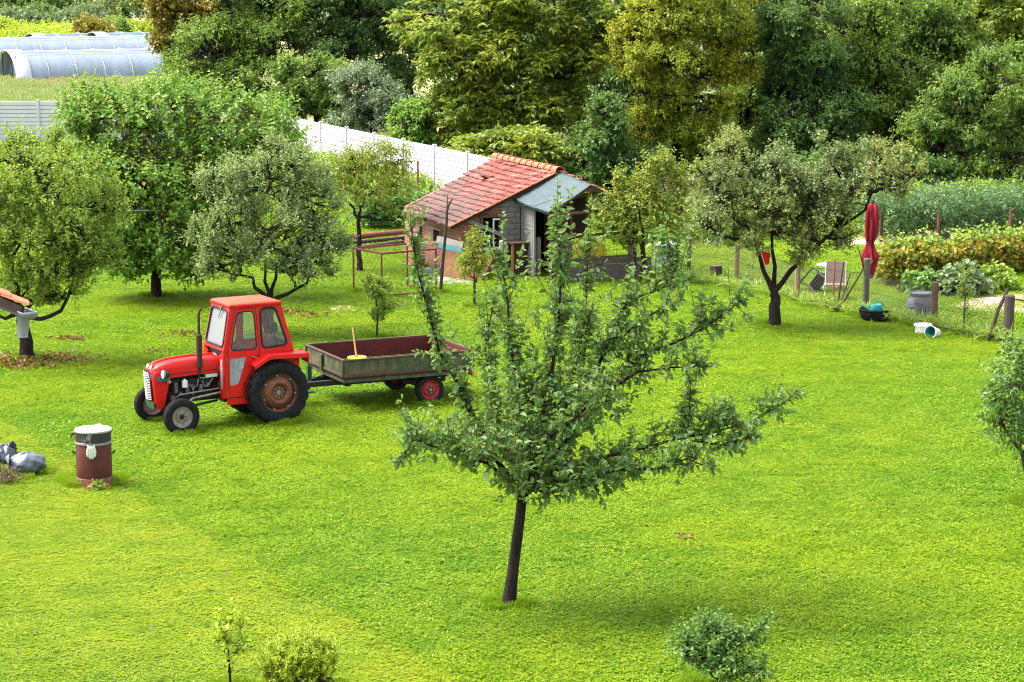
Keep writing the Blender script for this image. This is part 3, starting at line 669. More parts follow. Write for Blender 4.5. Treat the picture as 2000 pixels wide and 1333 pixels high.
crown_tree('maple_sapling', 'small thin sapling with pale lobed leaves at the bottom edge, left of the lime bush', 'tree', None,
    [(452, 1345, 0), (448, 1300, 0), (446, 1270, 0)], .018,
    [(440, 1255, 17, 30, 0, .14, 1), (470, 1260, 15, 26, .05, .12, .7), (432, 1215, 10, 18, 0, .1, .4), (448, 1210, 8, 16, 0, .1, .35), (474, 1220, 8, 14, 0, .1, .35), (445, 1305, 17, 14, 0, .12, .5)],
    BARK, LF_LIME, 47, shoots=44, slen=(.08, .2), nleaf=5, leafL=.085, leafW=.075, out=.6, upw=.7, shell=.2, droop=.25, limb_r=.010)
crown_tree('lime_bush', 'bright lime green feathery bush at the bottom edge of the lawn', 'bush', None,
    [(582, 1352, 0), (582, 1340, 0), (582, 1328, 0)], .03,
    [(545, 1300, 34, 34, 0, .35, 1), (590, 1285, 40, 34, .1, .4, 1.1), (628, 1290, 26, 32, 0, .3, .8), (560, 1330, 48, 24, -.2, .35, .9), (625, 1325, 34, 24, -.1, .3, .7)],
    BARK2, LF_LIME, 49, shoots=1100, slen=(.12, .28), nleaf=16, leafL=.062, leafW=.024, out=.5, upw=.8, shell=.3, droop=-.1, limb_r=.012, simple=True)
crown_tree('spindle_shrub', 'blue green broad leaved shrub with loose upright shoots at the bottom right of the lawn', 'bush', None,
    [(1405, 1352, 0), (1405, 1338, 0), (1404, 1325, 0)], .03,
    [(1375, 1275, 42, 38, 0, .4, 1), (1415, 1255, 38, 32, .1, .35, .9), (1390, 1225, 24, 24, .1, .25, .45), (1340, 1265, 26, 30, 0, .25, .5), (1430, 1305, 50, 26, -.2, .4, .8), (1480, 1320, 26, 18, -.1, .25, .35), (1460, 1250, 12, 20, 0, .15, .18), (1488, 1222, 14, 18, 0, .12, .16)],
    BARK2, LF_SHRUB, 51, shoots=420, slen=(.1, .26), nleaf=8, leafL=.080, leafW=.046, out=.6, upw=.6, shell=.25, droop=.1, limb_r=.014)

# ------------------------------------------------------------------ trees beyond the garden
def forest():
    G = 'tall trees beyond the fence'
    def T(name, label, Y, x, lobes, leaf, seed, shoots=900, **k):
        lo = [(a, b, c, d, e, f, h) for (a, b, c, d, e, f, h) in lobes]
        yb = CYP - 0
        py = [q for q in (None,)][0]
        # foot of the trunk: photo row where the ground is Y metres away
        t = Y; gy = CYP - F_PX*math.tan(math.atan2(-CAM_H, t) + PITCH)
        top = sum(l[1] for l in lobes)/len(lobes)
        tr = [(x, gy, 0), (x+3, gy*.6+top*.4, 0), (x-2, gy*.3+top*.7, 0)]
        kw = dict(slen=(.35, .9), nleaf=10, leafL=.21, leafW=.12, out=.75, upw=.35, rnd=.45, shell=.62, droop=.35, curve_up=.1, simple=True, limb_r=.10, limbs=4, twr=.008, clumps=15, clump_r=.27, drop=.2); kw.update(k)
        crown_tree(name, label, 'tree', Y, tr, .22, lo, BARK, leaf, seed, shoots=int(shoots*2.0), group=G, **kw)
    T('maple_tree', 'golden maple tree at the top left beside the polytunnels', 124, 352, [(352, 30, 55, 48, 0, 2.2, 1), (330, -25, 60, 55, 0, 2.2, 1), (395, -10, 55, 50, .5, 2, .8), (335, 75, 30, 28, 0, 1.4, .4)], LF_GOLD, 101, 900, leafL=.26, leafW=.2)
    T('ivy_tree', 'dark green tree overgrown with climbers to the right of the polytunnels', 121, 440, [(430, 95, 90, 60, 0, 3, 1.2), (480, 20, 90, 70, 0, 3, 1.1), (375, 130, 55, 45, 0, 2.4, .6), (540, 95, 60, 50, 0, 2.4, .7), (470, 160, 90, 40, -1, 2.4, .8), (540, 30, 60, 70, 1, 2.4, .7)], LF_HAZEL, 102, 1900)
    T('lime_tree', 'tall dark tree between the ivy covered tree and the walnut', 124, 660, [(630, 30, 90, 65, 0, 3, 1), (725, 35, 70, 75, 0, 3, 1), (660, 100, 90, 45, -1, 3, .9), (590, -30, 80, 60, 0, 3, .8), (740, 110, 60, 50, 0, 2.4, .6), (700, -40, 90, 60, 0, 3, .8)], LF_DARK, 103, 1900)
    T('elder_bush', 'mid green bush hanging over the white fence, left of the grey leaved willow', 107, 620, [(605, 155, 70, 50, 0, 2, 1), (570, 200, 50, 40, 0, 1.8, .6), (650, 195, 55, 45, 0, 1.8, .7)], LF_HAZEL, 104, 1000, slen=(.25, .6))
    T('willow_bush', 'greyish green willow bush just behind the middle of the white fence', 101, 730, [(710, 180, 65, 50, 0, 1.8, 1), (760, 215, 65, 50, 0, 1.8, 1), (690, 225, 55, 30, 0, 1.5, .6)], LF_GREY, 105, 1100, slen=(.25, .6), leafL=.18, leafW=.07)
    T('elder_bush', 'bright green bush in front of the walnut where the white fence nears the shed', 95, 815, [(800, 240, 40, 32, 0, 1.2, 1), (845, 235, 38, 35, 0, 1.2, .9), (825, 270, 38, 16, 0, 1, .4)], LF_APRICOT, 106, 500, slen=(.2, .5))
    T('walnut_tree', 'big walnut tree with hanging compound leaves behind the shed roof', 95, 1015,
      [(860, 40, 85, 55, 0, 2, 1), (960, 15, 90, 55, -.5, 2, 1), (1070, 10, 90, 55, -.3, 2, 1), (1155, 50, 60, 60, 0, 1.8, .8), (905, 120, 80, 48, -.8, 2, 1), (1010, 100, 75, 50, -1, 2, 1), (1110, 130, 75, 48, -.8, 2, .9), (920, 195, 65, 42, -1, 1.8, .8), (1010, 190, 60, 40, -1, 1.8, .7), (1080, 205, 65, 40, -1.2, 1.8, .8), (895, 250, 32, 30, -1, 1.2, .35), (960, 240, 45, 25, -1, 1.4, .4)],
      LF_WALNUT, 107, 900, style='walnut', slen=(.35, .7), nleaf=5, leafL=.27, leafW=.10, droop=.25, shell=.7, limb_r=.12, clumps=17, clump_r=.24)
    T('walnut_sapling', 'low walnut saplings in the dark under the big walnut tree', 90, 1000, [(960, 290, 55, 24, 0, 1.2, 1), (1040, 285, 60, 28, 0, 1.2, 1), (1110, 300, 40, 20, 0, 1, .6)], LF_WALNUT, 108, 170, style='walnut', slen=(.35, .6), nleaf=4, leafL=.26, leafW=.09, limb_r=.04)
    T('robinia_tree', 'tall yellowing robinia tree in the middle of the tree line', 93, 1320,
      [(1310, 40, 95, 60, 0, 2.2, 1.1), (1400, 50, 70, 60, 0, 2, .9), (1250, 105, 65, 55, 0, 2, .8), (1345, 130, 85, 58, -.6, 2.2, 1), (1430, 110, 55, 45, 0, 1.8, .6), (1270, 185, 70, 50, -.5, 2, .8), (1360, 215, 80, 50, -.7, 2, .9), (1250, 255, 55, 38, -.5, 1.6, .5), (1330, 275, 70, 35, -.5, 1.8, .6), (1310, -40, 90, 60, 0, 2.2, .8), (1420, -20, 60, 55, 0, 2, .6)],
      LF_ROBINIA, 109, 3000, slen=(.3, .7), nleaf=11, leafL=.15, leafW=.085, upw=.5)
    T('hazel_bush', 'dark hazel bush between the shed awning and the yellowing robinia', 89, 1190, [(1175, 285, 55, 42, 0, 1.4, 1), (1215, 335, 55, 34, 0, 1.3, .8), (1150, 330, 45, 28, 0, 1.2, .6), (1190, 230, 40, 36, .5, 1.3, .6)], LF_DARK, 110, 1000, slen=(.25, .6), leafL=.17)
    T('hornbeam_tree', 'dark hornbeam right beside the yellowing robinia', 93, 1560, [(1530, 70, 55, 60, 0, 2, .9), (1590, 130, 70, 60, 0, 2, 1), (1530, 190, 70, 52, -.5, 2, 1), (1620, 215, 65, 50, -.5, 2, .9), (1545, 275, 75, 48, -.6, 2, .9), (1640, 285, 60, 40, -.5, 1.8, .7), (1580, 20, 60, 45, 0, 2, .6), (1480, 320, 60, 40, -.5, 1.6, .6)], LF_DARK, 111, 2500, slen=(.3, .75), leafL=.17, leafW=.10)
    T('hazel_tree', 'mid green hazel in the centre of the right hand thicket', 95, 1715, [(1670, 70, 65, 52, 0, 2, .9), (1730, 130, 75, 55, 0, 2, 1), (1690, 190, 70, 48, -.5, 2, .9), (1770, 215, 60, 50, -.4, 2, .8), (1700, 10, 75, 45, 0, 2, .7), (1735, 275, 65, 40, -.5, 1.8, .7)], LF_HAZEL, 112, 2200, leafL=.17, leafW=.10)
    T('ash_tree', 'pale yellow green tree top above the hazel thicket', 99, 1815, [(1800, 60, 60, 40, 0, 2, 1), (1860, 50, 50, 42, 0, 2, .8), (1830, 110, 65, 36, -.5, 2, .8), (1790, 5, 50, 40, 0, 2, .5)], LF_HAZEL, 113, 1100)
    T('walnut_tree', 'olive walnut crown in the top right corner', 101, 1965, [(1960, 30, 60, 45, 0, 2, 1), (1915, -10, 55, 45, 0, 2, .7), (2010, 80, 50, 50, 0, 2, .8)], LF_WALNUT, 114, 260, style='walnut', slen=(.4, .7), nleaf=4, leafL=.28, leafW=.10, limb_r=.08)
    T('cherry_tree', 'broad drooping cherry tree above the netting at the right edge', 88.5, 1910, [(1870, 190, 70, 52, 0, 1.8, 1), (1945, 160, 60, 55, 0, 1.8, .9), (1910, 245, 75, 52, -.5, 1.8, 1), (1990, 240, 55, 60, -.3, 1.8, .8), (1850, 290, 62, 48, -.5, 1.8, .8), (1940, 315, 75, 42, -.6, 1.8, .9), (1820, 240, 45, 45, 0, 1.5, .6), (2030, 180, 60, 70, 0, 1.8, .7), (1900, 350, 75, 34, -.6, 1.6, .8), (1985, 350, 60, 36, -.6, 1.6, .7)], LF_HAZEL, 115, 3000, slen=(.25, .65), leafL=.18, leafW=.085, droop=.7, upw=.2)
    T('hazel_bush', 'low dark hazel bush behind the netting, under the hazel and hornbeam', 86.5, 1720, [(1680, 330, 60, 36, 0, 1.4, 1), (1760, 335, 60, 34, 0, 1.4, 1), (1610, 340, 55, 32, 0, 1.4, .8), (1830, 350, 50, 26, 0, 1.2, .6)], LF_DARK, 116, 1400, slen=(.25, .55), leafL=.16)
    T('hazel_bush', 'mid green hazel bush filling the gap between robinia and hornbeam', 98, 1455, [(1450, 235, 60, 55, 0, 1.5, 1), (1470, 160, 45, 50, 0, 1.5, .8), (1440, 310, 55, 40, 0, 1.4, .8)], LF_HAZEL, 117, 700)
    T('hazel_bush', 'shaded hazel bush low down behind the pear tree and the yellowing robinia', 98, 1350, [(1300, 320, 65, 40, 0, 1.4, 1), (1390, 310, 65, 45, 0, 1.4, 1), (1350, 250, 60, 40, 0, 1.4, .6)], LF_DARK, 118, 900)
    T('hazel_tree', 'pale green hazel behind the drooping cherry, above the netting', 95, 1990, [(1960, 200, 65, 55, 0, 1.6, 1), (2010, 280, 60, 55, 0, 1.6, 1), (1940, 310, 60, 45, 0, 1.6, .8), (2020, 140, 55, 55, 0, 1.6, .8)], LF_HAZEL, 119, 900)
    # second row, seen only in the gaps
    for i, (x, Y, leaf, lab) in enumerate([(470, 134, LF_DARK, 'dark tree far behind the ivy covered tree'), (800, 128, LF_DARK, 'dark tree in the gap left of the big walnut'), (950, 116, LF_DARK, 'dark tree behind the left half of the big walnut'), (1120, 112, LF_DARK, 'dark tree behind the right half of the big walnut'),
                                           (1240, 108, LF_DARK, 'dark tree glimpsed behind the left edge of the robinia'), (1470, 108, LF_HAZEL, 'brownish tree top in the gap between robinia and hornbeam'), (1640, 110, LF_HAZEL, 'tree top behind the gap between hornbeam and hazel'), (1780, 112, LF_DARK, 'dark tree behind the pale yellow green tree top'), (1920, 112, LF_HAZEL, 'tree behind the drooping cherry at the right edge')]):
        s = 100.0/Y
        T('oak_tree', lab, Y, x, [(x-50*s, 10, 85*s, 70*s, 0, 2.5, 1), (x+50*s, 20, 85*s, 70*s, 0, 2.5, 1), (x, 100, 95*s, 60*s, 0, 2.5, 1), (x-20, 180, 85*s, 55*s, 0, 2.5, .9), (x+20, 250, 70*s, 50*s, 0, 2, .6)], leaf, 130+i, 1100, leafL=.26, leafW=.15)
forest()
# ------------------------------------------------------------------ tractor
RED = surf('tractor_red', (.58, .006, .004), (.48, .005, .004), .42, 3, spots=(.17, .028, .014), spot_scale=9, spot_lo=.60, spot_hi=.80, coat=.0)
RED_ROOF = surf('roof_faded_red', (.36, .028, .006), (.40, .060, .010), .5, 5, spots=(.30, .06, .012), spot_scale=5, spot_lo=.5, spot_hi=.75)
RED_IN = surf('cab_inside_red', (.30, .012, .012), (.24, .010, .010), .6, 4)
RUBBER = surf('tyre_rubber', (.008, .008, .009), (.016, .0155, .016), .8, 9, spots=(.05, .042, .034), spot_scale=14, spot_lo=.62, spot_hi=.8, bump=.2, spec=.15)
GASKET = surf('window_rubber', (.012, .012, .013), None, .6)
BRONZE = surf('rusty_bronze', (.20, .075, .042), (.13, .045, .028), .5, 5, metal=.35, spots=(.09, .035, .022), spot_scale=11, spot_lo=.5, spot_hi=.72)
GREYRIM = surf('rusty_grey', (.30, .26, .23), (.20, .165, .15), .55, 8, metal=.3, spots=(.12, .06, .04), spot_scale=14, spot_lo=.52, spot_hi=.7)
IRON = surf('oily_iron', (.010, .009, .009), (.024, .021, .020), .5, 16, metal=.4, spots=(.07, .045, .03), spot_scale=22, spot_lo=.6, spot_hi=.75)
STEEL = surf('worn_steel', (.30, .28, .27), (.20, .18, .17), .45, 12, metal=.5)
RUSTPIPE = surf('rusty_pipe', (.055, .026, .022), (.028, .014, .013), .8, 12)
WHITE = surf('white_paint', (.78, .78, .76), (.68, .68, .66), .5, 6)
LENS = surf('lamp_lens', (.80, .82, .80), (.65, .68, .68), .12, 20)
BLACK = surf('black_plastic', (.014, .014, .015), (.022, .022, .022), .5, 8)
AMBER = surf('amber_lens', (.75, .13, .05), None, .25)
TEAL = surf('teal_strap', (.015, .10, .11), (.02, .16, .16), .7, 30)
GREENP = surf('green_panel', (.012, .11, .045), (.02, .07, .03), .6, 14, spots=(.09, .05, .02), spot_scale=18)
CLOUDY = surf('scratched_pane', (.30, .31, .34), (.17, .18, .22), .3, 9, spots=(.62, .62, .60), spot_scale=5, stretch=(1, 1, .4))
GLASS = glass('window_glass', (.25, .28, .28), .14)
GLASS_F = glass('windscreen_glass', (.24, .26, .29), .58, .3)

def turned(o):   # lathe about local y: maps (r, y)
    return Matrix.Translation(Vector(o)) @ Matrix.Rotation(-math.pi/2, 4, 'X')
def wheel(parent, c, side, R, W, rr, tyre_n, rim_mat, kind):
    """side=+1: outer face towards +y"""
    S = Matrix.Translation(Vector(c)) @ Matrix.Rotation(-math.pi/2*side, 4, 'X')
    h = W/2; hub = thing_part('wheel', parent)
    mb = MB(); prof = [(rr, -h*.72), (rr+.02, -h*.86), ((R+rr)/2, -h), (R*.93, -h*.93), (R*.985, -h*.72), (R*.99, 0), (R*.985, h*.72), (R*.93, h*.93), ((R+rr)/2, h), (rr+.02, h*.86), (rr, h*.72)]
    mb.lathe(prof, 56, S); t = mb.build('tyre', RUBBER, parent, smooth=50); t_root = t
    mb = MB()
    if kind == 'lug':
        for s in (-1, 1):
            for k in range(19):
                a = 2*math.pi*(k + (.5 if s > 0 else 0))/19
                pts = []
                for q in range(6):
                    u = q/5; y = s*h*(.04 + .98*u); an = a + s*0 + .30*(1-u)*1.0; rad = R*(1.015 - .10*max(0, u-.62)/.38)
                    pts.append((rad*math.cos(an), rad*math.sin(an), y*side))
                # a bar of rubber following the chevron
                V = []; 
                for q, p in enumerate(pts):
                    rad = math.hypot(p[0], p[1]); an = math.atan2(p[1], p[0]); wd = .030/R
                    for (da, dr) in ((-wd*1.2, -.045), (-wd*.8, .012), (wd*.8, .012), (wd*1.2, -.045)):
                        V.append(((rad+dr)*math.cos(an+da), (rad+dr)*math.sin(an+da), p[2]))
                Fq = []
                for q in range(5):
                    for e in range(4): Fq.append((q*4+e, q*4+(e+1) % 4, (q+1)*4+(e+1) % 4, (q+1)*4+e))
                Fq += [(3, 2, 1, 0), (20, 21, 22, 23)]
                mb.add(V, Fq, S)
    else:
        for y in (-.6, -.2, .2, .6):
            mb.lathe([(R*.985, (y-.14)*h), (R*1.012, (y-.11)*h), (R*1.012, (y+.11)*h), (R*.985, (y+.14)*h)], 56, S)
        for k in range(34):
            a = 2*math.pi*k/34
            for s in (-1, 1):
                M = S @ Matrix.Rotation(a, 4, 'Z') @ Matrix.Translation(Vector((R*.965, 0, s*h*.84)))
                mb.box((0, 0, 0), (R*.05, .018, h*.22), M=M)
    mb.build('tread', RUBBER, t, smooth=30)
    mb = MB()
    if kind == 'lug':
        mb.lathe([(rr+.012, h*.78), (rr+.018, h*.70), (rr-.005, h*.66), (rr-.015, h*.45), (rr-.04, h*.38), (rr-.04, -h*.4), (rr-.015, -h*.6), (rr+.012, -h*.78)], 48, S)
        mb.lathe([(rr-.035, .02), (rr-.06, .035), (rr*.70, .10), (rr*.52, .125), (rr*.40, .10), (rr*.36, .075), (rr*.34, .055), (0, .055)], 48, S)
        rim = mb.build('rim', rim_mat, parent, smooth=30)
        mb = MB()
        mb.lathe([(0, .075), (.045, .073), (.05, .05)], 16, S); mb.build('hub_cap', STEEL, rim)
        for k in range(8):
            a = 2*math.pi*k/8; mb = MB(); mb.lathe([(.0, .085), (.014, .083), (.016, .05)], 8, S @ Matrix.Translation(Vector((.095*math.cos(a), .095*math.sin(a), 0)))); mb.build('bolt', STEEL, rim)
        for k in range(7):
            a = 2*math.pi*k/7 + .35
            M = S @ Matrix.Translation(Vector(((rr-.045)*math.cos(a), (rr-.045)*math.sin(a), .05)))
            mb = MB(); mb.lathe([(0, .05), (.017, .045), (.019, -.04)], 8, M); mb.build('bolt', STEEL, rim)
        for k in range(3):
            a = k*2.09 + .9
            M = S @ Matrix.Rotation(a, 4, 'Z') @ Matrix.Translation(Vector((rr*.86, 0, .065)))
            mb = MB(); mb.box((0, 0, 0), (.035, .16, .02), rot=(0, .35, 0), M=M); mb.build('rim_slot', IRON, rim, bevel=.008)
    else:
        mb.lathe([(rr+.010, h*.80), (rr+.014, h*.70), (rr-.008, h*.62), (rr-.022, h*.30), (rr-.05, h*.2), (rr*.62, h*.18), (rr*.55, h*.42), (rr*.40, h*.5), (rr*.38, h*.40), (0, h*.40)], 40, S)
        mb.lathe([(rr+.010, -h*.80), (rr-.02, -h*.4), (rr-.03, h*.2)], 40, S)
        rim = mb.build('rim', rim_mat, parent, smooth=30)
        mb = MB()
        mb.lathe([(0, h*.95), (.022, h*.92), (.034, h*.7), (.045, h*.45), (.05, h*.38)], 16, S)
        for k in range(6):
            a = 2*math.pi*k/6; mb.lathe([(0, h*.62), (.011, h*.6), (.012, h*.38)], 6, S @ Matrix.Translation(Vector((.075*math.cos(a), .075*math.sin(a), 0))))
        mb.build('hub', IRON, rim)
    return t
def thing_part(n, p): return None

TY = math.radians(-150.03)
def tractor():
    root = thing('tractor', 'old red tractor with a glazed cab and bronze rear rims parked on the lawn', 'tractor', (-4.9025, 45.936, 0), TY)
    def wroot(name, label=None):
        e = bpy.data.objects.new(name, None); COL.objects.link(e); e.parent = root; e.empty_display_size = .1
        return e
    for side in (1, -1):
        wheel(wroot('rear_wheel'), (0, side*.60, .62), side, .62, .30, .385, 56, BRONZE, 'lug')
        wheel(wroot('front_wheel'), (2.06, .70 if side > 0 else -.84, .345), side, .345, .17, .205, 40, GREYRIM, 'rib')
    # hood, rounded arch sections
    def arch(x, hw, z0, z1, r, n=9):
        pts = [(x, -hw, z0)]
        for k in range(n+1):
            a = math.pi*k/n; yy = -math.cos(a); zz = math.sin(a)
            sx = abs(yy)**.55*(1 if yy > 0 else -1); sz = zz**.5
            pts.append((x, hw*sx, z1 - r + r*sz))
        pts.append((x, hw, z0)); return pts
    mb = MB(); mb.loft([arch(1.05, .285, 1.06, 1.375, .16), arch(1.6, .285, 1.06, 1.385, .15), arch(2.05, .28, 1.04, 1.36, .15), arch(2.28, .26, 1.02, 1.315, .15), arch(2.40, .22, 1.00, 1.25, .14), arch(2.46, .16, .99, 1.17, .10)])
    hood = mb.build('hood', RED, root, smooth=40)
    mb = MB(); mb.tube([(1.1, 0, 1.387), (1.6, 0, 1.396), (2.05, 0, 1.37), (2.28, 0, 1.325), (2.42, 0, 1.24)], .022, 8); mb.build('hood_ridge', RED, hood)
    mb = MB(); mb.tube([(1.1, .292, 1.13), (2.05, .287, 1.11), (2.3, .26, 1.06)], .006, 6); mb.tube([(1.1, .21, 1.345), (1.9, .205, 1.34), (2.2, .18, 1.31), (2.3, .13, 1.28)], .006, 6)
    mb.build('hood_seam', IRON, hood)
    # grille shell
    side = [(2.06, 1.07), (2.10, .92), (2.15, .70), (2.21, .46), (2.27, .42), (2.36, .44), (2.40, .62), (2.43, .9), (2.44, 1.06), (2.42, 1.16), (2.3, 1.2)]
    mb = MB(); hw = .245
    mb.panel(side, [], lambda u, v, w: (u, -hw + w, v), 2*hw)
    shell = mb.build('grille_shell', RED, root, bevel=.035)
    mb = MB(); mb.panel(rpoly([(-.155, .60), (.155, .60), (.155, 1.10), (.10, 1.19), (-.10, 1.19), (-.155, 1.10)], .05), [], lambda u, v, w: (2.40 + (v-.6)*.075 + w, u, v), .035)
    gb = mb.build('grille_back', IRON, shell)
    mb = MB()
    for k in range(17):
        z = .625 + k*.033; hwid = .148 if z < 1.10 else .148 - (z-1.10)*.5
        pts = [(2.44 + (z-.6)*.075 + .022*math.cos(t*1.35), hwid*t, z - .010*(1-abs(t))) for t in (-1, -.6, -.2, .2, .6, 1)]
        mb.tube(pts, .0075, 6)
    mb.build('grille', surf('grille_white', (.50, .50, .49), (.42, .42, .41), .5, 6), shell)
    mb = MB(); mb.panel(rpoly([(-.2, .44), (.2, .44), (.21, .575), (-.21, .575)], .04), [], lambda u, v, w: (2.385 + (v-.44)*.2 + w, u, v), .028)
    mb.build('front_plate', GREENP, shell, label='green plate under the white grille')
    mb = MB()
    for dz, r in ((0, .014), (.022, .012), (-.022, .013), (.04, .010)):
        mb.tube([(2.12, .30, 1.0+dz*.6), (2.32, .27, 1.02+dz), (2.45, .17, 1.06+dz), (2.485, 0, 1.085+dz*1.2), (2.45, -.17, 1.09+dz), (2.3, -.27, 1.08+dz), (2.14, -.29, 1.07)], r, 7)
    mb.build('strap', TEAL, shell, label='blue green straps tied round the grille')
    for s in (1, -1):
        mb = MB(); M = Matrix.Translation(Vector((2.27, s*.36, 1.13))) @ Matrix.Rotation(math.pi/2, 4, 'Y')
        mb.lathe([(0, -.13), (.035, -.125), (.06, -.09), (.078, -.03), (.082, .01), (.076, .016)], 24, M); hl = mb.build('headlight', BLACK, root)
        mb = MB(); mb.lathe([(.088, -.012), (.092, .0), (.088, .022), (.074, .024)], 24, M); mb.build('lamp_ring', STEEL, hl)
        mb = MB(); mb.lathe([(.076, .018), (.05, .034), (0, .04)], 20, M); mb.build('lens', LENS, hl)
        mb = MB(); mb.tube([(2.2, s*.24, 1.05), (2.22, s*.36, 1.05)], .014, 6); mb.build('bracket', RED, hl)
        mb = MB(); M2 = Matrix.Translation(Vector((2.40, s*.085, 1.245))) @ Matrix.Rotation(math.radians(72), 4, 'Y')
        mb.lathe([(.0, -.06), (.045, -.05), (.056, 0), (.05, .02)], 20, M2); pl = mb.build('parking_lamp', RED, root)
        mb = MB(); mb.lathe([(.05, .012), (.035, .028), (0, .034)], 18, M2); mb.build('lens', LENS, pl)
        mb = MB(); M3 = Matrix.Translation(Vector((2.14, s*.31, .965))) @ Matrix.Rotation(math.pi/2*.8, 4, 'Y')
        mb.lathe([(0, -.04), (.034, -.03), (.04, 0)], 16, M3); ind = mb.build('indicator', STEEL, root)
        mb = MB(); mb.lathe([(.036, 0), (.03, .022), (0, .032)], 16, M3); mb.build('lens', AMBER, ind)
    # engine
    mb = MB(); mb.box((1.6, 0, .80), (.92, .26, .46)); mb.box((1.35, 0, .62), (1.5, .30, .22)); mb.box((.45, 0, .62), (1.0, .34, .38)); mb.box((1.95, 0, .78), (.16, .36, .40))
    mb.box((1.45, .17, .92), (.55, .10, .12)); mb.box((1.6, .0, 1.02), (.7, .3, .06))
    eng = mb.build('engine', IRON, root, bevel=.015)
    EG = surf('engine_grey', (.16, .15, .15), (.05, .045, .045), .5, 25, metal=.4)
    for (x, y, z, r, h), nm in zip(((1.72, .19, .80, .045, .18), (1.60, .18, .76, .03, .22), (1.44, .19, .78, .05, .14), (1.96, .2, .82, .04, .2), (1.30, .2, .83, .045, .1), (2.02, .19, .62, .05, .1)), ('injector', 'fuel_filter', 'dynamo', 'water_pump', 'air_filter', 'starter')):
        mb = MB(); mb.lathe([(0, z+h/2), (r*.9, z+h/2), (r, z+h/2-.02), (r, z-h/2), (0, z-h/2)], 12, Matrix.Translation(Vector((x, y, 0)))); mb.build(nm, EG, eng)
    mb = MB(); mb.lathe([(0, .99), (.02, .99), (.025, .965), (.055, .955), (.055, .835), (.05, .825), (0, .825)], 20, Matrix.Translation(Vector((1.80, .26, 0))))
    mb.build('oil_filter', WHITE, eng)
    mb = MB()
    for pts in ([(1.2, .23, .95), (1.3, .26, .84), (1.38, .25, .8), (1.42, .22, .92)], [(1.5, .22, .96), (1.55, .27, .84), (1.63, .24, .78), (1.68, .2, .9)], [(1.85, .2, .72), (1.95, .26, .66), (2.04, .2, .6)], [(1.25, .24, .98), (1.4, .26, .97), (1.5, .22, .99)]):
        mb = MB(); mb.tube(pts, .011, 6); mb.build('hose', STEEL, eng)
    mb = MB(); mb.box((1.24, .22, 1.01), (.24, .13, .07)); mb.build('battery', surf('battery_grey', (.5, .55, .55), (.4, .45, .45), .5, 8), eng, bevel=.01)
    mb = MB(); mb.tube([(1.1, .30, .75), (1.95, .33, .70)], .015, 8); mb.tube([(1.1, .36, .68), (1.7, .40, .62), (1.9, .5, .52)], .022, 8); mb.tube([(1.1, -.30, .70), (1.95, -.40, .60)], .018, 8)
    mb.build('steering_rod', GREYRIM, root)
    mb = MB(); mb.box((2.05, -.06, .46), (.11, 1.24, .10)); mb.box((2.1, 0, .56), (.25, .22, .2))
    for s in (1, -1):
        mb.tube([(2.05, s*.56, .56), (2.05, s*.56, .33)], .04, 10); mb.tube([(2.05, s*.5, .36), (2.05, s*.64, .345)], .035, 10)
        mb.tube([(1.1, s*.2, .5), (2.0, s*.42, .44)], .025, 8)
    mb.build('front_axle', IRON, root, bevel=.012)
    mb = MB(); mb.tube([(0, -.5, .62), (0, .5, .62)], .09, 14); mb.box((-.1, 0, .66), (.5, .42, .4)); mb.box((-.45, 0, .46), (.5, .10, .05)); mb.box((-.62, 0, .50), (.10, .20, .16))
    mb.box((.75, .40, .50), (.5, .16, .04)); mb.box((.75, -.40, .50), (.5, .16, .04))
    mb.build('rear_axle', IRON, root, bevel=.02)
    # exhaust
    mb = MB(); mb.tube([(1.50, .235, 1.0), (1.50, .29, 1.08), (1.50, .30, 1.25)], .028, 10); mb.tube([(1.50, .30, 1.18), (1.50, .30, 1.20), (1.50, .30, 1.83), (1.50, .30, 1.85)], [.03, .058, .058, .03], 16)
    mb.tube([(1.50, .30, 1.84), (1.50, .30, 2.22), (1.485, .30, 2.29), (1.44, .30, 2.34)], .027, 12)
    mb.build('exhaust', RUSTPIPE, root)
    # cab: near and far sides
    zt, zb = 2.33, .55
    def win(pts, r=.06): return rpoly(pts, r, 5)
    outer = [(1.07, .57), (1.085, 1.0), (1.07, 1.54), (.905, zt), (-.145, zt), (-.36, 1.52), (-.39, 1.40), (.28, 1.40), (.52, 1.05), (.69, .80), (.69, .57)]
    door_w = win([(.925, 1.50), (.765, 2.235), (.405, 2.24), (.37, 1.49)], .10)
    rear_w = win([(.262, 1.50), (.275, 2.27), (-.055, 2.28), (-.285, 1.53)], .10)
    low_w = win([(.955, .81), (.95, 1.345), (.595, 1.355), (.775, .83)], .05)
    cab = None
    for s in (1, -1):
        fm = lambda u, v, w, s=s: (u, s*(.50 - (max(0, v-1.45))*.075 - w), v)
        mb = MB(); mb.panel(outer, [door_w, rear_w, low_w], fm, .028); p = mb.build('cab_side', RED, root, smooth=20)
        mb = MB(); mb.panel([(.66, .43), (1.01, .43), (1.01, .56), (.70, .56), (.70, .82), (.52, 1.07), (.30, 1.38), (.27, 1.15), (.40, .95), (.53, .7), (.56, .42)], [], lambda u, v, w, s=s: (u, s*(.485-w), v), .025)
        mb.build('lower_panel', RED, p)
        for wn, nm, gl in ((door_w, 'door_window', GLASS), (rear_w, 'rear_side_window', GLASS), (low_w, 'lower_window', CLOUDY)):
            mb = MB(); mb.panel(wn, [], lambda u, v, w, fm=fm: fm(u, v, .010+w), .005); gpane = mb.build(nm, gl, p, smooth=0)
            if nm != 'lower_window':
                mb = MB(); mb.tube([fm(a, b, .004) for a, b in wn], .013 if nm == 'door_window' else .024, 6, closed=True); mb.build('gasket', GASKET, gpane)
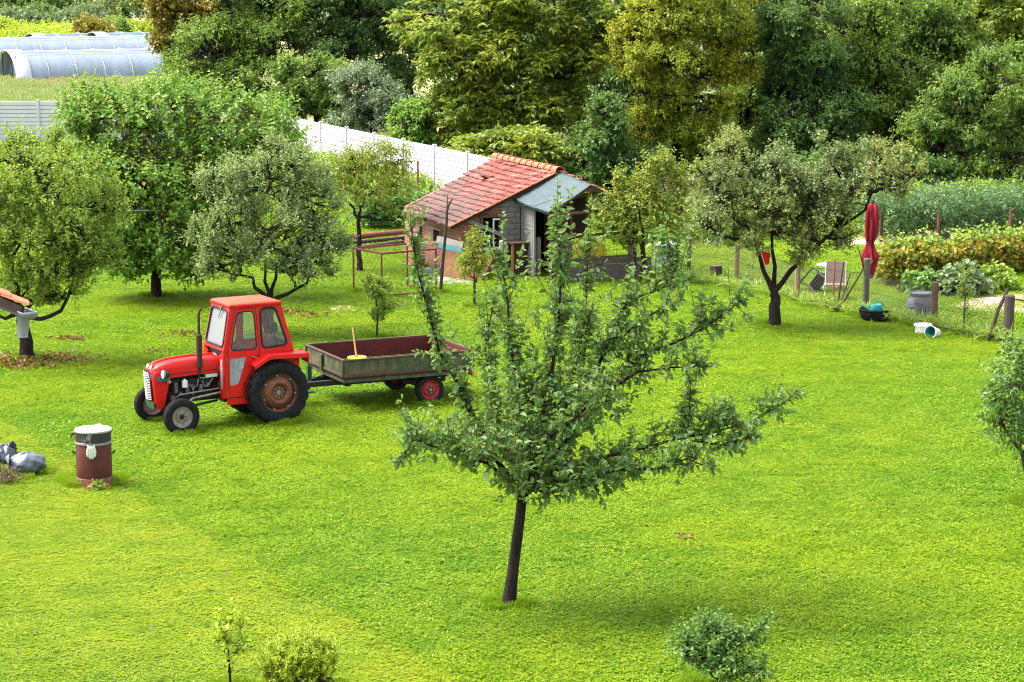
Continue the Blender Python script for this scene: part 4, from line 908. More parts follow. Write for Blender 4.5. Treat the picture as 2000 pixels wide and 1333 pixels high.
        dl = rpoly([(.99, .58), (.995, 1.52), (.81, 2.285), (.365, 2.295), (.315, 1.42), (.655, .84), (.655, .58)], .05, 3)
        mb = MB(); mb.tube([fm(a, b, -.001) for a, b in dl], .0055, 5, closed=True); door = mb.build('door_seam', IRON, p)
        mb = MB(); mb.tube([fm(.50, 1.365, -.02), fm(.36, 1.30, -.035)], .012, 7); mb.build('door_handle', STEEL, p)
        for z in (.66, 1.30): mb = MB(); mb.box(fm(1.015, z, -.008), (.035, .02, .12)); mb.build('hinge', RED_ROOF, p, bevel=.004)
        # mudguard over the rear wheel
        y0, y1 = .47, .80
        path = [(.545, 1.225), (.525, 1.25), (.24, 1.405), (.18, 1.412), (-.585, 1.385)]
        mb = MB(); mb.loft([[(x, s*y0, z), (x, s*y1, z-.012), (x, s*(y1+.004), z-.10), (x, s*(y1-.014), z-.10), (x, s*(y1-.018), z-.032), (x, s*y0, z-.02)] for x, z in path])
        mb.box((-.592, s*.635, 1.29), (.018, .34, .20))
        mb.box((-.05, s*.46, 1.15), (1.0, .02, .48))
        fd = mb.build('mudguard', RED, root, bevel=.006)
        mb = MB(); mb.box((-.592, s*.72, 1.33), (.035, .10, .07)); mb.build('tail_lamp', AMBER, fd, bevel=.008)
    # front: windscreen frame, lower cheeks, dash
    def ff(u, v, w): t = (v-1.50)/(zt-1.50); return (1.075 - .165*t + w, u*(1-.11*t), v)
    wso = [(-.50, 1.50), (.50, 1.50), (.50, zt), (-.50, zt)]
    wsi = win([(-.43, 1.57), (.43, 1.57), (.43, 2.27), (-.43, 2.27)], .09)
    mb = MB(); mb.panel(wso, [wsi], ff, -.03); fr = mb.build('windscreen_frame', RED, root, smooth=20)
    mb = MB(); mb.panel(wsi, [], lambda u, v, w: ff(u, v, -.012-w), .005); wsg = mb.build('windscreen', GLASS_F, fr, smooth=0)
    mb = MB(); mb.tube([ff(a, b, .0) for a, b in wsi], .022, 6, closed=True); mb.build('gasket', GASKET, wsg)
    mb = MB(); mb.tube([ff(.12, 2.32, .02), ff(.10, 2.22, .02), ff(.02, 2.10, .015)], .010, 6); mb.box(ff(.12, 2.30, .02), (.05, .06, .05)); mb.build('wiper', STEEL, fr)
    for s in (1, -1):
        mb = MB(); mb.panel([(.30, .57), (.50, .57), (.50, 1.52), (.30, 1.40)], [], lambda u, v, w, s=s: (1.085 - w, s*u, v), .03); ch = mb.build('front_cheek', RED, root)
        mb = MB(); mb.panel(rpoly([(.36, .74), (.45, .74), (.45, 1.34), (.36, 1.32)], .03), [], lambda u, v, w, s=s: (1.088 + w, s*u, v), .006); mb.build('strip_window', CLOUDY, ch)
    mb = MB(); mb.panel([(-.31, 1.0), (.31, 1.0), (.46, 1.5), (-.46, 1.5)], [], lambda u, v, w: (1.02 - w, u, v), .04); mb.build('dashboard', BLACK, root)
    mb = MB(); mb.tube([(1.06+.02*math.cos(a), .288*math.cos(a), 1.10+.288*math.sin(a)) for a in [math.pi*k/12 for k in range(0, 13)]], .014, 6); mb.build('hood_seal', GREYRIM, root)
    mb = MB(); mb.box((1.22, -.36, 1.62), (.08, .12, .10)); mb.build('flasher', RED, root, bevel=.015)
    # rear wall and roof
    def rf(u, v, w): t = (v-1.40)/(zt-1.40); return (-.385 + .24*t - w, u*(1-.12*t), v)
    rw = win([(-.40, 1.56), (.40, 1.56), (.40, 2.24), (-.40, 2.24)], .09)
    mb = MB(); mb.panel([(-.5, 1.38), (.5, 1.38), (.5, zt), (-.5, zt)], [rw], rf, .03); rr_ = mb.build('rear_wall', RED, root, smooth=20)
    mb = MB(); mb.panel(rw, [], lambda u, v, w: rf(u, v, .014+w), .005); rg = mb.build('rear_window', GLASS, rr_, smooth=0)
    mb = MB(); mb.tube([rf(a, b, 0) for a, b in rw], .02, 6, closed=True); mb.build('gasket', GASKET, rg)
    mb = MB()
    def rs(x0, x1, hw_, z): return [(x0, -hw_, z), (x1, -hw_, z), (x1, hw_, z), (x0, hw_, z)]
    mb.loft([rs(-.17, .93, .475, 2.325), rs(-.18, .94, .485, 2.36), rs(-.17, .93, .478, 2.39)]); roof = mb.build('cab_roof', RED, root, bevel=.012)
    mb = MB(); mb.loft([rs(-.165, .925, .473, 2.388), rs(-.12, .87, .43, 2.412)]); mb.build('roof_skin', RED_ROOF, roof, bevel=.01, label='sun faded orange red roof sheet')
    mb = MB(); mb.box((.35, 0, .98), (1.3, .88, .03)); mb.box((-.30, 0, 1.19), (.05, .88, .40)); mb.build('cab_floor', RED_IN, root)
    mb = MB(); mb.box((.02, 0, 1.25), (.42, .44, .10), rot=(0, .05, 0)); mb.box((-.17, 0, 1.47), (.09, .42, .36), rot=(0, -.15, 0)); seat = mb.build('seat', BLACK, root, bevel=.03)
    mb = MB(); mb.lathe([(0, .12), (.06, .105), (.10, .05), (.105, -.02), (.08, -.09), (0, -.12)], 20, Matrix.Translation(Vector((-.14, .17, 1.83))) @ Matrix.Scale(.75, 4, (1, 0, 0))); mb.tube([(-.15, .17, 1.5), (-.15, .17, 1.75)], .015, 6); mb.build('headrest', BLACK, seat)
    mb = MB(); C0 = Vector((.56, 0, 1.50)); ring = [C0 + Vector((.20*math.sin(a)*-.35, .20*math.cos(a), .20*math.sin(a)*.93)) for a in [2*math.pi*k/20 for k in range(20)]]
    mb.tube(ring, .013, 6, closed=True); mb.tube([C0, C0+Vector((.42, 0, -.22))], .018, 8)
    for k in (0, 7, 13): mb.tube([C0, ring[k]], .008, 5)
    mb.build('steering_wheel', BLACK, root)
tractor()

# ------------------------------------------------------------------ trailer
TRG = surf('trailer_green', (.014, .044, .020), (.036, .062, .028), .65, 3, spots=(.125, .085, .045), spot_scale=4.5, spot_lo=.43, spot_hi=.64, stretch=(1, 1, .7))
TRI = surf('trailer_inside', (.095, .013, .009), (.048, .010, .008), .7, 4, spots=(.15, .035, .03), spot_scale=8, spot_lo=.55, spot_hi=.75)
TRB = surf('trailer_rim_rust', (.085, .045, .030), (.045, .030, .022), .75, 9)
TRD = surf('chassis_dark', (.020, .022, .022), (.035, .030, .026), .75, 9)
RIMRED = surf('rim_red', (.30, .022, .022), (.20, .02, .02), .5, 8, spots=(.35, .12, .05), spot_scale=14, spot_lo=.6)
def trailer():
    L, Wd, zt, zb = 2.82, 2.15, 1.075, .70
    root = thing('trailer', 'single axle farm trailer with mottled green sides and dark red inside, hitched to the tractor', 'trailer', (-3.355, 46.404, 0), .443)
    # local: x back along the near side, y to the far side
    def sidewall(name, a, b, nposts, out):
        a, b = Vector(a), Vector(b); d = (b-a); ln = d.length; d.normalize(); n = Vector(out)
        mb = MB(); c = (a+b)/2
        ang = math.atan2(d.y, d.x)
        mb.box(c + Vector((0, 0, (zt+zb)/2)) , (ln, .03, zt-zb-.02), rot=(0, 0, ang)); o = mb.build(name, TRG, root, bevel=.004)
        mb = MB(); mb.box(c - n*.019 + Vector((0, 0, (zt+zb)/2)), (ln-.06, .008, zt-zb-.05), rot=(0, 0, ang)); mb.build('lining', TRI, o)
        mb = MB(); mb.box(c + n*.010 + Vector((0, 0, zt-.008)), (ln+.03, .055, .035), rot=(0, 0, ang)); mb.box(c + n*.022 + Vector((0, 0, zb+.045)), (ln, .03, .05), rot=(0, 0, ang)); mb.build('top_rail', TRB, o, bevel=.005)
        for k in range(nposts):
            mb = MB(); q = a + d*(ln*(k+.0)/(nposts-1) if nposts > 1 else ln/2); q = q + d*(.03 if k == 0 else (-.03 if k == nposts-1 else 0))
            mb.box(q + n*.026 + Vector((0, 0, (zt+zb)/2)), (.045, .028, zt-zb-.06), rot=(0, 0, ang)); mb.build('stake', TRG, o, bevel=.004)
        return o
    sidewall('side_board', (0, 0, 0), (L, 0, 0), 4, (0, -1, 0)); sidewall('side_board', (0, Wd, 0), (L, Wd, 0), 4, (0, 1, 0))
    hb = sidewall('head_board', (0, 0, 0), (0, Wd, 0), 2, (-1, 0, 0)); sidewall('tail_board', (L, 0, 0), (L, Wd, 0), 3, (1, 0, 0))
    mb = MB(); mb.box((-.045, Wd*.55, .86), (.05, .13, .34)); mb.build('document_box', TRG, hb, bevel=.01)
    mb = MB(); mb.box((L/2, Wd/2, zb-.01), (L-.04, Wd-.04, .03)); mb.build('floor', TRI, root)
    mb = MB()
    mb.box((L/2, .05, zb-.065), (L, .05, .07)); mb.box((L/2, Wd-.05, zb-.065), (L, .05, .07))
    for x in (.02, .7, 1.4, 2.1, L-.03): mb.box((x, Wd/2, zb-.065), (.05, Wd-.12, .07))
    mb.build('bed_frame', TRG, root, bevel=.005)
    mb = MB()
    for y in (Wd/2-.35, Wd/2+.35): mb.box((L/2+.1, y, .52), (L-.3, .09, .17))
    mb.box((.35, Wd/2, .50), (.10, .8, .2)); mb.box((1.93, Wd/2, .44), (.14, Wd-.6, .10)); mb.box((1.93, Wd/2, .30), (.1, Wd-.3, .09))
    for s in (-1, 1):
        mb.beam((.3, Wd/2+s*.33, .50), (-.85, Wd/2+s*.06, .44), .09, .11)
        for k in range(3): mb.tube([(1.45, Wd/2+s*.62, .42+k*.025), (1.93, Wd/2+s*.62, .36+k*.025), (2.41, Wd/2+s*.62, .42+k*.025)], .02, 6)
    mb.tube([(.2, Wd/2, .62), (1.1, Wd/2, .52)], .07, 12)
    mb.build('chassis', TRD, root, bevel=.01)
    mb = MB(); mb.beam((-.80, Wd/2, .44), (-1.32, Wd/2, .44), .10, .09); mb.tube([(-1.32+.06*math.cos(a), Wd/2+.06*math.sin(a), .44) for a in [k*.524 for k in range(12)]], .02, 6, closed=True)
    mb.build('drawbar', TRG, root, bevel=.01)
    mb = MB(); mb.box((-.30, Wd/2+.15, .62), (.09, .09, .34)); mb.tube([(-.30, Wd/2+.15, .30), (-.30, Wd/2+.15, .84)], .028, 8); mb.box((-.30, Wd/2+.15, .25), (.2, .2, .02)); mb.tube([(-.30, Wd/2+.15, .84), (-.36, Wd/2+.15, .88), (-.42, Wd/2+.15, .88)], .012, 6)
    mb.build('jack_stand', GREENP, root)
    mb = MB(); mb.tube([(-.95, Wd/2+.02, .5), (-.6, Wd/2-.1, .38), (-.3, Wd/2-.05, .55), (-.02, Wd/2-.2, .68)], .012, 6); mb.tube([(-.9, Wd/2+.06, .5), (-.5, Wd/2, .33), (-.2, Wd/2+.05, .6)], .010, 6); mb.build('brake_hose', BLACK, root)
    for y, s in ((.20, -1), (Wd-.20, 1)):
        S = Matrix.Translation(Vector((1.93, y, .30))) @ Matrix.Rotation(-math.pi/2*s, 4, 'X'); R, h, rr = .30, .10, .20
        e = bpy.data.objects.new('wheel', None); COL.objects.link(e); e.parent = root; e.empty_display_size = .1
        mb = MB(); mb.lathe([(rr, -h*.7), (rr+.02, -h*.9), ((R+rr)/2, -h), (R*.93, -h*.93), (R*.99, -h*.7), (R, 0), (R*.99, h*.7), (R*.93, h*.93), ((R+rr)/2, h), (rr+.02, h*.9), (rr, h*.7)], 40, S); mb.build('tyre', RUBBER, e, smooth=50)
        mb = MB(); mb.lathe([(rr+.012, h*.8), (rr+.012, h*.7), (rr-.01, h*.62), (rr-.03, h*.35), (rr*.75, h*.25), (rr*.62, h*.5), (rr*.35, h*.55), (rr*.3, h*.4), (0, h*.4)], 36, S); rim = mb.build('rim', RIMRED, e, smooth=30)
        mb = MB(); mb.lathe([(0, h*.95), (.028, h*.92), (.034, h*.5), (.045, h*.4)], 14, S)
        for k in range(5): mb.lathe([(0, h*.75), (.012, h*.72), (.013, h*.45)], 6, S @ Matrix.Translation(Vector((.07*math.cos(k*1.257), .07*math.sin(k*1.257), 0))))
        mb.build('hub', STEEL, rim)
        mb = MB(); mb.tube([(1.93+.36*math.cos(a), y, .30+.36*math.sin(a)) for a in [math.pi*(.12+.76*k/10) for k in range(11)]], .012, 4)
        mb.build('wheel_arch', TRD, root)
    for y in (.12, Wd-.12):
        mb = MB(); mb.box((L+.03, y, .58), (.05, .16, .10)); mb.build('tail_lamp', AMBER, root, bevel=.01)
    return root
trailer()
def trl(x, y, z): c, s = math.cos(.443), math.sin(.443); return (-3.355 + c*x - s*y, 46.404 + s*x + c*y, z)
YEL = surf('yellow_plastic', (.55, .60, .02), (.45, .50, .02), .4, 6)
BROOM = surf('pale_wood', (.62, .40, .12), (.50, .30, .08), .6, 10)
def bucket_lid():
    o = thing('round_tub', 'flat yellow green tub standing inside the trailer at its near front corner', 'tub', trl(.40, .32, .705))
    mb = MB(); mb.lathe([(0, .0), (.15, .0), (.165, .02), (.18, .33), (.185, .36), (.175, .37), (.165, .345), (0, .335)], 28); mb.build('tub_body', YEL, o)
    mb = MB(); mb.tube([(.187*math.cos(a), .187*math.sin(a), .35) for a in [k*.2618 for k in range(24)]], .012, 6, closed=True); mb.build('rim', YEL, o)
    o = thing('broom', 'upright pale wooden broom handle above the yellow tub in the trailer', 'broom', trl(.42, .40, 1.03))
    mb = MB(); mb.tube([(0, 0, 0), (-.03, .02, .25), (-.075, .05, .62)], .016, 8); mb.build('handle', BROOM, o)
    mb = MB(); mb.lathe([(0, .085), (.025, .08), (.03, .04), (.028, .015), (0, .012)], 12); mb.build('ferrule', STEEL, o)
bucket_lid()
# ------------------------------------------------------------------ brick shed with tiled roof and awning porch
def brick_mat(name, c1, c2, mortar, scale, rough=.9):
    m, nt, bs = _mat(name); tc = nt.nodes.new("ShaderNodeTexCoord"); geo = nt.nodes.new("ShaderNodeNewGeometry")
    sx = nt.nodes.new("ShaderNodeSeparateXYZ"); nt.links.new(tc.outputs["Object"], sx.inputs[0])
    cb = nt.nodes.new("ShaderNodeCombineXYZ"); nt.links.new(_math(nt, 'ADD', sx.outputs[0], sx.outputs[1]), cb.inputs[0]); nt.links.new(sx.outputs[2], cb.inputs[1])
    b = nt.nodes.new("ShaderNodeTexBrick"); nt.links.new(cb.outputs[0], b.inputs["Vector"])
    b.inputs["Scale"].default_value = 1.0; b.inputs["Brick Width"].default_value = scale; b.inputs["Row Height"].default_value = scale*.36
    b.inputs["Mortar Size"].default_value = scale*.055; b.inputs["Color1"].default_value = (*c1, 1); b.inputs["Color2"].default_value = (*c2, 1); b.inputs["Mortar"].default_value = (*mortar, 1)
    b.inputs["Bias"].default_value = -.1; b.inputs["Mortar Smooth"].default_value = .2
    st = _ramp(nt, _noise(nt, 2.2, 6, .7), [(.48, (0, 0, 0)), (.68, (1, 1, 1))])
    c = _mix(nt, _math(nt, 'MULTIPLY', st, .6), b.outputs[0], (.10, .06, .045))
    st2 = _ramp(nt, _noise(nt, 3.1, 5, .7, stretch=(1, 1, .5)), [(.55, (0, 0, 0)), (.72, (1, 1, 1))])
    c = _mix(nt, _math(nt, 'MULTIPLY', st2, .6), c, (.24, .19, .15))
    nt.links.new(c, bs.inputs["Base Color"]); bs.inputs["Roughness"].default_value = rough; _bump(nt, bs, b.outputs["Fac"], -.5, .02); return m
BRICK = brick_mat('red_brick', (.30, .055, .028), (.17, .040, .026), (.20, .165, .135), .25)
BLOCK = brick_mat('grey_block', (.24, .225, .21), (.19, .18, .17), (.13, .115, .105), .45)
def tile_mat():
    m, nt, bs = _mat('roof_tile'); geo = nt.nodes.new("ShaderNodeNewGeometry"); tc = nt.nodes.new("ShaderNodeTexCoord"); sx = nt.nodes.new("ShaderNodeSeparateXYZ"); nt.links.new(tc.outputs["Object"], sx.inputs[0])
    c = _ramp(nt, geo.outputs["Random Per Island"], [(0, (.15, .040, .032)), (.4, (.175, .054, .040)), (.8, (.23, .080, .060)), (1, (.31, .145, .115))])
    # darker grey brown towards the low far corner, broken up by noise
    k = _math(nt, 'ADD', _math(nt, 'MULTIPLY', sx.outputs[0], -.42), _math(nt, 'MULTIPLY', sx.outputs[1], .10)); k = _math(nt, 'ADD', k, _math(nt, 'MULTIPLY', _noise(nt, 1.6, 6, .7), 1.9))
    f = _ramp(nt, k, [(.30, (0, 0, 0)), (.78, (1, 1, 1))]); c = _mix(nt, _math(nt, 'MULTIPLY', f, .82), c, (.115, .078, .072))
    f = _ramp(nt, _noise(nt, 5, 5, .7), [(.60, (0, 0, 0)), (.72, (1, 1, 1))]); c = _mix(nt, _math(nt, 'MULTIPLY', f, .5), c, (.34, .22, .15))
    nt.links.new(c, bs.inputs["Base Color"]); bs.inputs["Roughness"].default_value = .85; bs.inputs["Specular IOR Level"].default_value = .15; _bump(nt, bs, _noise(nt, 18, 4, .6), .3, .01); return m
TILE = tile_mat()
RIDGE = surf('ridge_tile', (.46, .12, .05), (.34, .09, .045), .75, 5, spots=(.45, .38, .25), spot_scale=7, spot_lo=.58, spot_hi=.72, spec=.25)
OLDWOOD = surf('old_wood', (.14, .085, .060), (.075, .048, .036), .85, 5, stretch=(1, 1, 6), spec=.2)
DARKWOOD = surf('dark_wood', (.055, .032, .026), (.030, .020, .018), .85, 7, spec=.2)
REDWOOD = surf('red_brown_wood', (.20, .065, .045), (.10, .040, .030), .8, 7, spec=.2)
GREYWOOD = surf('grey_wood', (.26, .24, .22), (.15, .14, .135), .85, 6, spec=.2)
DOORW = surf('flaking_white', (.27, .26, .26), (.20, .195, .20), .7, 4, spots=(.13, .10, .09), spot_scale=9, spot_lo=.58, spot_hi=.66)
TARP = surf('tarp_grey_green', (.075, .10, .105), (.045, .068, .072), .55, 3.5, stretch=(3, .5, 1), spec=.1)
TARP2 = surf('tarp_beige', (.26, .25, .21), (.19, .18, .155), .5, 3)
TARPB = surf('black_sheet', (.016, .018, .020), (.05, .055, .06), .35, 7)
OSB = surf('chipboard', (.24, .105, .045), (.085, .04, .022), .85, 4, spots=(.36, .20, .10), spot_scale=16, spot_lo=.55, spot_hi=.7)
RUST = surf('rust_frame', (.22, .060, .040), (.12, .040, .030), .8, 12, spec=.2)
CONC = surf('concrete', (.30, .28, .25), (.19, .18, .165), .9, 10, spots=(.12, .12, .09), spot_scale=12)
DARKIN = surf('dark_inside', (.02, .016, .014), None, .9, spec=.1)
TEALW = surf('teal_board', (.03, .20, .22), (.03, .13, .16), .7, 8)
SHX, SHY, SHR = -1.552, 66.13, .376
def sl_(x, y, z): c, s = math.cos(SHR), math.sin(SHR); return (SHX + c*x - s*y, SHY + s*x + c*y, z)
def shed():
    L, Wd, ze, zr = 5.04, 3.12, 1.54, 2.90
    root = thing('shed', 'low brick shed with a sagging red tiled roof and a tarpaulin awning over its porch', 'shed', (SHX, SHY, 0), SHR)
    sl = (zr-ze)/Wd
    x0 = .16; WR = 1.15; x1 = Wd+WR-.16; y0 = .18; y1 = L-.15; th = .14
    def under(x): return ze + sl*(x if x <= Wd else 2*Wd-x) - .09
    # gable towards the camera, with window and doorway openings
    win = [(.80, .80), (1.36, .80), (1.36, 1.66), (.80, 1.66)]
    dr = [(2.15, .02), (3.0, .02), (3.0, 1.92), (2.15, 1.92)]
    mb = MB(); mb.panel([(x0, -.05), (1.42, -.05), (1.42, under(1.42)), (x0, under(x0))], [[(a, b) for a, b in win if a] ], lambda u, v, w: (u, y0+w, v), th); fw = mb.build('front_wall', BRICK, root, smooth=0)
    mb = MB(); mb.panel([(1.42, -.05), (2.10, -.05), (2.10, 1.95), (2.95, 1.95), (2.95, -.05), (x1, -.05), (x1, under(x1)), (Wd, under(Wd)), (1.42, under(1.42))], [], lambda u, v, w: (u, y0+w, v), th); mb.build('block_wall', BLOCK, fw, smooth=0)
    mb = MB(); mb.panel([(3.0, .9), (x1-.06, .9), (x1-.06, 2.1), (3.0, 2.1)], [], lambda u, v, w: (u, y0-.03+w, v), .02); mb.build('porch_shade_sheet', DARKWOOD, root)  # dark sheet added for the darkness inside the porch
    hat = [(2.20, .72), (2.62, .72), (2.62, 1.10), (2.20, 1.10)]
    # eave side wall
    hat = [(1.75, .78), (2.4, .78), (2.4, 1.12), (1.75, 1.12)]
    mb = MB(); mb.panel([(y0+th, -.05), (y1, -.05), (y1, under(x0)), (y0+th, under(x0))], [hat], lambda u, v, w: (x0+w, u, v), th); mb.build('side_wall', BRICK, root, smooth=0)
    mb = MB(); mb.box((x1-th/2, (y0+y1)/2+th/2, under(x1)/2-.02), (th, y1-y0-th, under(x1)-.02)); mb.panel([(x0, -.05), (x1, -.05), (x1, under(x1)), (Wd, under(Wd)), (x0, under(x0))], [], lambda u, v, w: (u, y1+w+.003, v), th); mb.build('back_wall', BRICK, root, smooth=0)
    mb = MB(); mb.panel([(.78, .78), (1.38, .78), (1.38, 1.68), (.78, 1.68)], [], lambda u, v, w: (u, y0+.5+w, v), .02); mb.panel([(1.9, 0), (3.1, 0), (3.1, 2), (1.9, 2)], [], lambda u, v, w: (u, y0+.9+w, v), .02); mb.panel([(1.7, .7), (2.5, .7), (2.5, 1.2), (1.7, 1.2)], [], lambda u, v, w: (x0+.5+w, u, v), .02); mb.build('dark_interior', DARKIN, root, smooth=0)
    # window frame, open casement, lintel
    mb = MB()
    for a, b in (((.80, .80), (.80, 1.66)), ((1.36, .80), (1.36, 1.66)), ((.74, 1.69), (1.44, 1.69))): mb.beam((a[0], y0-.02, a[1]), (b[0], y0-.02, b[1]), .07, .07)
    wf = mb.build('window_frame', OLDWOOD, root)
    mb = MB(); mb.beam((.72, y0-.08, .77), (1.46, y0-.08, .77), .14, .035); mb.build('window_sill', WHITE, wf)
    mb = MB(); mb.box((1.16, y0-.03, 1.22), (.035, .04, .82)); mb.box((1.26, y0-.05, 1.60), (.18, .04, .04)); mb.build('casement', WHITE, wf)
    mb = MB(); mb.beam((.25, y0-.05, 1.66), (1.45, y0-.11, 1.12), .045, .11); mb.build('leaning_plank', GREYWOOD, root)
    mb = MB()
    for a, b in (((1.75, .78), (1.75, 1.12)), ((2.4, .78), (2.4, 1.12)), ((1.68, 1.15), (2.9, 1.15)), ((1.68, .75), (2.46, .75))): mb.beam((x0-.02, a[0], a[1]), (x0-.02, b[0], b[1]), .06, .05)
    mb.build('hatch_frame', GREYWOOD, root)
    # roof: courses of tiles, both slopes
    rng = np.random.default_rng(8)
    SLAB = DARKWOOD
    for sgn, nm in ((1, 'left'), (-1, 'right')):
        mb = MB(); rows = 15; cols = 25; ov = .22; run = (Wd if sgn > 0 else WR) + ov; rows = 15 if sgn > 0 else 6; tw = (L+.1)/cols
        for r in range(rows):
            for c in range(cols):
                if sgn > 0 and -.05 + (c+.5)*tw > L - .95*((r+1)/rows)**1.3: continue
                if sgn > 0 and r == rows-1 and c > 22: pass
                u0 = run*(r/rows) + rng.normal(0, .016); u1 = u0 + run/rows*1.22
                sag = -.05*math.sin(math.pi*(c+.5)/cols)*math.sin(math.pi*min(1, r/rows+.2))
                z = lambda u: zr - sl*u + .02 + sag
                y = -.05 + c*tw; lift = .046 + abs(rng.normal(0, .012))
                X = lambda u: (Wd - u) if sgn > 0 else (Wd + u)
                prof = [(.0, 0), (.12, .018), (.5, .030), (.88, .018), (1.0, 0)]
                V = []; 
                for (q, hz) in prof:
                    yy = y + q*tw*.985; rnd = .045*(1-abs(2*q-1)**2)
                    V.append((X(u0), yy, z(u0)+hz*.5)); V.append((X(u1-.045+rnd), yy, z(u1)+lift+hz*.6)); V.append((X(u1-.045+rnd), yy, z(u1)+lift+hz*.6-.05))
                Fq = []
                for k in range(4): Fq += [(3*k, 3*k+1, 3*k+4, 3*k+3), (3*k+1, 3*k+2, 3*k+5, 3*k+4)]
                mb.add(V, Fq)
        rf = mb.build('roof', TILE, root, smooth=0, fixn=False)
        mb = MB()
        for y in (.0, L*.45): 
            mb = MB(); a = (Wd, y, zr-.055); b = ((Wd-(Wd+.18)) if sgn > 0 else (Wd+WR+.18), y, zr-.055-sl*((Wd if sgn > 0 else WR)+.18)); mb.beam(a, b, .06, .06); mb.build('rafter', DARKWOOD, rf)
        rw_ = (Wd if sgn > 0 else WR)+.16; ec = .95 if sgn > 0 else 0; mb = MB(); xx = (lambda u: Wd-u) if sgn > 0 else (lambda u: Wd+u)
        mb.loft([[(xx(0), -.03, zr-.03), (xx(0), L+.03, zr-.03), (xx(0), L+.03, zr-.012), (xx(0), -.03, zr-.012)], [(xx(rw_), -.03, zr-.03-sl*rw_), (xx(rw_), L+.03-ec, zr-.03-sl*rw_), (xx(rw_), L+.03-ec, zr-.012-sl*rw_), (xx(rw_), -.03, zr-.012-sl*rw_)]])
        mb.build('roof_boards', DARKWOOD, rf, smooth=0)
    # a slipped tile and a verge of thin red edge tiles
    mb = MB(); mb.box((Wd-1.1, 3.1, zr-sl*1.1+.085), (.34, .2, .02), rot=(0, .41, .5)); mb.build('loose_tile', TILE, root)
    mb = MB()
    for k in range(9):
        u = .15 + k*.36; mb.box((Wd-u-.16, -.065, zr-sl*(u+.16)+.035), (.36, .05, .035), rot=(0, -math.atan(sl), 0))
    mb.build('verge_tile', RIDGE, root, bevel=.004)
    mb = MB(); n = 11
    for k in range(n):
        y = -.08 + k*(L+.12)/n
        for q in range(1):
            M = Matrix.Translation(Vector((Wd, y, zr+.015))) @ Matrix.Rotation(-math.pi/2, 4, 'X')
            prof = [(.135, 0), (.150, .0), (.152, .04), (.132, .055), (.122, (L+.12)/n+.03), (.108, (L+.12)/n+.03), (.12, 0.06)]
            V = []; A = 10
            for a in range(A+1):
                an = math.pi + math.pi*a/A
                for r, h in prof: V.append(M @ Vector((r*math.cos(an), r*math.sin(an)*1.0, h)))
            mm = len(prof); Fq = [(a*mm+i, (a+1)*mm+i, (a+1)*mm+(i+1) % mm, a*mm+(i+1) % mm) for a in range(A) for i in range(mm)]
            mb.add(V, Fq)
    mb.build('ridge_tile', RIDGE, root, smooth=40)
    # porch in front of the right half of the gable
    yf = -2.12; xp = Wd+.02; zp = 2.70; xl = 2.0; xr = 4.55; zl = 2.02
    mb = MB(); mb.beam((xl, y0-.06, 0), (xl, y0-.06, 2.10), .05, .05); mb.beam((xl+.02, yf, 0), (xl+.02, yf, 1.96), .07, .07); mb.build('porch_post', DARKWOOD, root)
    mb = MB(); mb.beam((xp, yf, 0), (xp, yf, zp-.05), .09, .09); mb.build('porch_post', REDWOOD, root)
    mb = MB(); mb.beam((xr, yf, 0), (xr, yf, 2.05), .08, .08); mb.build('porch_post', DARKWOOD, root)
    for x, h in ((2.82, 2.45), (2.62, 1.9)): 
        mb = MB(); mb.beam((x, yf+.5, 0), (x, yf+.5, h), .06, .06); mb.build('porch_post', REDWOOD, root)
    mb = MB()
    for z, a, b in ((1.95, xl, xp), (1.98, xp, xr), (1.32, xl, xr), (.66, xl+.2, xr)): mb.beam((a, yf-.045, z), (b, yf-.05, z+.02), .045, .075)
    mb.beam((xl, yf-.01, 1.95), (xl, y0, 2.12), .05, .08); mb.beam((xp, yf, zp-.04), (xp, y0, zr-.16), .06, .08); mb.beam((xl-.05, yf, zl-.04), (xp, yf, zp-.06), .05, .07); mb.beam((xp, yf, zp-.06), (xr+.1, yf, 2.05), .05, .07)
    mb.build('porch_rail', OLDWOOD, root)
    mb = MB()
    for k in range(12):
        x = xl+.15+k*.2; mb.beam((x, yf-.075, .66), (x, yf-.075, 1.36), .006, .006)
    for k in range(5): mb.beam((xl+.1, yf-.082, .74+k*.14), (xr, yf-.082, .74+k*.14), .006, .006)
    mb.build('wire_grid', DARKWOOD, root)
    mb = MB(); mb.box((xl+.02, -.36, 1.02), (.04, 1.02, 2.02)); pd = mb.build('white_door', DOORW, root, label='old white panelled door standing as the porch side wall')
    mb = MB()
    for (yy, zz, hh) in ((-.36, .98, .72), (-.36, 1.66, .46)):
        mb.box((xl-.006, yy, zz), (.012, .78, hh))
    mb.build('door_panel', surf('door_panel', (.23, .22, .22), (.18, .175, .175), .7, 5, spots=(.12, .10, .09), spot_scale=11, spot_lo=.56, spot_hi=.64), pd, bevel=.006)
    mb = MB()
    for yy in (-.84, .12): mb.box((xl-.008, yy, 1.02), (.016, .06, 2.0))
    for zz in (.58, 1.38, 1.94): mb.box((xl-.010, -.36, zz), (.020, .90, .06))
    mb.build('door_rail', DOORW, pd)
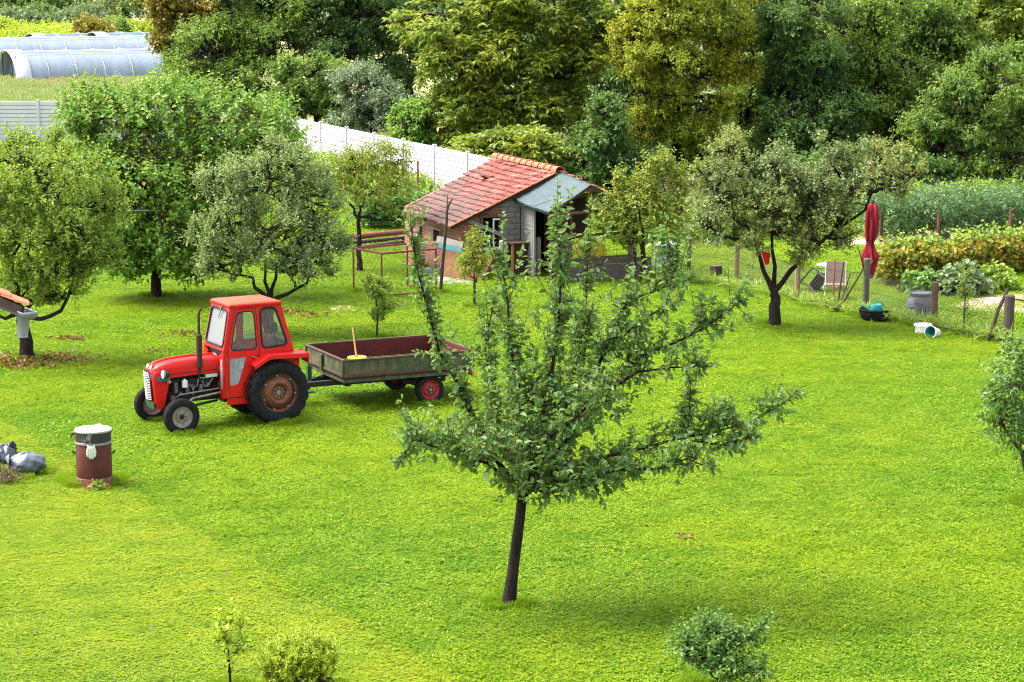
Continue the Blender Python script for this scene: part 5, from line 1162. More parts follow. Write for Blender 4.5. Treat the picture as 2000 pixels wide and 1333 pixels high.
    # tarpaulin awning with soft folds
    def cloth(pa, pb, pc, pd_, nu, nv, amp, hem, mat, name, sag):
        V = []; Fq = []
        for i in range(nu+1):
            for j in range(nv+1):
                u, v = i/nu, j/nv
                p = (Vector(pa)*(1-u)+Vector(pb)*u)*(1-v) + (Vector(pd_)*(1-u)+Vector(pc)*u)*v
                p.z += amp*(math.sin(u*9+v*1.5)*.6+math.sin(u*17+v*2)*.4)*v - sag*math.sin(math.pi*u)*v - sag*.6*math.sin(math.pi*v)
                V.append(p)
        for i in range(nu):
            for j in range(nv): Fq.append((i*(nv+1)+j, (i+1)*(nv+1)+j, (i+1)*(nv+1)+j+1, i*(nv+1)+j+1))
        b = len(V)
        if hem:
            for i in range(nu+1): q = V[i*(nv+1)+nv]; V.append(Vector((q.x+.01, q.y, q.z-hem)))
            for i in range(nu): Fq.append((i*(nv+1)+nv, (i+1)*(nv+1)+nv, b+i+1, b+i))
        mb = MB(); mb.add(V, Fq); o = mb.build(name, mat, root, smooth=60); md = o.modifiers.new('thickness', 'SOLIDIFY'); md.thickness = .006; return o
    cloth((xp, y0-.02, zr+.0), (xp, yf-.12, zp+.03), (1.88, yf-.12, zl+.02), (1.76, y0-.04, 2.20), 26, 14, .012, .10, TARP, 'awning', .05)
    cloth((xp, yf-.14, zp+.03), (xp, y0-.02, zr+.02), (xr+.1, y0-.02, 2.24), (xr+.12, yf-.14, 2.12), 18, 10, .012, .03, TARP2, 'awning', .04)
    mb = MB(); mb.tube([(1.5, -.4, 2.03), (1.9, -1.3, 2.12), (xp, -1.9, 2.62)], .006, 5); mb.build('rope', DARKWOOD, root)
    # low front wall of the porch: weathered boards
    mb = MB()
    for k in range(4): mb.box(((xl+xr)/2+.35, yf-.02, .09+k*.155), (xr-xl+.3, .03, .14), rot=(0, .004*(k-2), 0))
    mb.build('porch_board', surf('weathered_board', (.12, .095, .085), (.06, .05, .048), .9, 5, spots=(.22, .20, .18), spot_scale=5), root)
shed()

def leaning_things():
    # OSB sheet leaning on the gable, planks, tile stack, black sheet
    def slab(name, label, cat, mat, pts, t, group=None):
        P = [Vector(sl_(*p)) for p in pts]; c = sum(P, Vector())/4; c.z = min(p.z for p in P)
        n = (P[1]-P[0]).cross(P[3]-P[0]).normalized()*t
        mb = MB(); mb.loft([[p-c for p in P], [p-c+n for p in P]]); o = mb.build(name, mat, None, bevel=.004); o.location = c; tag(o, label, cat, group); return o
    def pslab(name, label, cat, mat, bl, br, tr_, tl, lean, t, z0=None):
        A = g(*bl); B = g(*br)
        if z0 is not None: A = at(bl[0], bl[1], z0); B = at(br[0], br[1], z0-(br[0]-bl[0])*.012)
        P = [Vector(A), Vector(B), Vector(at(tr_[0], tr_[1], B[1]+lean)), Vector(at(tl[0], tl[1], A[1]+lean))]; c = sum(P, Vector())/4; c.z = min(q.z for q in P)
        n = (P[1]-P[0]).cross(P[3]-P[0]).normalized()*t; mb = MB(); mb.loft([[q-c for q in P], [q-c+n for q in P]]); o = mb.build(name, mat, None, bevel=.004); o.location = c; tag(o, label, cat); return o
    pslab('chipboard_sheet', 'orange brown chipboard sheet leaning on the front corner of the shed', 'board', OSB, (868, 541), (940, 551), (964, 504), (862, 488), .42, .02)
    pslab('plank', 'grey weathered plank leaning below the shed hatch', 'plank', GREYWOOD, (853, 474), (904, 486), (906, 474), (855, 461), .04, .03, z0=66.0)
    pslab('teal_plank', 'blue green painted board leaning on the shed wall above the chipboard', 'plank', TEALW, (856, 484), (903, 495), (904, 487), (857, 475), .03, .025, z0=65.9)
    slab('plank', 'upright grey board at the far left end of the shed brick wall', 'plank', GREYWOOD, [(.02, 3.75, .0), (.02, 3.50, .0), (.12, 3.46, 1.1), (.12, 3.66, 1.1)], .03)
    o = thing('brick_stack', 'small stack of orange bricks under the eave at the left end of the shed', 'bricks', sl_(-.20, 2.75, 0), SHR)
    rng = random.Random(4)
    for k in range(4):
        for i in range(2):
            mb = MB(); mb.box((0, 0, 0), (.24, .5, .12), rot=(0, 0, rng.uniform(-.08, .08))); b = mb.build('brick', BRICK if k < 3 else RIDGE, o, bevel=.006); b.location = (-.08+rng.uniform(-.02, .02), -.26+i*.52, .06+k*.122)
    # crumpled black plastic
    rng = np.random.default_rng(12); n = 26; V = []; Fq = []
    for i in range(n+1):
        for j in range(n+1):
            u, v = i/n*2-1, j/n*2-1; r = max(abs(u), abs(v))
            z = .02 + .17*(1-r**2)*(.6+.6*math.sin(u*6.1+v*3)*math.cos(v*7-u*2)) + .05*rng.normal()*(1-r); V.append((u*.85+.06*math.sin(v*9), v*.5+.06*math.sin(u*8), max(.0, z)))
    for i in range(n):
        for j in range(n): Fq.append((i*(n+1)+j, (i+1)*(n+1)+j, (i+1)*(n+1)+j+1, i*(n+1)+j+1))
    mb = MB(); mb.add(V, Fq); o = mb.build('plastic_sheet', TARPB, None, smooth=25); q = g(866, 535); o.location = (q[0], q[1], .01); o.rotation_euler = (0, 0, -.35); md = o.modifiers.new('thickness', 'SOLIDIFY'); md.thickness = .008
    tag(o, 'crumpled black plastic sheet on the ground in front of the chipboard', 'plastic sheet')
    # rusty pipes on the ground left of the shed
    for k, (a, b, r) in enumerate((((668, 466), (806, 452), .10), ((668, 476), (806, 462), .075), ((690, 485), (806, 470), .075))):
        A = g(*a, .10+.0*k); B = g(*b, .10)
        mb = MB(); mb.tube([(0, 0, 0), tuple((B-A)*.5), tuple(B-A)], r, 14); o = mb.build('pipe', RUST if k == 0 else RUSTPIPE, None, smooth=40); o.location = (A[0], A[1], r)
        tag(o, ['thickest rusty pipe, farthest of three lying left of the shed', 'middle rusty pipe of three lying left of the shed', 'nearest and shortest rusty pipe of three lying left of the shed'][k], 'pipe', 'rusty pipes on the grass')
    # rusty mesh cage
    P = [g(691, 570), g(750, 578), g(851, 575), g(800, 565)]
    A = g(691, 571); Bp = g(746, 583); Cc = g(852, 573); Dd = A + (Cc-Bp); o = thing('wire_cage', 'open rusty angle iron cage with wire mesh sides on the grass left of the shed', 'cage', tuple(A)); hC = 1.2
    Q = [Vector(p - A) for p in (A, Bp, Cc, Dd)]; U = Vector((0, 0, hC))
    for q in Q:
        mb = MB(); mb.beam(q, q+U, .045, .045); mb.build('leg', RUST, o)
    mb = MB()
    for i in range(4): mb.beam(Q[i]+U, Q[(i+1) % 4]+U, .05, .05)
    mb.build('top_frame', RUST, o)
    mb = MB(); mb.beam(Q[1]+Vector((0, 0, .06)), Q[2]+Vector((0, 0, .06)), .04, .04); mb.beam(Q[2]+Vector((0, 0, .06)), Q[3]+Vector((0, 0, .06)), .04, .04); mb.build('bottom_frame', RUST, o)
    def mesh(a, b, mbx, z0, z1, st):
        a, b = Vector(a), Vector(b); ln = (b-a).length; d = (b-a)/ln; H_ = z1-z0; n = int((ln+H_)/st)
        for k in range(n):
            s0 = k*st
            for sg in (1, -1):
                lo = max(0, s0-H_); hi = min(ln, s0); 
                if hi <= lo: continue
                if sg > 0: p = a + d*lo + Vector((0, 0, z0 + (s0-lo))); q = a + d*hi + Vector((0, 0, z0 + (s0-hi)))
                else: p = b - d*lo + Vector((0, 0, z0 + (s0-lo))); q = b - d*hi + Vector((0, 0, z0 + (s0-hi)))
                mbx.beam(p, q, .004, .004)
    mb = MB(); mesh(Q[0], Q[1], mb, .05, hC, .22); mesh(Q[1], Q[2], mb, .05, hC, .22); mb.build('wire_mesh', RUST, o)
    mb = MB()
    for k in range(9): t = k/8; mb.beam(Q[0]*(1-t)+Q[1]*t+U, Q[3]*(1-t)+Q[2]*t+U, .006, .006)
    mb.build('top_wire', RUST, o)
    # crooked pole, thin iron stake, hutch, concrete posts, board fence before the porch
    b = g(860, 574); mb = MB(); tp = [Vector(at(*p, b[1]) - b) for p in ((860, 576), (866, 500), (872, 440), (873, 412), (878, 398), (884, 388))]; mb.tube(tp, [.045, .042, .036, .03, .024, .016], 8); mb.tube([tp[3], Vector(at(874, 382, b[1])-b)], [.02, .01], 6)
    o = mb.build('pole', BARK2, None); o.location = b; tag(o, 'crooked dry branch pole with a forked tip in front of the shed', 'pole')
    b = g(816, 420); mb = MB(); mb.tube([(0, 0, -.05), tuple(at(816, 315, b[1])-b)], .035, 8); o = mb.build('stake', RUST, None); o.location = b; tag(o, 'thin rusty iron stake standing against the white fence by the shed roof', 'stake')
    o = thing('hutch', 'narrow wooden hutch with orange uprights beside the porch of the shed', 'hutch', tuple(g(1014, 541)), SHR)
    for x in (-.2, .32):
        mb = MB(); mb.beam((x, 0, 0), (x, 0, .95), .06, .06); mb.build('leg', surf('orange_wood%d' % (x > 0), (.42, .17, .06), (.28, .11, .045), .7, 8), o)
    mb = MB(); mb.box((.06, .2, .97), (.68, .6, .04)); mb.build('top', OLDWOOD, o); mb = MB(); mb.box((.06, .22, .5), (.46, .36, .9)); mb.build('inner_box', DARKWOOD, o)
    cps = []
    for k, (px, py, lab) in enumerate(((980, 545, 'dark rounded concrete post beside the shed window'), (1051, 538, 'rounded concrete post in front of the dark porch opening'), (1231, 528, 'grey concrete post at the right end of the porch boards'))):
        b = g(px, py); mb = MB(); mb.tube([(0, 0, -.05), (0, 0, 1.0), (0, 0, 1.07), (0, 0, 1.10)], [.085, .08, .07, .035], 10); o = mb.build('concrete_post', CONC, None); o.location = b; tag(o, lab, 'post')
    # yellow object inside the porch
    o = thing('yellow_tub', 'yellow plastic tub standing behind the wire of the porch', 'tub', sl_(3.35, -1.5, .0), SHR)
    mb = MB(); mb.loft([[(-.35, -.25, .45), (.45, -.25, .45), (.45, .25, .45), (-.35, .25, .45)], [(-.42, -.32, .82), (.5, -.32, .82), (.5, .32, .82), (-.42, .32, .82)], [(-.25, -.26, 1.14), (.35, -.26, 1.14), (.35, .26, 1.14), (-.25, .26, 1.14)]]); mb.build('tub_body', surf('yellow', (.78, .58, .03), (.66, .48, .03), .45, 5), o, bevel=.03)
    for x in (-.3, .4):
        mb = MB(); mb.box((x, 0, .23), (.08, .4, .46)); mb.build('leg', DARKWOOD, o)
    o = thing('bagged_barrel', 'pale blue grey barrel under clear film right of the porch, behind the pear tree', 'barrel', tuple(g(1300, 530)))
    mb = MB(); mb.lathe([(0, 0), (.30, 0), (.34, .2), (.36, .5), (.33, .78), (.2, .86), (0, .88)], 20); mb.build('barrel_body', surf('blue_film', (.30, .38, .46), (.55, .60, .66), .3, 6, spots=(.08, .14, .12), spot_scale=5), o); mb = MB(); mb.tube([(.345*math.cos(a), .345*math.sin(a), .72) for a in [k*.393 for k in range(16)]], .012, 6, closed=True); mb.build('band', IRON, o)
    o = thing('tree_stump', 'short sawn log on end in the grass by the garden fence', 'log', tuple(g(1398, 540)))
    mb = MB(); mb.lathe([(0, 0), (.18, 0), (.17, .3), (.165, .31)], 14); mb.build('bark', BARK2, o); mb = MB(); mb.lathe([(.165, .308), (0, .312)], 14); mb.build('cut_face', OLDWOOD, o)
leaning_things()
# ------------------------------------------------------------------ white panel fence
FWH = surf('fence_white', (.50, .50, .525), (.45, .45, .47), .6, 1.2, spots=(.48, .46, .44), spot_scale=1.8, spot_lo=.62, spot_hi=.85)
JNT = surf('fence_joint_shade', (.15, .15, .165), (.11, .11, .125), .8, 3)  # grey strips in the slat gaps, colour standing for the lip shadow
FPO = surf('fence_post_grey', (.46, .46, .48), (.40, .40, .42), .7, 3)
def white_fence(A, B, label, step, flip):
    A = np.array(A); B = np.array(B); v = B-A; ln = np.linalg.norm(v); n = max(1, round(ln/step)); a = math.atan2(v[1], v[0])
    root = thing('white_fence', label, 'fence', (A[0], A[1], 0), a, 'white panel fence around the garden'); st = ln/n
    pm = MB(); pm.box((0, 0, 1.02), (.13, .15, 2.08))
    p0 = None
    for i in range(n+1):
        if p0 is None: p0 = pm.build('post', FPO, root, bevel=.01)
        else: q = p0.copy(); COL.objects.link(q); q.parent = root; q.location = (i*st, 0, 0)
    m0 = None
    for i in range(n):
        if m0 is None:
            mb = MB()
            for k in range(10): mb.box((st/2, 0, .10+k*.197), (st-.135, .06, .172)); mb.box((st/2, .0, .10+k*.197+.098), (st-.136, .012, .026))
            m0 = mb.build('panel', FWH, root, bevel=.008, smooth=30); mb = MB()
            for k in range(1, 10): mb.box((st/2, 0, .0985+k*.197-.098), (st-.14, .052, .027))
            j0 = mb.build('joint_shade', JNT, m0)
        else: q = copy_tree(m0, root); q.location = (i*st, 0, 0)
white_fence((FC[0]-.2, FC[1]), (FC[0]-22.6, FC[1]), 'white slatted concrete fence run at the far left, seen square on', 2.04, 1)
white_fence((FC[0], FC[1]), (FE[0], FE[1]), 'white slatted fence run slanting from behind the apricot tree towards the shed roof', 3.2, -1)

# ------------------------------------------------------------------ polytunnels
def film(name, tint, alpha, rough=.35):
    m, nt, bs = _mat(name); c = _ramp(nt, _noise(nt, .5, 5, .65, stretch=(2.5, 1, .5)), [(.3, tuple(x*.78 for x in tint)), (.7, tint)]); nt.links.new(c, bs.inputs["Base Color"]); bs.inputs["Roughness"].default_value = rough
    bs.inputs["Specular IOR Level"].default_value = .35; _bump(nt, bs, _noise(nt, 1.0, 4, .6, stretch=(3, 1, .6)), .6, .08)
    tr = nt.nodes.new("ShaderNodeBsdfTranslucent"); nt.links.new(c, tr.inputs[0]); mx = nt.nodes.new("ShaderNodeMixShader"); mx.inputs[0].default_value = .5
    nt.links.new(bs.outputs[0], mx.inputs[1]); nt.links.new(tr.outputs[0], mx.inputs[2]); nt.links.new(mx.outputs[0], [n for n in nt.nodes if n.type == 'OUTPUT_MATERIAL'][0].inputs[0]); return m
FILM = film('tunnel_film', (.40, .47, .56), .95); FILMG = film('tunnel_film_green', (.17, .28, .26), .94); BAND = surf('tunnel_end_film', (.55, .55, .56), (.48, .48, .50), .4, 2)
HOOP = surf('hoop_steel', (.34, .40, .46), None, .5); SHADEN = surf('tunnel_inside_dark', (.16, .15, .16), (.10, .10, .11), .8, 2)
def tunnel(label, px, py, length, halfw, hgt, yaw, filmm, band=True):
    p = g(px, py); root = thing('polytunnel', label, 'polytunnel', (p[0], p[1], 0), yaw, 'polytunnels in the field')
    # local x along the tunnel, y to the far side
    def arc(x, k=1.0, n=16):
        return [(x, halfw - halfw*k*math.cos(math.pi*i/n), hgt*k*math.sin(math.pi*i/n)**.9) for i in range(n+1)]
    V = []; Fq = []; m = int(length/1.0)
    for i in range(m+1):
        sg = .012*math.sin(i*2.3)
        V += arc(length*i/m, 1.0 - (.014 if i % 2 else 0) + sg*.3)
    for i in range(m):
        for j in range(16): Fq.append((i*17+j, (i+1)*17+j, (i+1)*17+j+1, i*17+j+1))
    mb = MB(); mb.add(V, Fq); o = mb.build('film', filmm, root, smooth=60); md = o.modifiers.new('thickness', 'SOLIDIFY'); md.thickness = .02
    h0 = None
    for i in range(0, m+1, 2):
        if h0 is None: mb = MB(); mb.tube(arc(0, 1.012), .035, 6); h0 = mb.build('hoop', HOOP, root)
        else: q = h0.copy(); COL.objects.link(q); q.parent = root; q.location = (length*i/m, 0, 0)
    mb = MB(); mb.tube([(0, halfw*.55, hgt*.955), (length, halfw*.55, hgt*.955)], .03, 6); mb.build('purlin', HOOP, root)
    if band:
        a0 = arc(-.35, 1.03); a1 = arc(.75, 1.035); V = a0+a1; mb = MB(); mb.add(V, [(j, 17+j, 17+j+1, j+1) for j in range(16)]); q = mb.build('end_film', BAND, root, smooth=60); md = q.modifiers.new('thickness', 'SOLIDIFY'); md.thickness = .03
        mb = MB(); 
        for y in (.9, 2.0, 3.2): mb.tube([(-.1, halfw*.33*y/1.0 if y < 3 else halfw*1.5, 0), (-.1, halfw*.33*y if y < 3 else halfw*1.5, hgt*.9)], .04, 6)
        mb.build('end_pole', IRON, root)
YT = math.radians(27)
tunnel('long pale blue polytunnel with an open end at the left edge of the field', 42, 166, 15, 2.9, 2.2, YT, FILM)
tunnel('second pale polytunnel just behind the long one, only its upper part showing', -60, 132, 22, 2.9, 2.2, YT, FILM, False)
tunnel('greenish polytunnel behind, with a white end arch at its right', 207, 112, 10, 2.9, 2.0, math.radians(27), FILMG)
tunnel('greenish polytunnel behind, with a white end arch at its left', 84, 112, 8, 2.9, 1.9, math.radians(27), FILMG)

def field_post(px, py, h, lab):
    b = g(px, py); mb = MB(); mb.box((0, 0, h/2), (.22, .2, h), rot=(0, .02, 0)); o = mb.build('field_post', OLDWOOD, None, bevel=.02); o.location = b; tag(o, lab, 'post', 'wooden posts in the field')
field_post(69, 163, .95, 'dark wooden post in front of the open end of the long polytunnel')
field_post(183, 158, .9, 'dark wooden post halfway along the long polytunnel')
field_post(138, 91, 1.0, 'far wooden post between the two white tunnel arches')
field_post(278, 91, 1.1, 'far wooden post at the right end of the greenish polytunnel')

# ------------------------------------------------------------------ far hedge, weeds of the field
def far_bush(name, label, px, py, Yd, R, leaf, seed, n=260, L=.42):
    rng = np.random.default_rng(seed); b = g(px, py) if Yd is None else np.array([at(px, py, Yd)[0], Yd, 0.0]); root = thing(name, label, 'bush', (b[0], b[1], 0), 0, 'bushes at the far edge of the field')
    geos = []; tws = []
    for k in range(7):
        c = np.array([rng.uniform(-.6, .6)*R[0], rng.uniform(-.4, .4)*R[1], R[2]*rng.uniform(.05, .55)]); tw, lv = bush_geo(rng, c, np.array(R)*rng.uniform(.4, .62), n//7, (.5, 1.1), 9, L, L*.55, simple=True, twr=.02, droop=.2)
        geos.append(lv); tws.append(tw)
    raw_mesh('crown', *cat_geo(geos), leaf, root); mb = MB(); mb.tube([(0, 0, -.1), (0, 0, R[2]*.5)], [.15, .06], 6); mb.build('trunk', BARK, root)
for i, a in enumerate([('hedge_bush', 'grey green bush at the far left of the field hedge', 45, 48, 262, (3.2, 3, 2.6), LF_GREY), ('hedge_bush', 'dark bush with brown top between two grey green bushes of the far hedge', 88, 44, 268, (3.0, 3, 2.9), LF_DARK), ('hedge_bush', 'wide grey green bush in the middle of the far hedge', 150, 44, 264, (3.8, 3, 2.9), LF_GREY),
                        ('hedge_bush', 'brownish bush standing forward of the far hedge', 178, 72, 228, (2.0, 2, 2.4), LF_GOLD), ('hedge_bush', 'mid green bush right of the brownish bush', 222, 62, 238, (2.3, 2, 2.0), LF_HAZEL), ('hedge_bush', 'golden bush next to the golden maple', 285, 62, 240, (2.4, 2, 1.6), LF_ROBINIA),
                        ('hedge_bush', 'small yellow green bush at the far left corner of the field', 8, 62, 245, (2.4, 2, 1.8), LF_LIME), ('hedge_tree', 'dark brownish tree at the far hedge right of centre', 240, 30, 292, (4.2, 4, 5.4), LF_PLUM2), ('hedge_tree', 'dark tree at the far hedge behind the wide grey green bush', 120, 30, 295, (4.2, 4, 5.0), LF_DARK), ('hedge_tree', 'dark tree at the far hedge in the top left corner', 15, 30, 292, (4.4, 4, 4.6), LF_DARK), ('hedge_tree', 'dark tree at the far hedge next to the golden maple', 300, 30, 290, (4.2, 4, 5.2), LF_DARK), ('hedge_tree', 'brownish tree of the far hedge above the small bush pair', 70, 30, 294, (4.0, 4, 5.0), LF_HAZEL), ('hedge_tree', 'olive tree of the far hedge above the brownish bush', 182, 30, 296, (4.0, 4, 5.2), LF_HAZEL)]):
    far_bush(*a, 300+i, n=420 if a[0] == 'hedge_tree' else 330)
def meadow():
    rng = np.random.default_rng(77); parts = []
    n = 900; r = .7*np.sqrt(rng.random(n)); a = rng.uniform(0, 6.28, n); P = np.stack([r*np.cos(a), r*np.sin(a), np.zeros(n)], 1)
    ax = rng.normal(size=(n, 3))*.35 + np.array([0, 0, 1]); L = rng.uniform(.25, .6, n); geo = leaf_geo(rng, P, ax, L, L*.10, up=.1, simple=True)
    M1 = leaf_mat('meadow_grass', [(0, (.12, .20, .04)), (.4, (.23, .31, .07)), (.75, (.36, .40, .14)), (1, (.46, .42, .22))], clump=(.34, .27, .15), clump_scale=.12, trans=.3)
    s1 = patch_source('meadow_patch', geo, M1)
    pts = []; sc = []
    for y0, y1, d, s in ((115, 160, .55, 1.6), (160, 215, .22, 2.2), (215, 290, .10, 3.0)):
        m = int(d*(y1-y0)*y1*.2); Y = rng.uniform(y0, y1, m); px = rng.uniform(-30, 420, m); X = (px-1000)/F_PX*Y*1.01
        k = (Y > 116) & (X < np.where(Y < 125, FC[0]-1, 1e9)); X = X[k]; Y = Y[k]; m = len(X); pts.append(np.stack([X, Y, np.zeros(m)], 1)); sc.append(np.stack([np.full(m, s), np.full(m, s), rng.uniform(.5, 1.1, m)], 1))
    pts = np.concatenate(pts); sc = np.concatenate(sc); scatter('meadow_grass', pts, rng.uniform(0, 6.28, len(pts)), sc, [s1], 'tall pale dry grass and weeds of the field around the polytunnels', M1, 'grass')
    # goldenrod band in front of the far hedge
    P = []; n = 900; px = rng.uniform(-20, 330, n); Y = rng.uniform(236, 258, n); X = (px-1000)/F_PX*Y; B = np.stack([X, Y, rng.uniform(.1, 1.0, n)], 1)
    tw, lv = shoots_geo(rng, B, np.array([0, 0, 1.]) + rng.normal(size=(n, 3))*.3, rng.uniform(.4, .9, n), 8, .45, .2, simple=True, twr=.02)
    o = raw_mesh('goldenrod', *lv, LF_LIME); tag(o, 'band of yellow green goldenrod before the far hedge', 'weeds', kind='stuff')
meadow()

# ------------------------------------------------------------------ garden on the right
def bed(name, pts, mat, z):
    sheet(name, [tuple(g(*p)[:2]) for p in pts], z, mat)
SOIL = surf('dry_soil', (.42, .31, .24), (.30, .22, .165), .95, 2.5, bump=.6, bscale=14, spec=.1)
bed('soil_bed', BED, SOIL, .004)
bed('soil_path', PATHB, SOIL, .002)
bed('bare_patch', BARE, surf('bare_straw_soil', (.42, .27, .16), (.36, .30, .16), .95, 9), .012)
bed('gravel_strip', GRAVEL, surf('grey_gravel', (.30, .28, .26), (.20, .19, .17), .95, 14), .010)

def chain_fence():
    pts = [(1233, 530), (1345, 528), (1438, 545), (1556, 589), (1690, 606), (1823, 641), (1968, 670)]
    W = [g(*p) for p in pts]; o = thing('chain_link_fence', 'rusty chain link fence on wooden posts between the lawn and the vegetable garden', 'fence', (W[0][0], W[0][1], 0)); off = np.array([W[0][0], W[0][1], 0])
    Hs = [1.0, 1.05, 1.0, 1.05, 1.35, 1.15, 1.15]; PGR = surf('post_grey_green', (.12, .11, .085), (.07, .065, .055), .85, 7); cols = [CONC, OLDWOOD, surf('post_lichen', (.27, .20, .09), (.17, .13, .08), .85, 9), surf('post_lichen2', (.29, .20, .09), (.16, .12, .08), .85, 9), PGR, OLDWOOD, surf('post_dark', (.075, .055, .048), (.05, .038, .035), .85, 9)]
    rr = [.06, .06, .075, .075, .085, .085, .12]
    for p, h, m, r in zip(W, Hs, cols, rr):
        q = p-off; mb = MB(); mb.tube([tuple(q + np.array([0, 0, -.05])), tuple(q + np.array([0.01, 0, h*.5])), tuple(q + np.array([.015, 0, h-.03])), tuple(q + np.array([.015, 0, h]))], [r*1.05, r, r, r*.7], 10); mb.build('post', m, o)
    mb = MB(); wires = MB()
    for a, b in zip(W[:-1], W[1:]):
        a = Vector(a-off); b = Vector(b-off); ln = (b-a).length; d = (b-a)/ln; H_ = .92; st = .115; n = int((ln+H_)/st)
        for k in range(1, n):
            s0 = k*st; lo = max(0, s0-H_); hi = min(ln, s0)
            for sg in (1, -1):
                if sg > 0: p = a + d*lo + Vector((0, 0, .03+s0-lo)); q = a + d*hi + Vector((0, 0, .03+s0-hi))
                else: p = b - d*lo + Vector((0, 0, .03+s0-lo)); q = b - d*hi + Vector((0, 0, .03+s0-hi))
                mb.beam(p, q, .0055, .0055)
        for z in (.05, .5, .95): wires.beam(a+Vector((0, 0, z)), b+Vector((0, 0, z)), .007, .007)
    mb.build('mesh', surf('rusty_wire', (.13, .10, .08), None, .7), o); wires.build('wire', IRON, o)
chain_fence()

def parasol():
    b = g(1692, 602); b[1] += .15; Y = b[1]; o = thing('parasol', 'closed crimson parasol tied to the grey fence post', 'parasol', (b[0], Y, 0))
    tp = at(1705, 398, Y) - b; bt = at(1697, 524, Y) - b; z1 = tp[2]; z0 = bt[2]; cx = lambda z: .02 + (tp[0]-.02)*(z/z1)
    CR = surf('crimson_cloth', (.27, .012, .026), (.19, .009, .02), .75, 6, spec=.2)
    mb = MB(); mb.tube([(0, 0, .0), (cx(z1), 0, z1+.06)], .022, 8); mb.build('pole', GREYWOOD, o)
    secs = []; prof = [(-.12, .09), (-.02, .13), (.10, .17), (.16, .20), (.20, .19), (.30, .125), (.385, .085), (.42, .10), (.52, .145), (.66, .15), (.80, .145), (.90, .135), (.96, .11), (1.0, .05)]
    n = 64
    for t, r in prof:
        z = z0 + (z1-z0)*t; sec = []
        for k in range(n):
            a = 2*math.pi*k/n; rr = r*(1 + .20*math.sin(8*a + t*5) + .13*math.sin(5*a - t*7 + 1) + .10*math.sin(13*a + t*4)); zz = z + (.05*math.sin(4*a) if t == 0 else 0) - (.08*max(0, math.sin(a*2+1)) if t < .05 else 0); sec.append((cx(z) + rr*math.cos(a), rr*math.sin(a), zz))
        secs.append(sec)
    mb = MB(); mb.loft(secs); cp = mb.build('canopy', CR, o, smooth=50)
    mb = MB(); z = z0+(z1-z0)*.385; mb.tube([(cx(z)+.10*math.cos(a), .10*math.sin(a), z) for a in [k*.393 for k in range(16)]], .012, 6, closed=True); mb.build('tie_band', BLACK, cp)
    mb = MB(); mb.lathe([(0, .08), (.03, .06), (.05, 0), (.05, -.06)], 12, Matrix.Translation(Vector((cx(z1), 0, z1+.03)))); mb.build('cap', BLACK, o)
parasol()

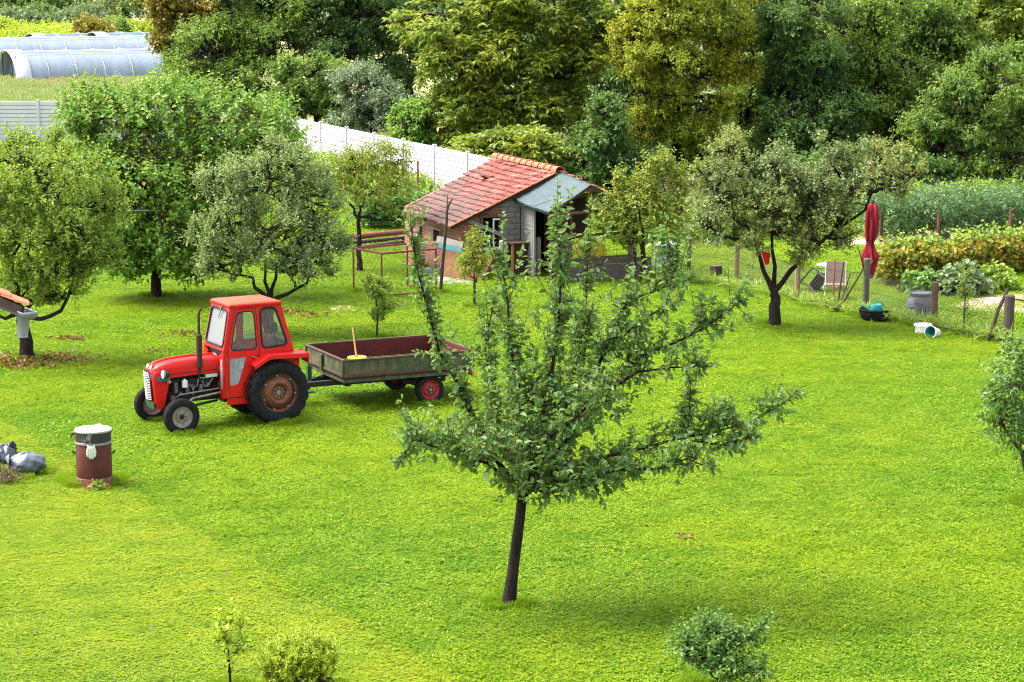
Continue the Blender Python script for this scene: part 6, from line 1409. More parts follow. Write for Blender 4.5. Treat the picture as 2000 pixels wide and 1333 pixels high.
def tools_():
    def stick(nm, label, cat, a, b, r, mat, dy=.35, parts=None):
        A = g(*a); B = at(b[0], b[1], A[1]+dy) - A; o = thing(nm, label, cat, tuple(A)); mb = MB(); mb.tube([(0, 0, 0), tuple(B*.5), tuple(B)], [r, r, r*.85], 8); mb.build('handle', mat, o); return o, B
    o, B = stick('shovel', 'shovel with a broad rusty blade up front, leaning on the fence', 'shovel', (1626, 603), (1631, 508), .022, REDWOOD)
    mb = MB(); P0 = np.array([-.02, -.03, .16]); pts = [(-.04, .20), (.06, .20), (.16, .17), (.17, -.02), (.10, -.15), (.0, -.22), (-.10, -.15), (-.17, -.02), (-.16, .17)]
    mb.panel(pts, [], lambda u, v, w: (-.06 + u - v*.15, -.06 + w - .12*(1-(u/.17)**2)*.4, .12 + v*.8), .012); mb.build('blade', surf('shovel_blade', (.17, .12, .11), (.11, .08, .075), .5, 8, metal=.4), o, smooth=60)
    o, B = stick('rake', 'thin handled rake beside the shovel, standing steepest against the fence', 'rake', (1634, 612), (1648, 512), .020, DARKWOOD); mb = MB(); mb.beam((-.18, 0, .03), (.18, .02, .03), .03, .03)
    for k in range(8): mb.tube([(-.17+k*.048, .0, .03), (-.17+k*.048, -.06, .0)], .007, 5)
    mb.build('rake_head', IRON, o)
    o, B = stick('hoe', 'short hoe with a dull brown handle, next to the long leaning pole', 'hoe', (1637, 608), (1661, 534), .020, BARK2); mb = MB(); mb.box((-.03, -.05, .05), (.16, .02, .11), rot=(.5, 0, 0)); mb.build('hoe_blade', IRON, o)
    A = g(1633, 612); mb = MB(); B = at(1687, 524, A[1]+.5) - A; mb.tube([(0, 0, 0), tuple(B*.5+np.array([.01, 0, .0])), tuple(B)], [.028, .025, .02], 8); mb.tube([tuple(B), tuple(at(1677, 486, A[1]+.5)-A)], [.02, .015], 6); o = mb.build('leaning_pole', DARKWOOD, None); o.location = A; tag(o, 'long dark pole leaning to the right on the post under the parasol', 'pole')
    # garden chairs and table
    CH = surf('dark_chair_plastic', (.045, .040, .055), (.03, .028, .035), .45, 7); p = g(1602, 574)
    o = thing('plastic_chair', 'dark grey plastic garden chair tipped over on the grass behind the fence', 'chair', (p[0], p[1]+.3, .0), .4)
    R_ = Matrix.Translation(Vector((0, 0, .30))) @ Euler((math.radians(-62), math.radians(18), math.radians(20))).to_matrix().to_4x4()
    mb = MB(); mb.panel(rpoly([(-.25, -.25), (.25, -.25), (.23, .25), (-.23, .25)], .06), [], lambda u, v, w: tuple(R_ @ Vector((u, v, w + .04*v))), .03); mb.build('seat', CH, o)
    mb = MB(); mb.panel(rpoly([(-.24, 0), (.24, 0), (.27, .46), (.15, .54), (-.15, .54), (-.27, .46)], .06), [rpoly([(-.16, .30), (.16, .30), (.15, .42), (-.15, .42)], .04)], lambda u, v, w: tuple(R_ @ Vector((u, .24 + w + v*.28, .02 + v))), .025); mb.build('backrest', CH, o)
    for s in (-1, 1):
        mb = MB(); mb.tube([tuple(R_ @ Vector(q)) for q in ((s*.27, .30, .30), (s*.30, -.05, .24), (s*.29, -.24, .20), (s*.27, -.26, 0))], .028, 8); mb.build('armrest', CH, o)
        for yy in (-.22, .22):
            mb = MB(); mb.tube([tuple(R_ @ Vector((s*.23, yy, 0))), tuple(R_ @ Vector((s*.28, yy*1.2, -.42)))], [.03, .02], 8); mb.build('leg', CH, o)
    p = g(1634, 590); o = thing('folding_chair', 'beige cloth folding chair with a pale frame, left of the parasol post', 'chair', (p[0], p[1]+.35, 0), math.pi-.15)
    CL = surf('beige_cloth', (.20, .14, .11), (.15, .105, .085), .8, 6); FRM = surf('pale_frame', (.50, .52, .42), None, .5)
    mb = MB(); mb.panel([(-.24, -.2), (.24, -.2), (.24, .24), (-.24, .24)], [], lambda u, v, w: (u, v, .42 + w - .03*math.cos(u*5)), .02); mb.build('seat', CL, o)
    mb = MB(); mb.panel([(-.24, .40), (.24, .40), (.24, .98), (-.24, .98)], [], lambda u, v, w: (u, -.22 - (v-.4)*.28 + w, v), .02); mb.build('backrest', CL, o)
    for s in (-1, 1):
        mb = MB(); mb.tube([(s*.26, -.40, 1.0), (s*.26, -.22, .42), (s*.26, .26, 0)], .018, 7); mb.build('frame', FRM, o)
        mb = MB(); mb.tube([(s*.27, .26, .44), (s*.27, -.30, .0)], .018, 7); mb.build('leg', FRM, o)
    p = g(1622, 572); o = thing('garden_table', 'small white round table between the tipped chair and the folding chair', 'table', (p[0], p[1]+.6, 0)); mb = MB(); mb.lathe([(0, .66), (.30, .66), (.32, .68), (.31, .70), (0, .70)], 28); mb.build('tabletop', WHITE, o)
    for k in range(3):
        mb = MB(); a = k*2.09; mb.tube([(.1*math.cos(a), .1*math.sin(a), .66), (.26*math.cos(a), .26*math.sin(a), 0)], .02, 7); mb.build('leg', WHITE, o)
    # red cloth on the old plum
    b = at(1496, 490, 57.0); V = []; Fq = []; n = 10
    for i in range(n+1):
        for j in range(n+1):
            u, v = i/n, j/n; V.append((-.12+.24*u*(1-.6*v) + .10*v, .04*math.sin(u*9)*v + .02*math.sin(v*5), -.34*v - .06*u*(1-v)))
    for i in range(n):
        for j in range(n): Fq.append((i*(n+1)+j, (i+1)*(n+1)+j, (i+1)*(n+1)+j+1, i*(n+1)+j+1))
    mb = MB(); mb.add(V, Fq); o = mb.build('red_cloth', surf('red_cloth', (.62, .012, .02), (.5, .01, .015), .8, 6, spec=.2), None, smooth=60); o.location = b; o.modifiers.new('t', 'SOLIDIFY').thickness = .01; tag(o, 'bright red cloth hanging in the fork of the old plum tree', 'cloth')
    # tub made of an old tyre, watering can
    p = g(1712, 630); o = thing('tyre_tub', 'black tub cut from an old tyre standing in the grass at the fence', 'tub', (p[0], p[1]+.25, 0))
    mb = MB(); mb.lathe([(0, .01), (.30, .01), (.36, .08), (.40, .24), (.41, .29), (.385, .305), (.36, .28), (.33, .10), (0, .06)], 36); mb.build('tub_wall', RUBBER, o, smooth=50)
    mb = MB(); mb.lathe([(.41, .27), (.425, .295), (.40, .315), (.38, .30)], 36); mb.build('rim', RUBBER, o)
    TL = surf('teal_plastic', (.015, .28, .26), (.012, .20, .19), .4, 6)
    o = thing('watering_can', 'teal watering can lying in the tyre tub', 'watering can', (p[0]+.03, p[1]+.2, .17), 2.9)
    mb = MB(); mb.lathe([(0, .04), (.13, .04), (.15, .08), (.15, .20), (.13, .25), (.08, .26), (.07, .25), (0, .22)], 24); mb.build('can_body', TL, o, smooth=50)
    mb = MB(); mb.tube([(.12, 0, .10), (.22, 0, .14), (.38, 0, .22)], [.04, .03, .022], 10); mb.build('spout', TL, o); mb = MB(); mb.tube([(.10, 0, .25), (.06, 0, .33), (-.08, 0, .34), (-.17, 0, .26), (-.14, 0, .10)], .018, 8); mb.build('handle', TL, o)
    # grey barrel behind the fence, buckets
    p = g(1806, 632); GB = surf('grey_barrel', (.115, .125, .15), (.085, .09, .11), .5, 5); o = thing('rain_barrel', 'dark grey plastic barrel with a screw lid behind the wire fence', 'barrel', (p[0]-.05, p[1]+.35, 0))
    mb = MB(); mb.lathe([(0, 0), (.28, 0), (.33, .06), (.35, .25), (.36, .42), (.34, .52), (.30, .60), (.27, .66), (.25, .67)], 32); mb.build('barrel_body', GB, o, smooth=50)
    mb = MB(); mb.lathe([(.27, .63), (.285, .65), (.285, .72), (.27, .735), (.25, .735), (.24, .715), (0, .715)], 32); mb.build('lid', GB, o, smooth=40)
    mb = MB(); mb.tube([(.365*math.cos(a), .365*math.sin(a), .40) for a in [k*.262 for k in range(24)]], .012, 6, closed=True); mb.build('hoop', GB, o)
    p = g(1804, 659); o = thing('white_bucket', 'white plastic bucket with a wire handle at the foot of a fence post', 'bucket', (p[0], p[1]+.16, 0)); WB = surf('bucket_white', (.72, .66, .62), (.64, .58, .54), .5, 5)
    mb = MB(); mb.lathe([(0, 0), (.16, 0), (.165, .02), (.195, .27), (.20, .30), (.19, .30), (.155, .03), (0, .025)], 28); mb.build('bucket_body', WB, o, smooth=50); mb = MB(); mb.lathe([(.198, .24), (.212, .255), (.212, .30), (.198, .305)], 28); mb.build('rim', WB, o); mb = MB(); mb.tube([(.2*math.cos(a), -.215, .26-.17*math.sin(a)) for a in [math.pi*k/10 for k in range(11)]], .005, 5); mb.build('handle', IRON, o)
    p = g(1823, 663); o = thing('teal_bucket', 'white bucket with a teal inside tipped on its side', 'bucket', (p[0]-.06, p[1]+.1, .155), 0); R_ = Euler((math.radians(78), 0, math.radians(-42))).to_matrix().to_4x4()
    mb = MB(); mb.lathe([(0, -.30), (.11, -.30), (.115, -.29), (.15, -.02), (.155, 0)], 28, R_); mb.build('outer_shell', WHITE, o, smooth=50); mb = MB(); mb.lathe([(.155, 0), (.145, .004), (.106, -.285), (0, -.288)], 28, R_); mb.build('inner_shell', TL, o, smooth=50, fixn=True)
    mb = MB(); mb.tube([tuple(R_ @ Vector((.154*math.cos(a), .154*math.sin(a), 0))) for a in [k*.262 for k in range(24)]], .010, 6, closed=True); mb.build('rim', WHITE, o)
    # orange trowel on the post
    p = g(1694, 604); q = at(1702, 514, p[1]-.12); o = thing('trowel', 'orange handled trowel stuck behind the wire on the parasol post', 'trowel', tuple(q)); mb = MB(); mb.tube([(0, 0, .12), (-.06, 0, .0)], [.022, .018], 8); mb.build('handle', TL, o)
    mb = MB(); mb.loft([[(-.03, -.01, .04), (.05, -.01, .07), (.05, .01, .07), (-.03, .01, .04)], [(-.07, -.01, -.06), (-.01, -.01, -.02), (-.01, .01, -.02), (-.07, .01, -.06)], [(-.17, -.005, -.20), (-.16, -.005, -.19), (-.16, .005, -.19), (-.17, .005, -.20)]]); mb.build('blade', surf('orange_plastic', (.75, .22, .03), (.6, .18, .03), .5, 6), o)
    # strut and gate by the last post
    p = g(1929, 668); mb = MB(); mb.tube([(0, 0, 0), tuple(at(1950, 605, p[1]+.2)-p), tuple(at(1969, 565, p[1]+.4)-p)], [.05, .045, .035], 8); o = mb.build('strut', DARKWOOD, None); o.location = p; tag(o, 'dark slanting branch strut propping the last fence post', 'strut')
    p = g(1934, 664); mb = MB(); mb.tube([(0, 0, 0), tuple(at(1957, 637, p[1])-p)], .03, 8); o = mb.build('brace', DARKWOOD, None); o.location = p; tag(o, 'short dark brace between the strut and the last fence post', 'brace')
    p = g(1975, 665); o = thing('iron_gate', 'rusty iron gate frame standing right of the last fence post', 'gate', (p[0], p[1]+.1, 0)); ob = surf('orange_red_iron', (.45, .085, .03), (.25, .06, .03), .7, 10)
    t_ = at(1976, 584, p[1]+.1) - np.array([p[0], p[1]+.1, 0]); mb = MB(); mb.tube([(0, 0, 0), tuple(t_)], .025, 8); mb.build('frame_upright', ob, o); mb = MB(); mb.tube([tuple(t_), tuple(at(2060, 597, p[1]+.6) - np.array([p[0], p[1]+.1, 0]))], .02, 8); mb.build('top_bar', RUST, o)
tools_()

# ------------------------------------------------------------------ vegetable rows
def row(name, label, cat, seed, a, b, depth, h, n, leaf, L, W_, nleaf=7, slen=(.2, .5), droop=.3, z0=.05, up=.7, simple=False, kind='stuff', leafup=.6):
    rng = np.random.default_rng(seed); A = g(*a); B = g(*b); t = rng.random(n)[:, None]; P = A + (B-A)*t; d = (B-A)[:2]/np.linalg.norm((B-A)[:2]); nn = np.array([-d[1], d[0]])
    off = rng.uniform(-.5, .5, n)*depth; P[:, 0] += nn[0]*off; P[:, 1] += nn[1]*off; hh = h*(.92+.10*np.sin(t[:, 0]*23+seed)*np.sin(t[:, 0]*9)); P[:, 2] = z0 + rng.random(n)**.8*hh
    D = np.stack([rng.normal(size=n)*.6, rng.normal(size=n)*.5 - .35, np.full(n, up)], 1); tw, lv = shoots_geo(rng, P, D, rng.uniform(*slen, n), nleaf, L, W_, droop=droop, simple=simple, leafup=leafup, twr=.005)
    if kind == 'stuff':
        V, Fq = cat_geo([lv]); o = raw_mesh(name, V, Fq, leaf); tag(o, label, cat, kind='stuff')
    else:
        root = thing(name, label, cat, tuple(A)); o = raw_mesh('foliage', lv[0]-A, lv[1], leaf, root); raw_mesh('stem', tw[0]-A, tw[1], BARK, root)
row('bean_row', 'dense row of yellowing climbing bean leaves behind the parasol', 'bean row', 61, (1725, 558), (2050, 522), .7, .95, 1700, LF_BEAN, .17, .15, nleaf=5, droop=.55, up=.2, leafup=.1)
row('bean_tops', 'green upper shoots of the yellowing bean row', 'bean row', 62, (1725, 556), (2050, 520), .5, .35, 260, LF_APPLE, .15, .13, nleaf=5, z0=.75, droop=.4)
row('tomato_rows', 'blue green tomato rows under netting behind the bean row', 'tomatoes', 63, (1700, 470), (2060, 452), 2.6, 1.35, 2300, LF_TOMATO, .16, .06, nleaf=8, droop=.5)
row('tomato_rows', 'pale green vegetables in front of the netting at the edge of the wood', 'vegetables', 64, (1740, 432), (2060, 412), 3.0, .7, 1000, LF_SHRUB, .2, .08, nleaf=8, droop=.4)
row('undergrowth', 'bright green weeds under the trees behind the netting', 'weeds', 65, (1560, 418), (2060, 392), 2.5, .7, 900, LF_APPLE, .22, .09, nleaf=8)
row('weeds', 'green weeds growing along the white fence by the apricot tree', 'weeds', 66, (560, 338), (830, 398), 2.6, .7, 900, LF_APPLE, .26, .06, nleaf=8, up=1.2, droop=.1)
row('shrubbery', 'dark leafy shrubbery between the peach tree and the shed', 'shrubs', 67, (700, 446), (815, 440), 1.4, 1.0, 700, LF_SHRUB, .15, .10, nleaf=7)
row('meadow_weeds', 'pale weeds behind the shed and the awning along the garden', 'weeds', 68, (1180, 470), (1560, 452), 3.5, .8, 1200, LF_APPLE, .2, .06, nleaf=8, up=1.2)
row('fence_weeds', 'long grass growing along the chain link fence', 'grass', 69, (1560, 597), (1985, 676), .35, .16, 330, LF_APPLE, .34, .022, nleaf=5, up=1.3, slen=(.06, .15), droop=-.2, simple=True)
row('fence_weeds', 'long grass along the upper part of the chain link fence', 'grass', 70, (1240, 532), (1560, 590), .4, .16, 260, LF_APPLE, .3, .022, nleaf=5, up=1.3, slen=(.06, .15), droop=-.2, simple=True)
def veg_plant(label, px, py, R, leaf, seed, L=.24, n=60):
    rng = np.random.default_rng(seed); b = g(px, py); root = thing('squash_plant', label, 'plant', tuple(b), 0, 'squash plants by the soil bed'); tw, lv = bush_geo(rng, (0, 0, .02), R, n, (.15, .35), 4, L, L*.85, droop=.3, twr=.01); raw_mesh('foliage', *lv, leaf, root); raw_mesh('stem', *tw, LF_APPLE, root)
veg_plant('biggest grey green squash plant, directly behind the wire fence and barrel', 1880, 575, (.7, .5, .75), LF_GREY, 71, n=120)
veg_plant('dark green low squash plant left of the biggest one', 1800, 572, (.5, .4, .4), LF_SHRUB, 72, n=80)
veg_plant('light green squash plant at the right end of the squash plants', 1945, 566, (.5, .4, .5), LF_APPLE, 73)
crown_tree('garden_sapling', 'thin young sapling on the fence line between barrel and gate', 'tree', None, [(1882, 655, 0), (1883, 610, 0), (1886, 570, 0)], .02, [(1886, 575, 10, 22, 0, .15, 1), (1884, 545, 9, 18, 0, .12, .7), (1884, 610, 14, 12, 0, .15, .5)], BARK2, LF_APPLE, 74, shoots=60, slen=(.08, .2), nleaf=7, leafL=.08, leafW=.03, limb_r=.01)
def netting():
    a = g(1700, 412); b = g(2060, 388); root = thing('netting_fence', 'dark green netting on thin posts along the edge of the wood', 'fence', (a[0], a[1], 0)); v = Vector(b-a)
    m, nt, bs = _mat('green_net'); bs.inputs["Base Color"].default_value = (.02, .10, .07, 1); bs.inputs["Alpha"].default_value = .55; bs.inputs["Roughness"].default_value = .8
    mb = MB(); mb.panel([(0, 0), (v.length, 0), (v.length, .95), (0, .9)], [], lambda u, w_, t: tuple(v.normalized()*u + Vector((0, t, w_))), .01); mb.build('net', m, root)
    for k in range(7):
        mb = MB(); q = v*(k/6); mb.tube([(q.x, q.y-.05, 0), (q.x+.02, q.y-.05, 1.1)], .03, 6); mb.build('post', DARKWOOD, root)
    for k, (px, py, h, lab) in enumerate(((1829, 500, 1.25, 'red brown stake standing in the tomato rows, left one'), (1970, 492, 1.3, 'red brown stake standing in the tomato rows, right one'), (1717, 545, 1.9, 'dark grey stake directly behind the parasol'))):
        p = g(px, py); mb = MB(); mb.tube([(0, 0, 0), (.04, 0, h)], .045, 8); o = mb.build('stake', REDWOOD if k < 2 else DARKWOOD, None); o.location = p; tag(o, lab, 'stake', 'stakes in the vegetable garden')
netting()

# ------------------------------------------------------------------ near left: burn barrel, rubbish bags, outbuilding corner
def burn_barrel():
    b = g(181, 951); o = thing('burn_barrel', 'rust brown burning barrel with a pale lid on the lawn in front of the tractor', 'barrel', (b[0], b[1]+.2, 0), .1); R = .315; o.scale = (1, 1, 1.06)
    RB = surf('barrel_rust', (.105, .030, .022), (.075, .022, .018), .75, 4, spots=(.05, .02, .018), spot_scale=5, spec=.2); RB2 = surf('barrel_base', (.22, .10, .065), (.14, .06, .04), .8, 8, spots=(.30, .19, .12), spot_scale=9, spec=.2)
    SOOT = surf('sooty_band', (.035, .033, .035), (.012, .012, .013), .6, 6, spots=(.55, .52, .52), spot_scale=4, spot_lo=.60, spot_hi=.82, stretch=(1, 1, .6)); LID = surf('lid_cream', (.36, .35, .31), (.29, .28, .24), .5, 5, spots=(.30, .28, .16), spot_scale=4)
    mb = MB(); mb.lathe([(R-.02, .0), (R, .0), (R, .13), (R-.01, .14)], 40); mb.build('base_ring', RB2, o, smooth=40)
    mb = MB(); mb.lathe([(R-.012, .135), (R-.006, .15), (R-.006, .70), (R-.012, .71)], 40); bd = mb.build('barrel_body', RB, o, smooth=40)
    mb = MB(); mb.lathe([(R-.004, .695), (R+.006, .70), (R+.006, .73), (R-.004, .735)], 40); mb.build('steel_hoop', STEEL, bd)
    mb = MB(); mb.lathe([(R-.006, .72), (R-.006, .905)], 40); mb.build('soot_band', SOOT, bd, smooth=40)
    mb = MB(); mb.lathe([(R-.004, .895), (R+.008, .90), (R+.008, .925), (R-.01, .935), (.2, .945), (0, .95)], 40); lid = mb.build('lid', LID, o, smooth=30)
    mb = MB(); mb.tube([(.04, .06, .945), (.05, .06, .985), (.13, .10, .985), (.14, .10, .945)], .009, 6); mb.build('lid_handle', WHITE, lid)
    for s in (-1, 1):
        mb = MB(); mb.tube([(s*R, -.05, .52), (s*(R+.05), -.05, .56), (s*(R+.05), .06, .56), (s*R, .06, .52)], .010, 6); mb.build('side_handle', IRON, bd)
    mb = MB(); mb.box((-R-.025, -.04, .855), (.05, .05, .04)); mb.beam((-R-.04, -.04, .86), (-R-.075, -.04, .79), .03, .02); mb.build('lid_catch', BLACK, lid)
    b2 = (b[0]+.02, b[1]+.2-R-.02, .56); o = thing('work_glove', 'off white work gloves hung on the front of the burning barrel', 'gloves', b2)
    GL = surf('glove_knit', (.60, .58, .53), (.42, .40, .37), .9, 30, stretch=(1, 1, 4), spec=.1)
    mb = MB(); mb.lathe([(.062, .195), (.066, .20), (.066, .155), (.060, .14)], 16, Matrix.Scale(.5, 4, (0, 1, 0))); mb.build('cuff', WHITE, o)
    for k, (x, z0, r) in enumerate(((-.052, .0, .026), (-.018, -.03, .026), (.018, -.03, .026), (.052, .0, .026))):
        mb = MB(); mb.tube([(x*.9, 0, .15), (x*1.2, -.008, .08), (x*1.05, -.005, z0+.01), (x*.9, 0, z0-.012)], [r, r*1.05, r*.95, r*.4], 10); mb.build('finger', GL, o)
    mb = MB(); mb.lathe([(0, .197), (.058, .196)], 14, Matrix.Scale(.5, 4, (0, 1, 0))); mb.build('opening', BLACK, o)
    for k, (px, py, lab) in enumerate(((221, 944, 'orange brick piece to the right of the barrel foot'), (205, 954, 'orange brick piece under the front of the barrel, right of the weed'), (176, 957, 'orange brick piece under the front of the barrel, left of the weed'), (145, 949, 'stone at the left foot of the barrel'))):
        q = g(px, py); mb = MB(); mb.box((0, 0, .03), (.15, .10, .06), rot=(0, 0, k*.8)); o = mb.build('brick_piece', RIDGE if k < 3 else CONC, None, bevel=.012); o.location = (q[0], q[1]+.05, 0); tag(o, lab, 'brick', 'brick pieces at the barrel foot')
    rng = np.random.default_rng(90); q = g(190, 956); tw, lv = bush_geo(rng, (0, 0, .01), (.08, .06, .1), 22, (.05, .12), 4, .09, .045, simple=False); root = thing('weed', 'small leafy weed growing at the front of the barrel', 'plant', tuple(q)); raw_mesh('leaf', *lv, LF_APPLE, root)
burn_barrel()
def bags():
    BAG = surf('bin_bag', (.075, .085, .115), (.10, .115, .15), .36, 5, bump=.5, bscale=9, spec=.6)
    def bag(name, label, px, py, R, seed, tie, rz, mat):
        rng = np.random.default_rng(seed); n, m = 36, 18; V = []; Fq = []
        for j in range(m+1):
            ph = math.pi*j/m
            for i in range(n):
                a = 2*math.pi*i/n; k = 1 + .10*math.sin(3*a+seed) + .07*math.sin(5*a+2*ph*3) + .05*math.sin(9*a-4*ph) + .03*rng.normal()
                x, y, z = R[0]*math.sin(ph)*math.cos(a)*k, R[1]*math.sin(ph)*math.sin(a)*k, R[2]*(math.cos(ph)*-1)
                z = R[2]*.92 + z*(1 + .08*math.sin(4*a)); V.append((x, y, max(.0, z)))
        for j in range(m):
            for i in range(n): Fq.append((j*n+i, j*n+(i+1) % n, (j+1)*n+(i+1) % n, (j+1)*n+i))
        b = g(px, py); root = thing(name, label, 'bag', (b[0], b[1]+R[1], 0), rz, 'filled rubbish bags'); mb = MB(); mb.add(V, Fq); mb.build('bag_body', mat, root, smooth=35)
        mb = MB(); c = Vector(tie); secs = []
        for t, r in ((0, .10), (.05, .04), (.07, .028), (.09, .04), (.13, .06)):
            secs.append([(c.x - t, c.y + r*math.cos(a)*(1+.3*math.sin(4*a)), c.z + t*.6 + r*math.sin(a)*(1+.3*math.sin(5*a))) for a in [k*.393 for k in range(16)]])
        mb.loft(secs); mb.build('tied_neck', mat, root, smooth=60)
    bag('rubbish_bag', 'shiny dark grey rubbish bag lying at the left edge, right of the dry twigs', 46, 932, (.32, .25, .20), 1, (-.28, -.1, .26), .1, BAG)
    bag('rubbish_bag', 'blue black rubbish bag behind the shiny grey one, cut off by the left edge', 4, 915, (.26, .22, .20), 2, (.1, -.15, .30), 2.0, surf('bin_bag_blue', (.012, .014, .022), (.03, .035, .05), .25, 5, bump=.5, bscale=9, spec=.8))
    rng = np.random.default_rng(91); q = g(8, 946); n = 160; P = rng.normal(size=(n, 3))*np.array([.16, .14, .05]) + np.array([0, 0, .08]); D = rng.normal(size=(n, 3)) + np.array([0, 0, .4]); tw, lv = shoots_geo(rng, P, D, rng.uniform(.12, .3, n), 3, .10, .012, simple=True, twr=.004)
    root = thing('twig_heap', 'heap of dry brown grass and twigs at the left edge below the rubbish bags', 'twigs', (q[0], q[1]+.1, 0)); raw_mesh('stalk', *tw, surf('twig_brown', (.10, .065, .04), None, .9), root); raw_mesh('dry_grass', *lv, surf('dry_stalk', (.20, .14, .07), (.12, .085, .045), .9, 8), root)
    A = g(4, 938); mb = MB(); mb.beam((0, 0, .05), tuple(at(-4, 905, A[1]+.1)-A), .05, .05); o = mb.build('plank', OLDWOOD, None); o.location = A; tag(o, 'short brown plank end sticking up beside the rubbish bags', 'plank')
bags()
def outbuilding():
    Y = 24.0; c = at(66, 604, Y); ux = c[0]; z = c[2]; root = thing('outbuilding', 'corner of a tiled outbuilding roof with a grey gutter at the left edge', 'building', (ux, Y, 0), 0)
    GUT = surf('zinc_gutter', (.22, .23, .245), (.17, .18, .195), .45, 4, metal=.2)
    # gutter runs away from its near end at the right towards the left edge; roof slopes up to the left
    a = Vector((-.02, -.1, z-.02)); b = Vector(at(-60, 562, Y+2.2)) - Vector((ux, Y, 0)); d = (b-a).normalized(); s = d.cross(Vector((0, 0, 1))).normalized(); r = .077
    V = []; n = 10
    for p in (a, b):
        for k in range(n+1):
            t = math.pi + math.pi*k/n; V.append(p + s*r*math.cos(t) + Vector((0, 0, r*math.sin(t))))
    mb = MB(); mb.add(V, [(k, k+1, n+2+k, n+1+k) for k in range(n)]); mb.add([V[k] for k in range(n+1)], [tuple(range(n+1))]); gt = mb.build('gutter', GUT, root, smooth=50); gt.modifiers.new('t', 'SOLIDIFY').thickness = .006
    mb = MB(); q = a + d*.28; mb.tube([q + Vector((0, 0, -.06)), q + Vector((0, 0, -.12)), q + Vector((-.01, 0, -.27)), q + Vector((-.01, 0, -.29))], [.08, .065, .055, .058], 14); mb.build('outlet', GUT, gt)
    mb = MB(); up = Vector((-.80, .35, .30)); 
    for i in range(7):
        for j in range(9):
            o0 = a + d*(.06+i*.22) + Vector((.0, .02, .06)) + up*(j*.26); e = d*.215; w_ = up.normalized()*.34; nn = e.cross(w_).normalized(); nn = nn if nn.z > 0 else -nn
            mb.loft([[o0 + nn*.02, o0+e*.5 + nn*.055, o0+e + nn*.02, o0+e, o0], [o0+w_ - nn*.012, o0+e*.5+w_ + nn*.02, o0+e+w_ - nn*.012, o0+e+w_ - nn*.03, o0+w_ - nn*.03]])
    mb.build('roof', RIDGE, root, smooth=30)
    mb = MB(); p0 = a + Vector((-.85, .25, 0)); p1 = b + Vector((-.8, .2, 0)); q0 = p0 + up.normalized()*3; q1 = p1 + up.normalized()*3
    mb.loft([[Vector((p0.x, p0.y, 0)), Vector((p1.x, p1.y, 0)), Vector((q1.x, q1.y, 0)), Vector((q0.x, q0.y, 0))], [Vector((p0.x, p0.y, z+.1)), Vector((p1.x, p1.y, z+.3)), Vector((q1.x, q1.y, z+1.2)), Vector((q0.x, q0.y, z+1.0))]]); mb.build('wall', surf('render_wall', (.45, .42, .38), (.38, .36, .33), .9, 3), root)
    mb = MB(); mb.beam(a + d*.1 + Vector((-.06, .05, .0)), a + d*.1 + up*1.2 + Vector((-.05, .05, -.02)), .05, .09); mb.build('rafter', DARKWOOD, root)
outbuilding()
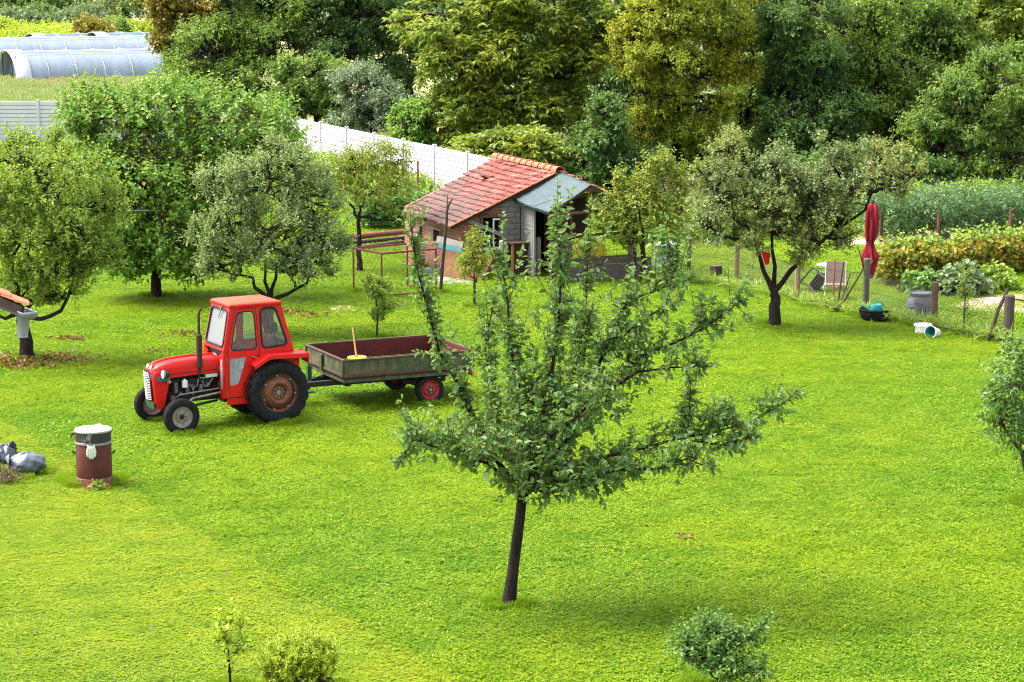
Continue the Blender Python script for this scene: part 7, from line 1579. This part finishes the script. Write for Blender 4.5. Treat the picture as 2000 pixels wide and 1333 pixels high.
def leaves_on_lawn():
    rng = np.random.default_rng(95); P = []
    for cx, cy, rx, ry, n in ((70, 705, 110, 14, 420), (20, 715, 60, 10, 160), (140, 665, 40, 5, 60), (355, 655, 35, 6, 60), (560, 612, 40, 6, 70), (770, 600, 20, 4, 16), (610, 620, 40, 6, 40), (1340, 1055, 20, 4, 10), (300, 690, 30, 8, 14)):
        for k in range(n):
            u, v = rng.normal(0, .5), rng.normal(0, .5); q = g(cx+u*rx, cy+v*ry); q[2] = rng.uniform(.03, .09); P.append(q)
    P = np.array(P); n = len(P); az = rng.uniform(0, 6.28, n); ax = np.stack([np.cos(az), np.sin(az), rng.normal(0, .3, n)], 1); L = rng.uniform(.06, .12, n)
    lv = leaf_geo(rng, P, ax, L, L*.7, up=.7, curl=.4); o = raw_mesh('fallen_leaves', *lv, leaf_mat('fallen_leaf', [(0, (.09, .025, .010)), (.5, (.17, .05, .014)), (1, (.28, .11, .03))], trans=.15)); tag(o, 'reddish brown fallen leaves on the grass under the orchard trees', 'leaves', kind='stuff')
    # broad leaved weeds and longer tufts that break up the turf
    n = 520; Y = 28 + 36*rng.random(n)**.9; px = rng.uniform(-20, 2020, n); C = np.stack([(px-1000)/F_PX*Y*1.01, Y, np.full(n, .035)], 1); cl = np.sin(C[:, 0]*1.3)+np.sin(C[:, 1]*.9+C[:, 0]*.5)+rng.normal(0, .7, n); C = C[cl > .1]; n = len(C); gl = []
    for k in range(7):
        az = rng.uniform(0, 6.28, n); ax = np.stack([np.cos(az), np.sin(az), rng.uniform(.1, .6, n)], 1); L = rng.uniform(.04, .09, n); gl.append(leaf_geo(rng, C, ax, L, L*.34, up=1.2, curl=.35))
    o = raw_mesh('lawn_weeds', *cat_geo(gl), leaf_mat('leaf_weed', [(0, (.06, .16, .010)), (.5, (.11, .25, .012)), (1, (.20, .34, .03))], trans=.35, spec=.05)); tag(o, 'broad leaved weeds growing in the turf of the lawn', 'weeds', kind='stuff')
    n = 500; Y = rng.uniform(30, 58, n); px = rng.uniform(700, 2000, n); P = np.stack([(px-1000)/F_PX*Y*1.01, Y, rng.uniform(.05, .09, n)], 1); az = rng.uniform(0, 6.28, n); ax = np.stack([np.cos(az), np.sin(az), np.zeros(n)], 1); L = rng.uniform(.015, .03, n)
    o = raw_mesh('lawn_flowers', *leaf_geo(rng, P, ax, L, L, up=2, simple=True), surf('yellow_petal', (.75, .45, .02), (.70, .30, .02), .7)); tag(o, 'tiny yellow flowers scattered over the lawn', 'flowers', kind='stuff')
leaves_on_lawn()
def wire_line():
    A = at(250, 412, 60); B = at(362, 408, 62); mb = MB(); mb.tube([tuple(A-A), tuple((B-A)*.5 - np.array([0, 0, .03])), tuple(B-A)], .008, 5); o = mb.build('washing_line', surf('line_grey', (.5, .5, .5), None, .6), None); o.location = A; tag(o, 'thin grey washing line strung between the apple tree and the silvery apple tree', 'line')
wire_line()
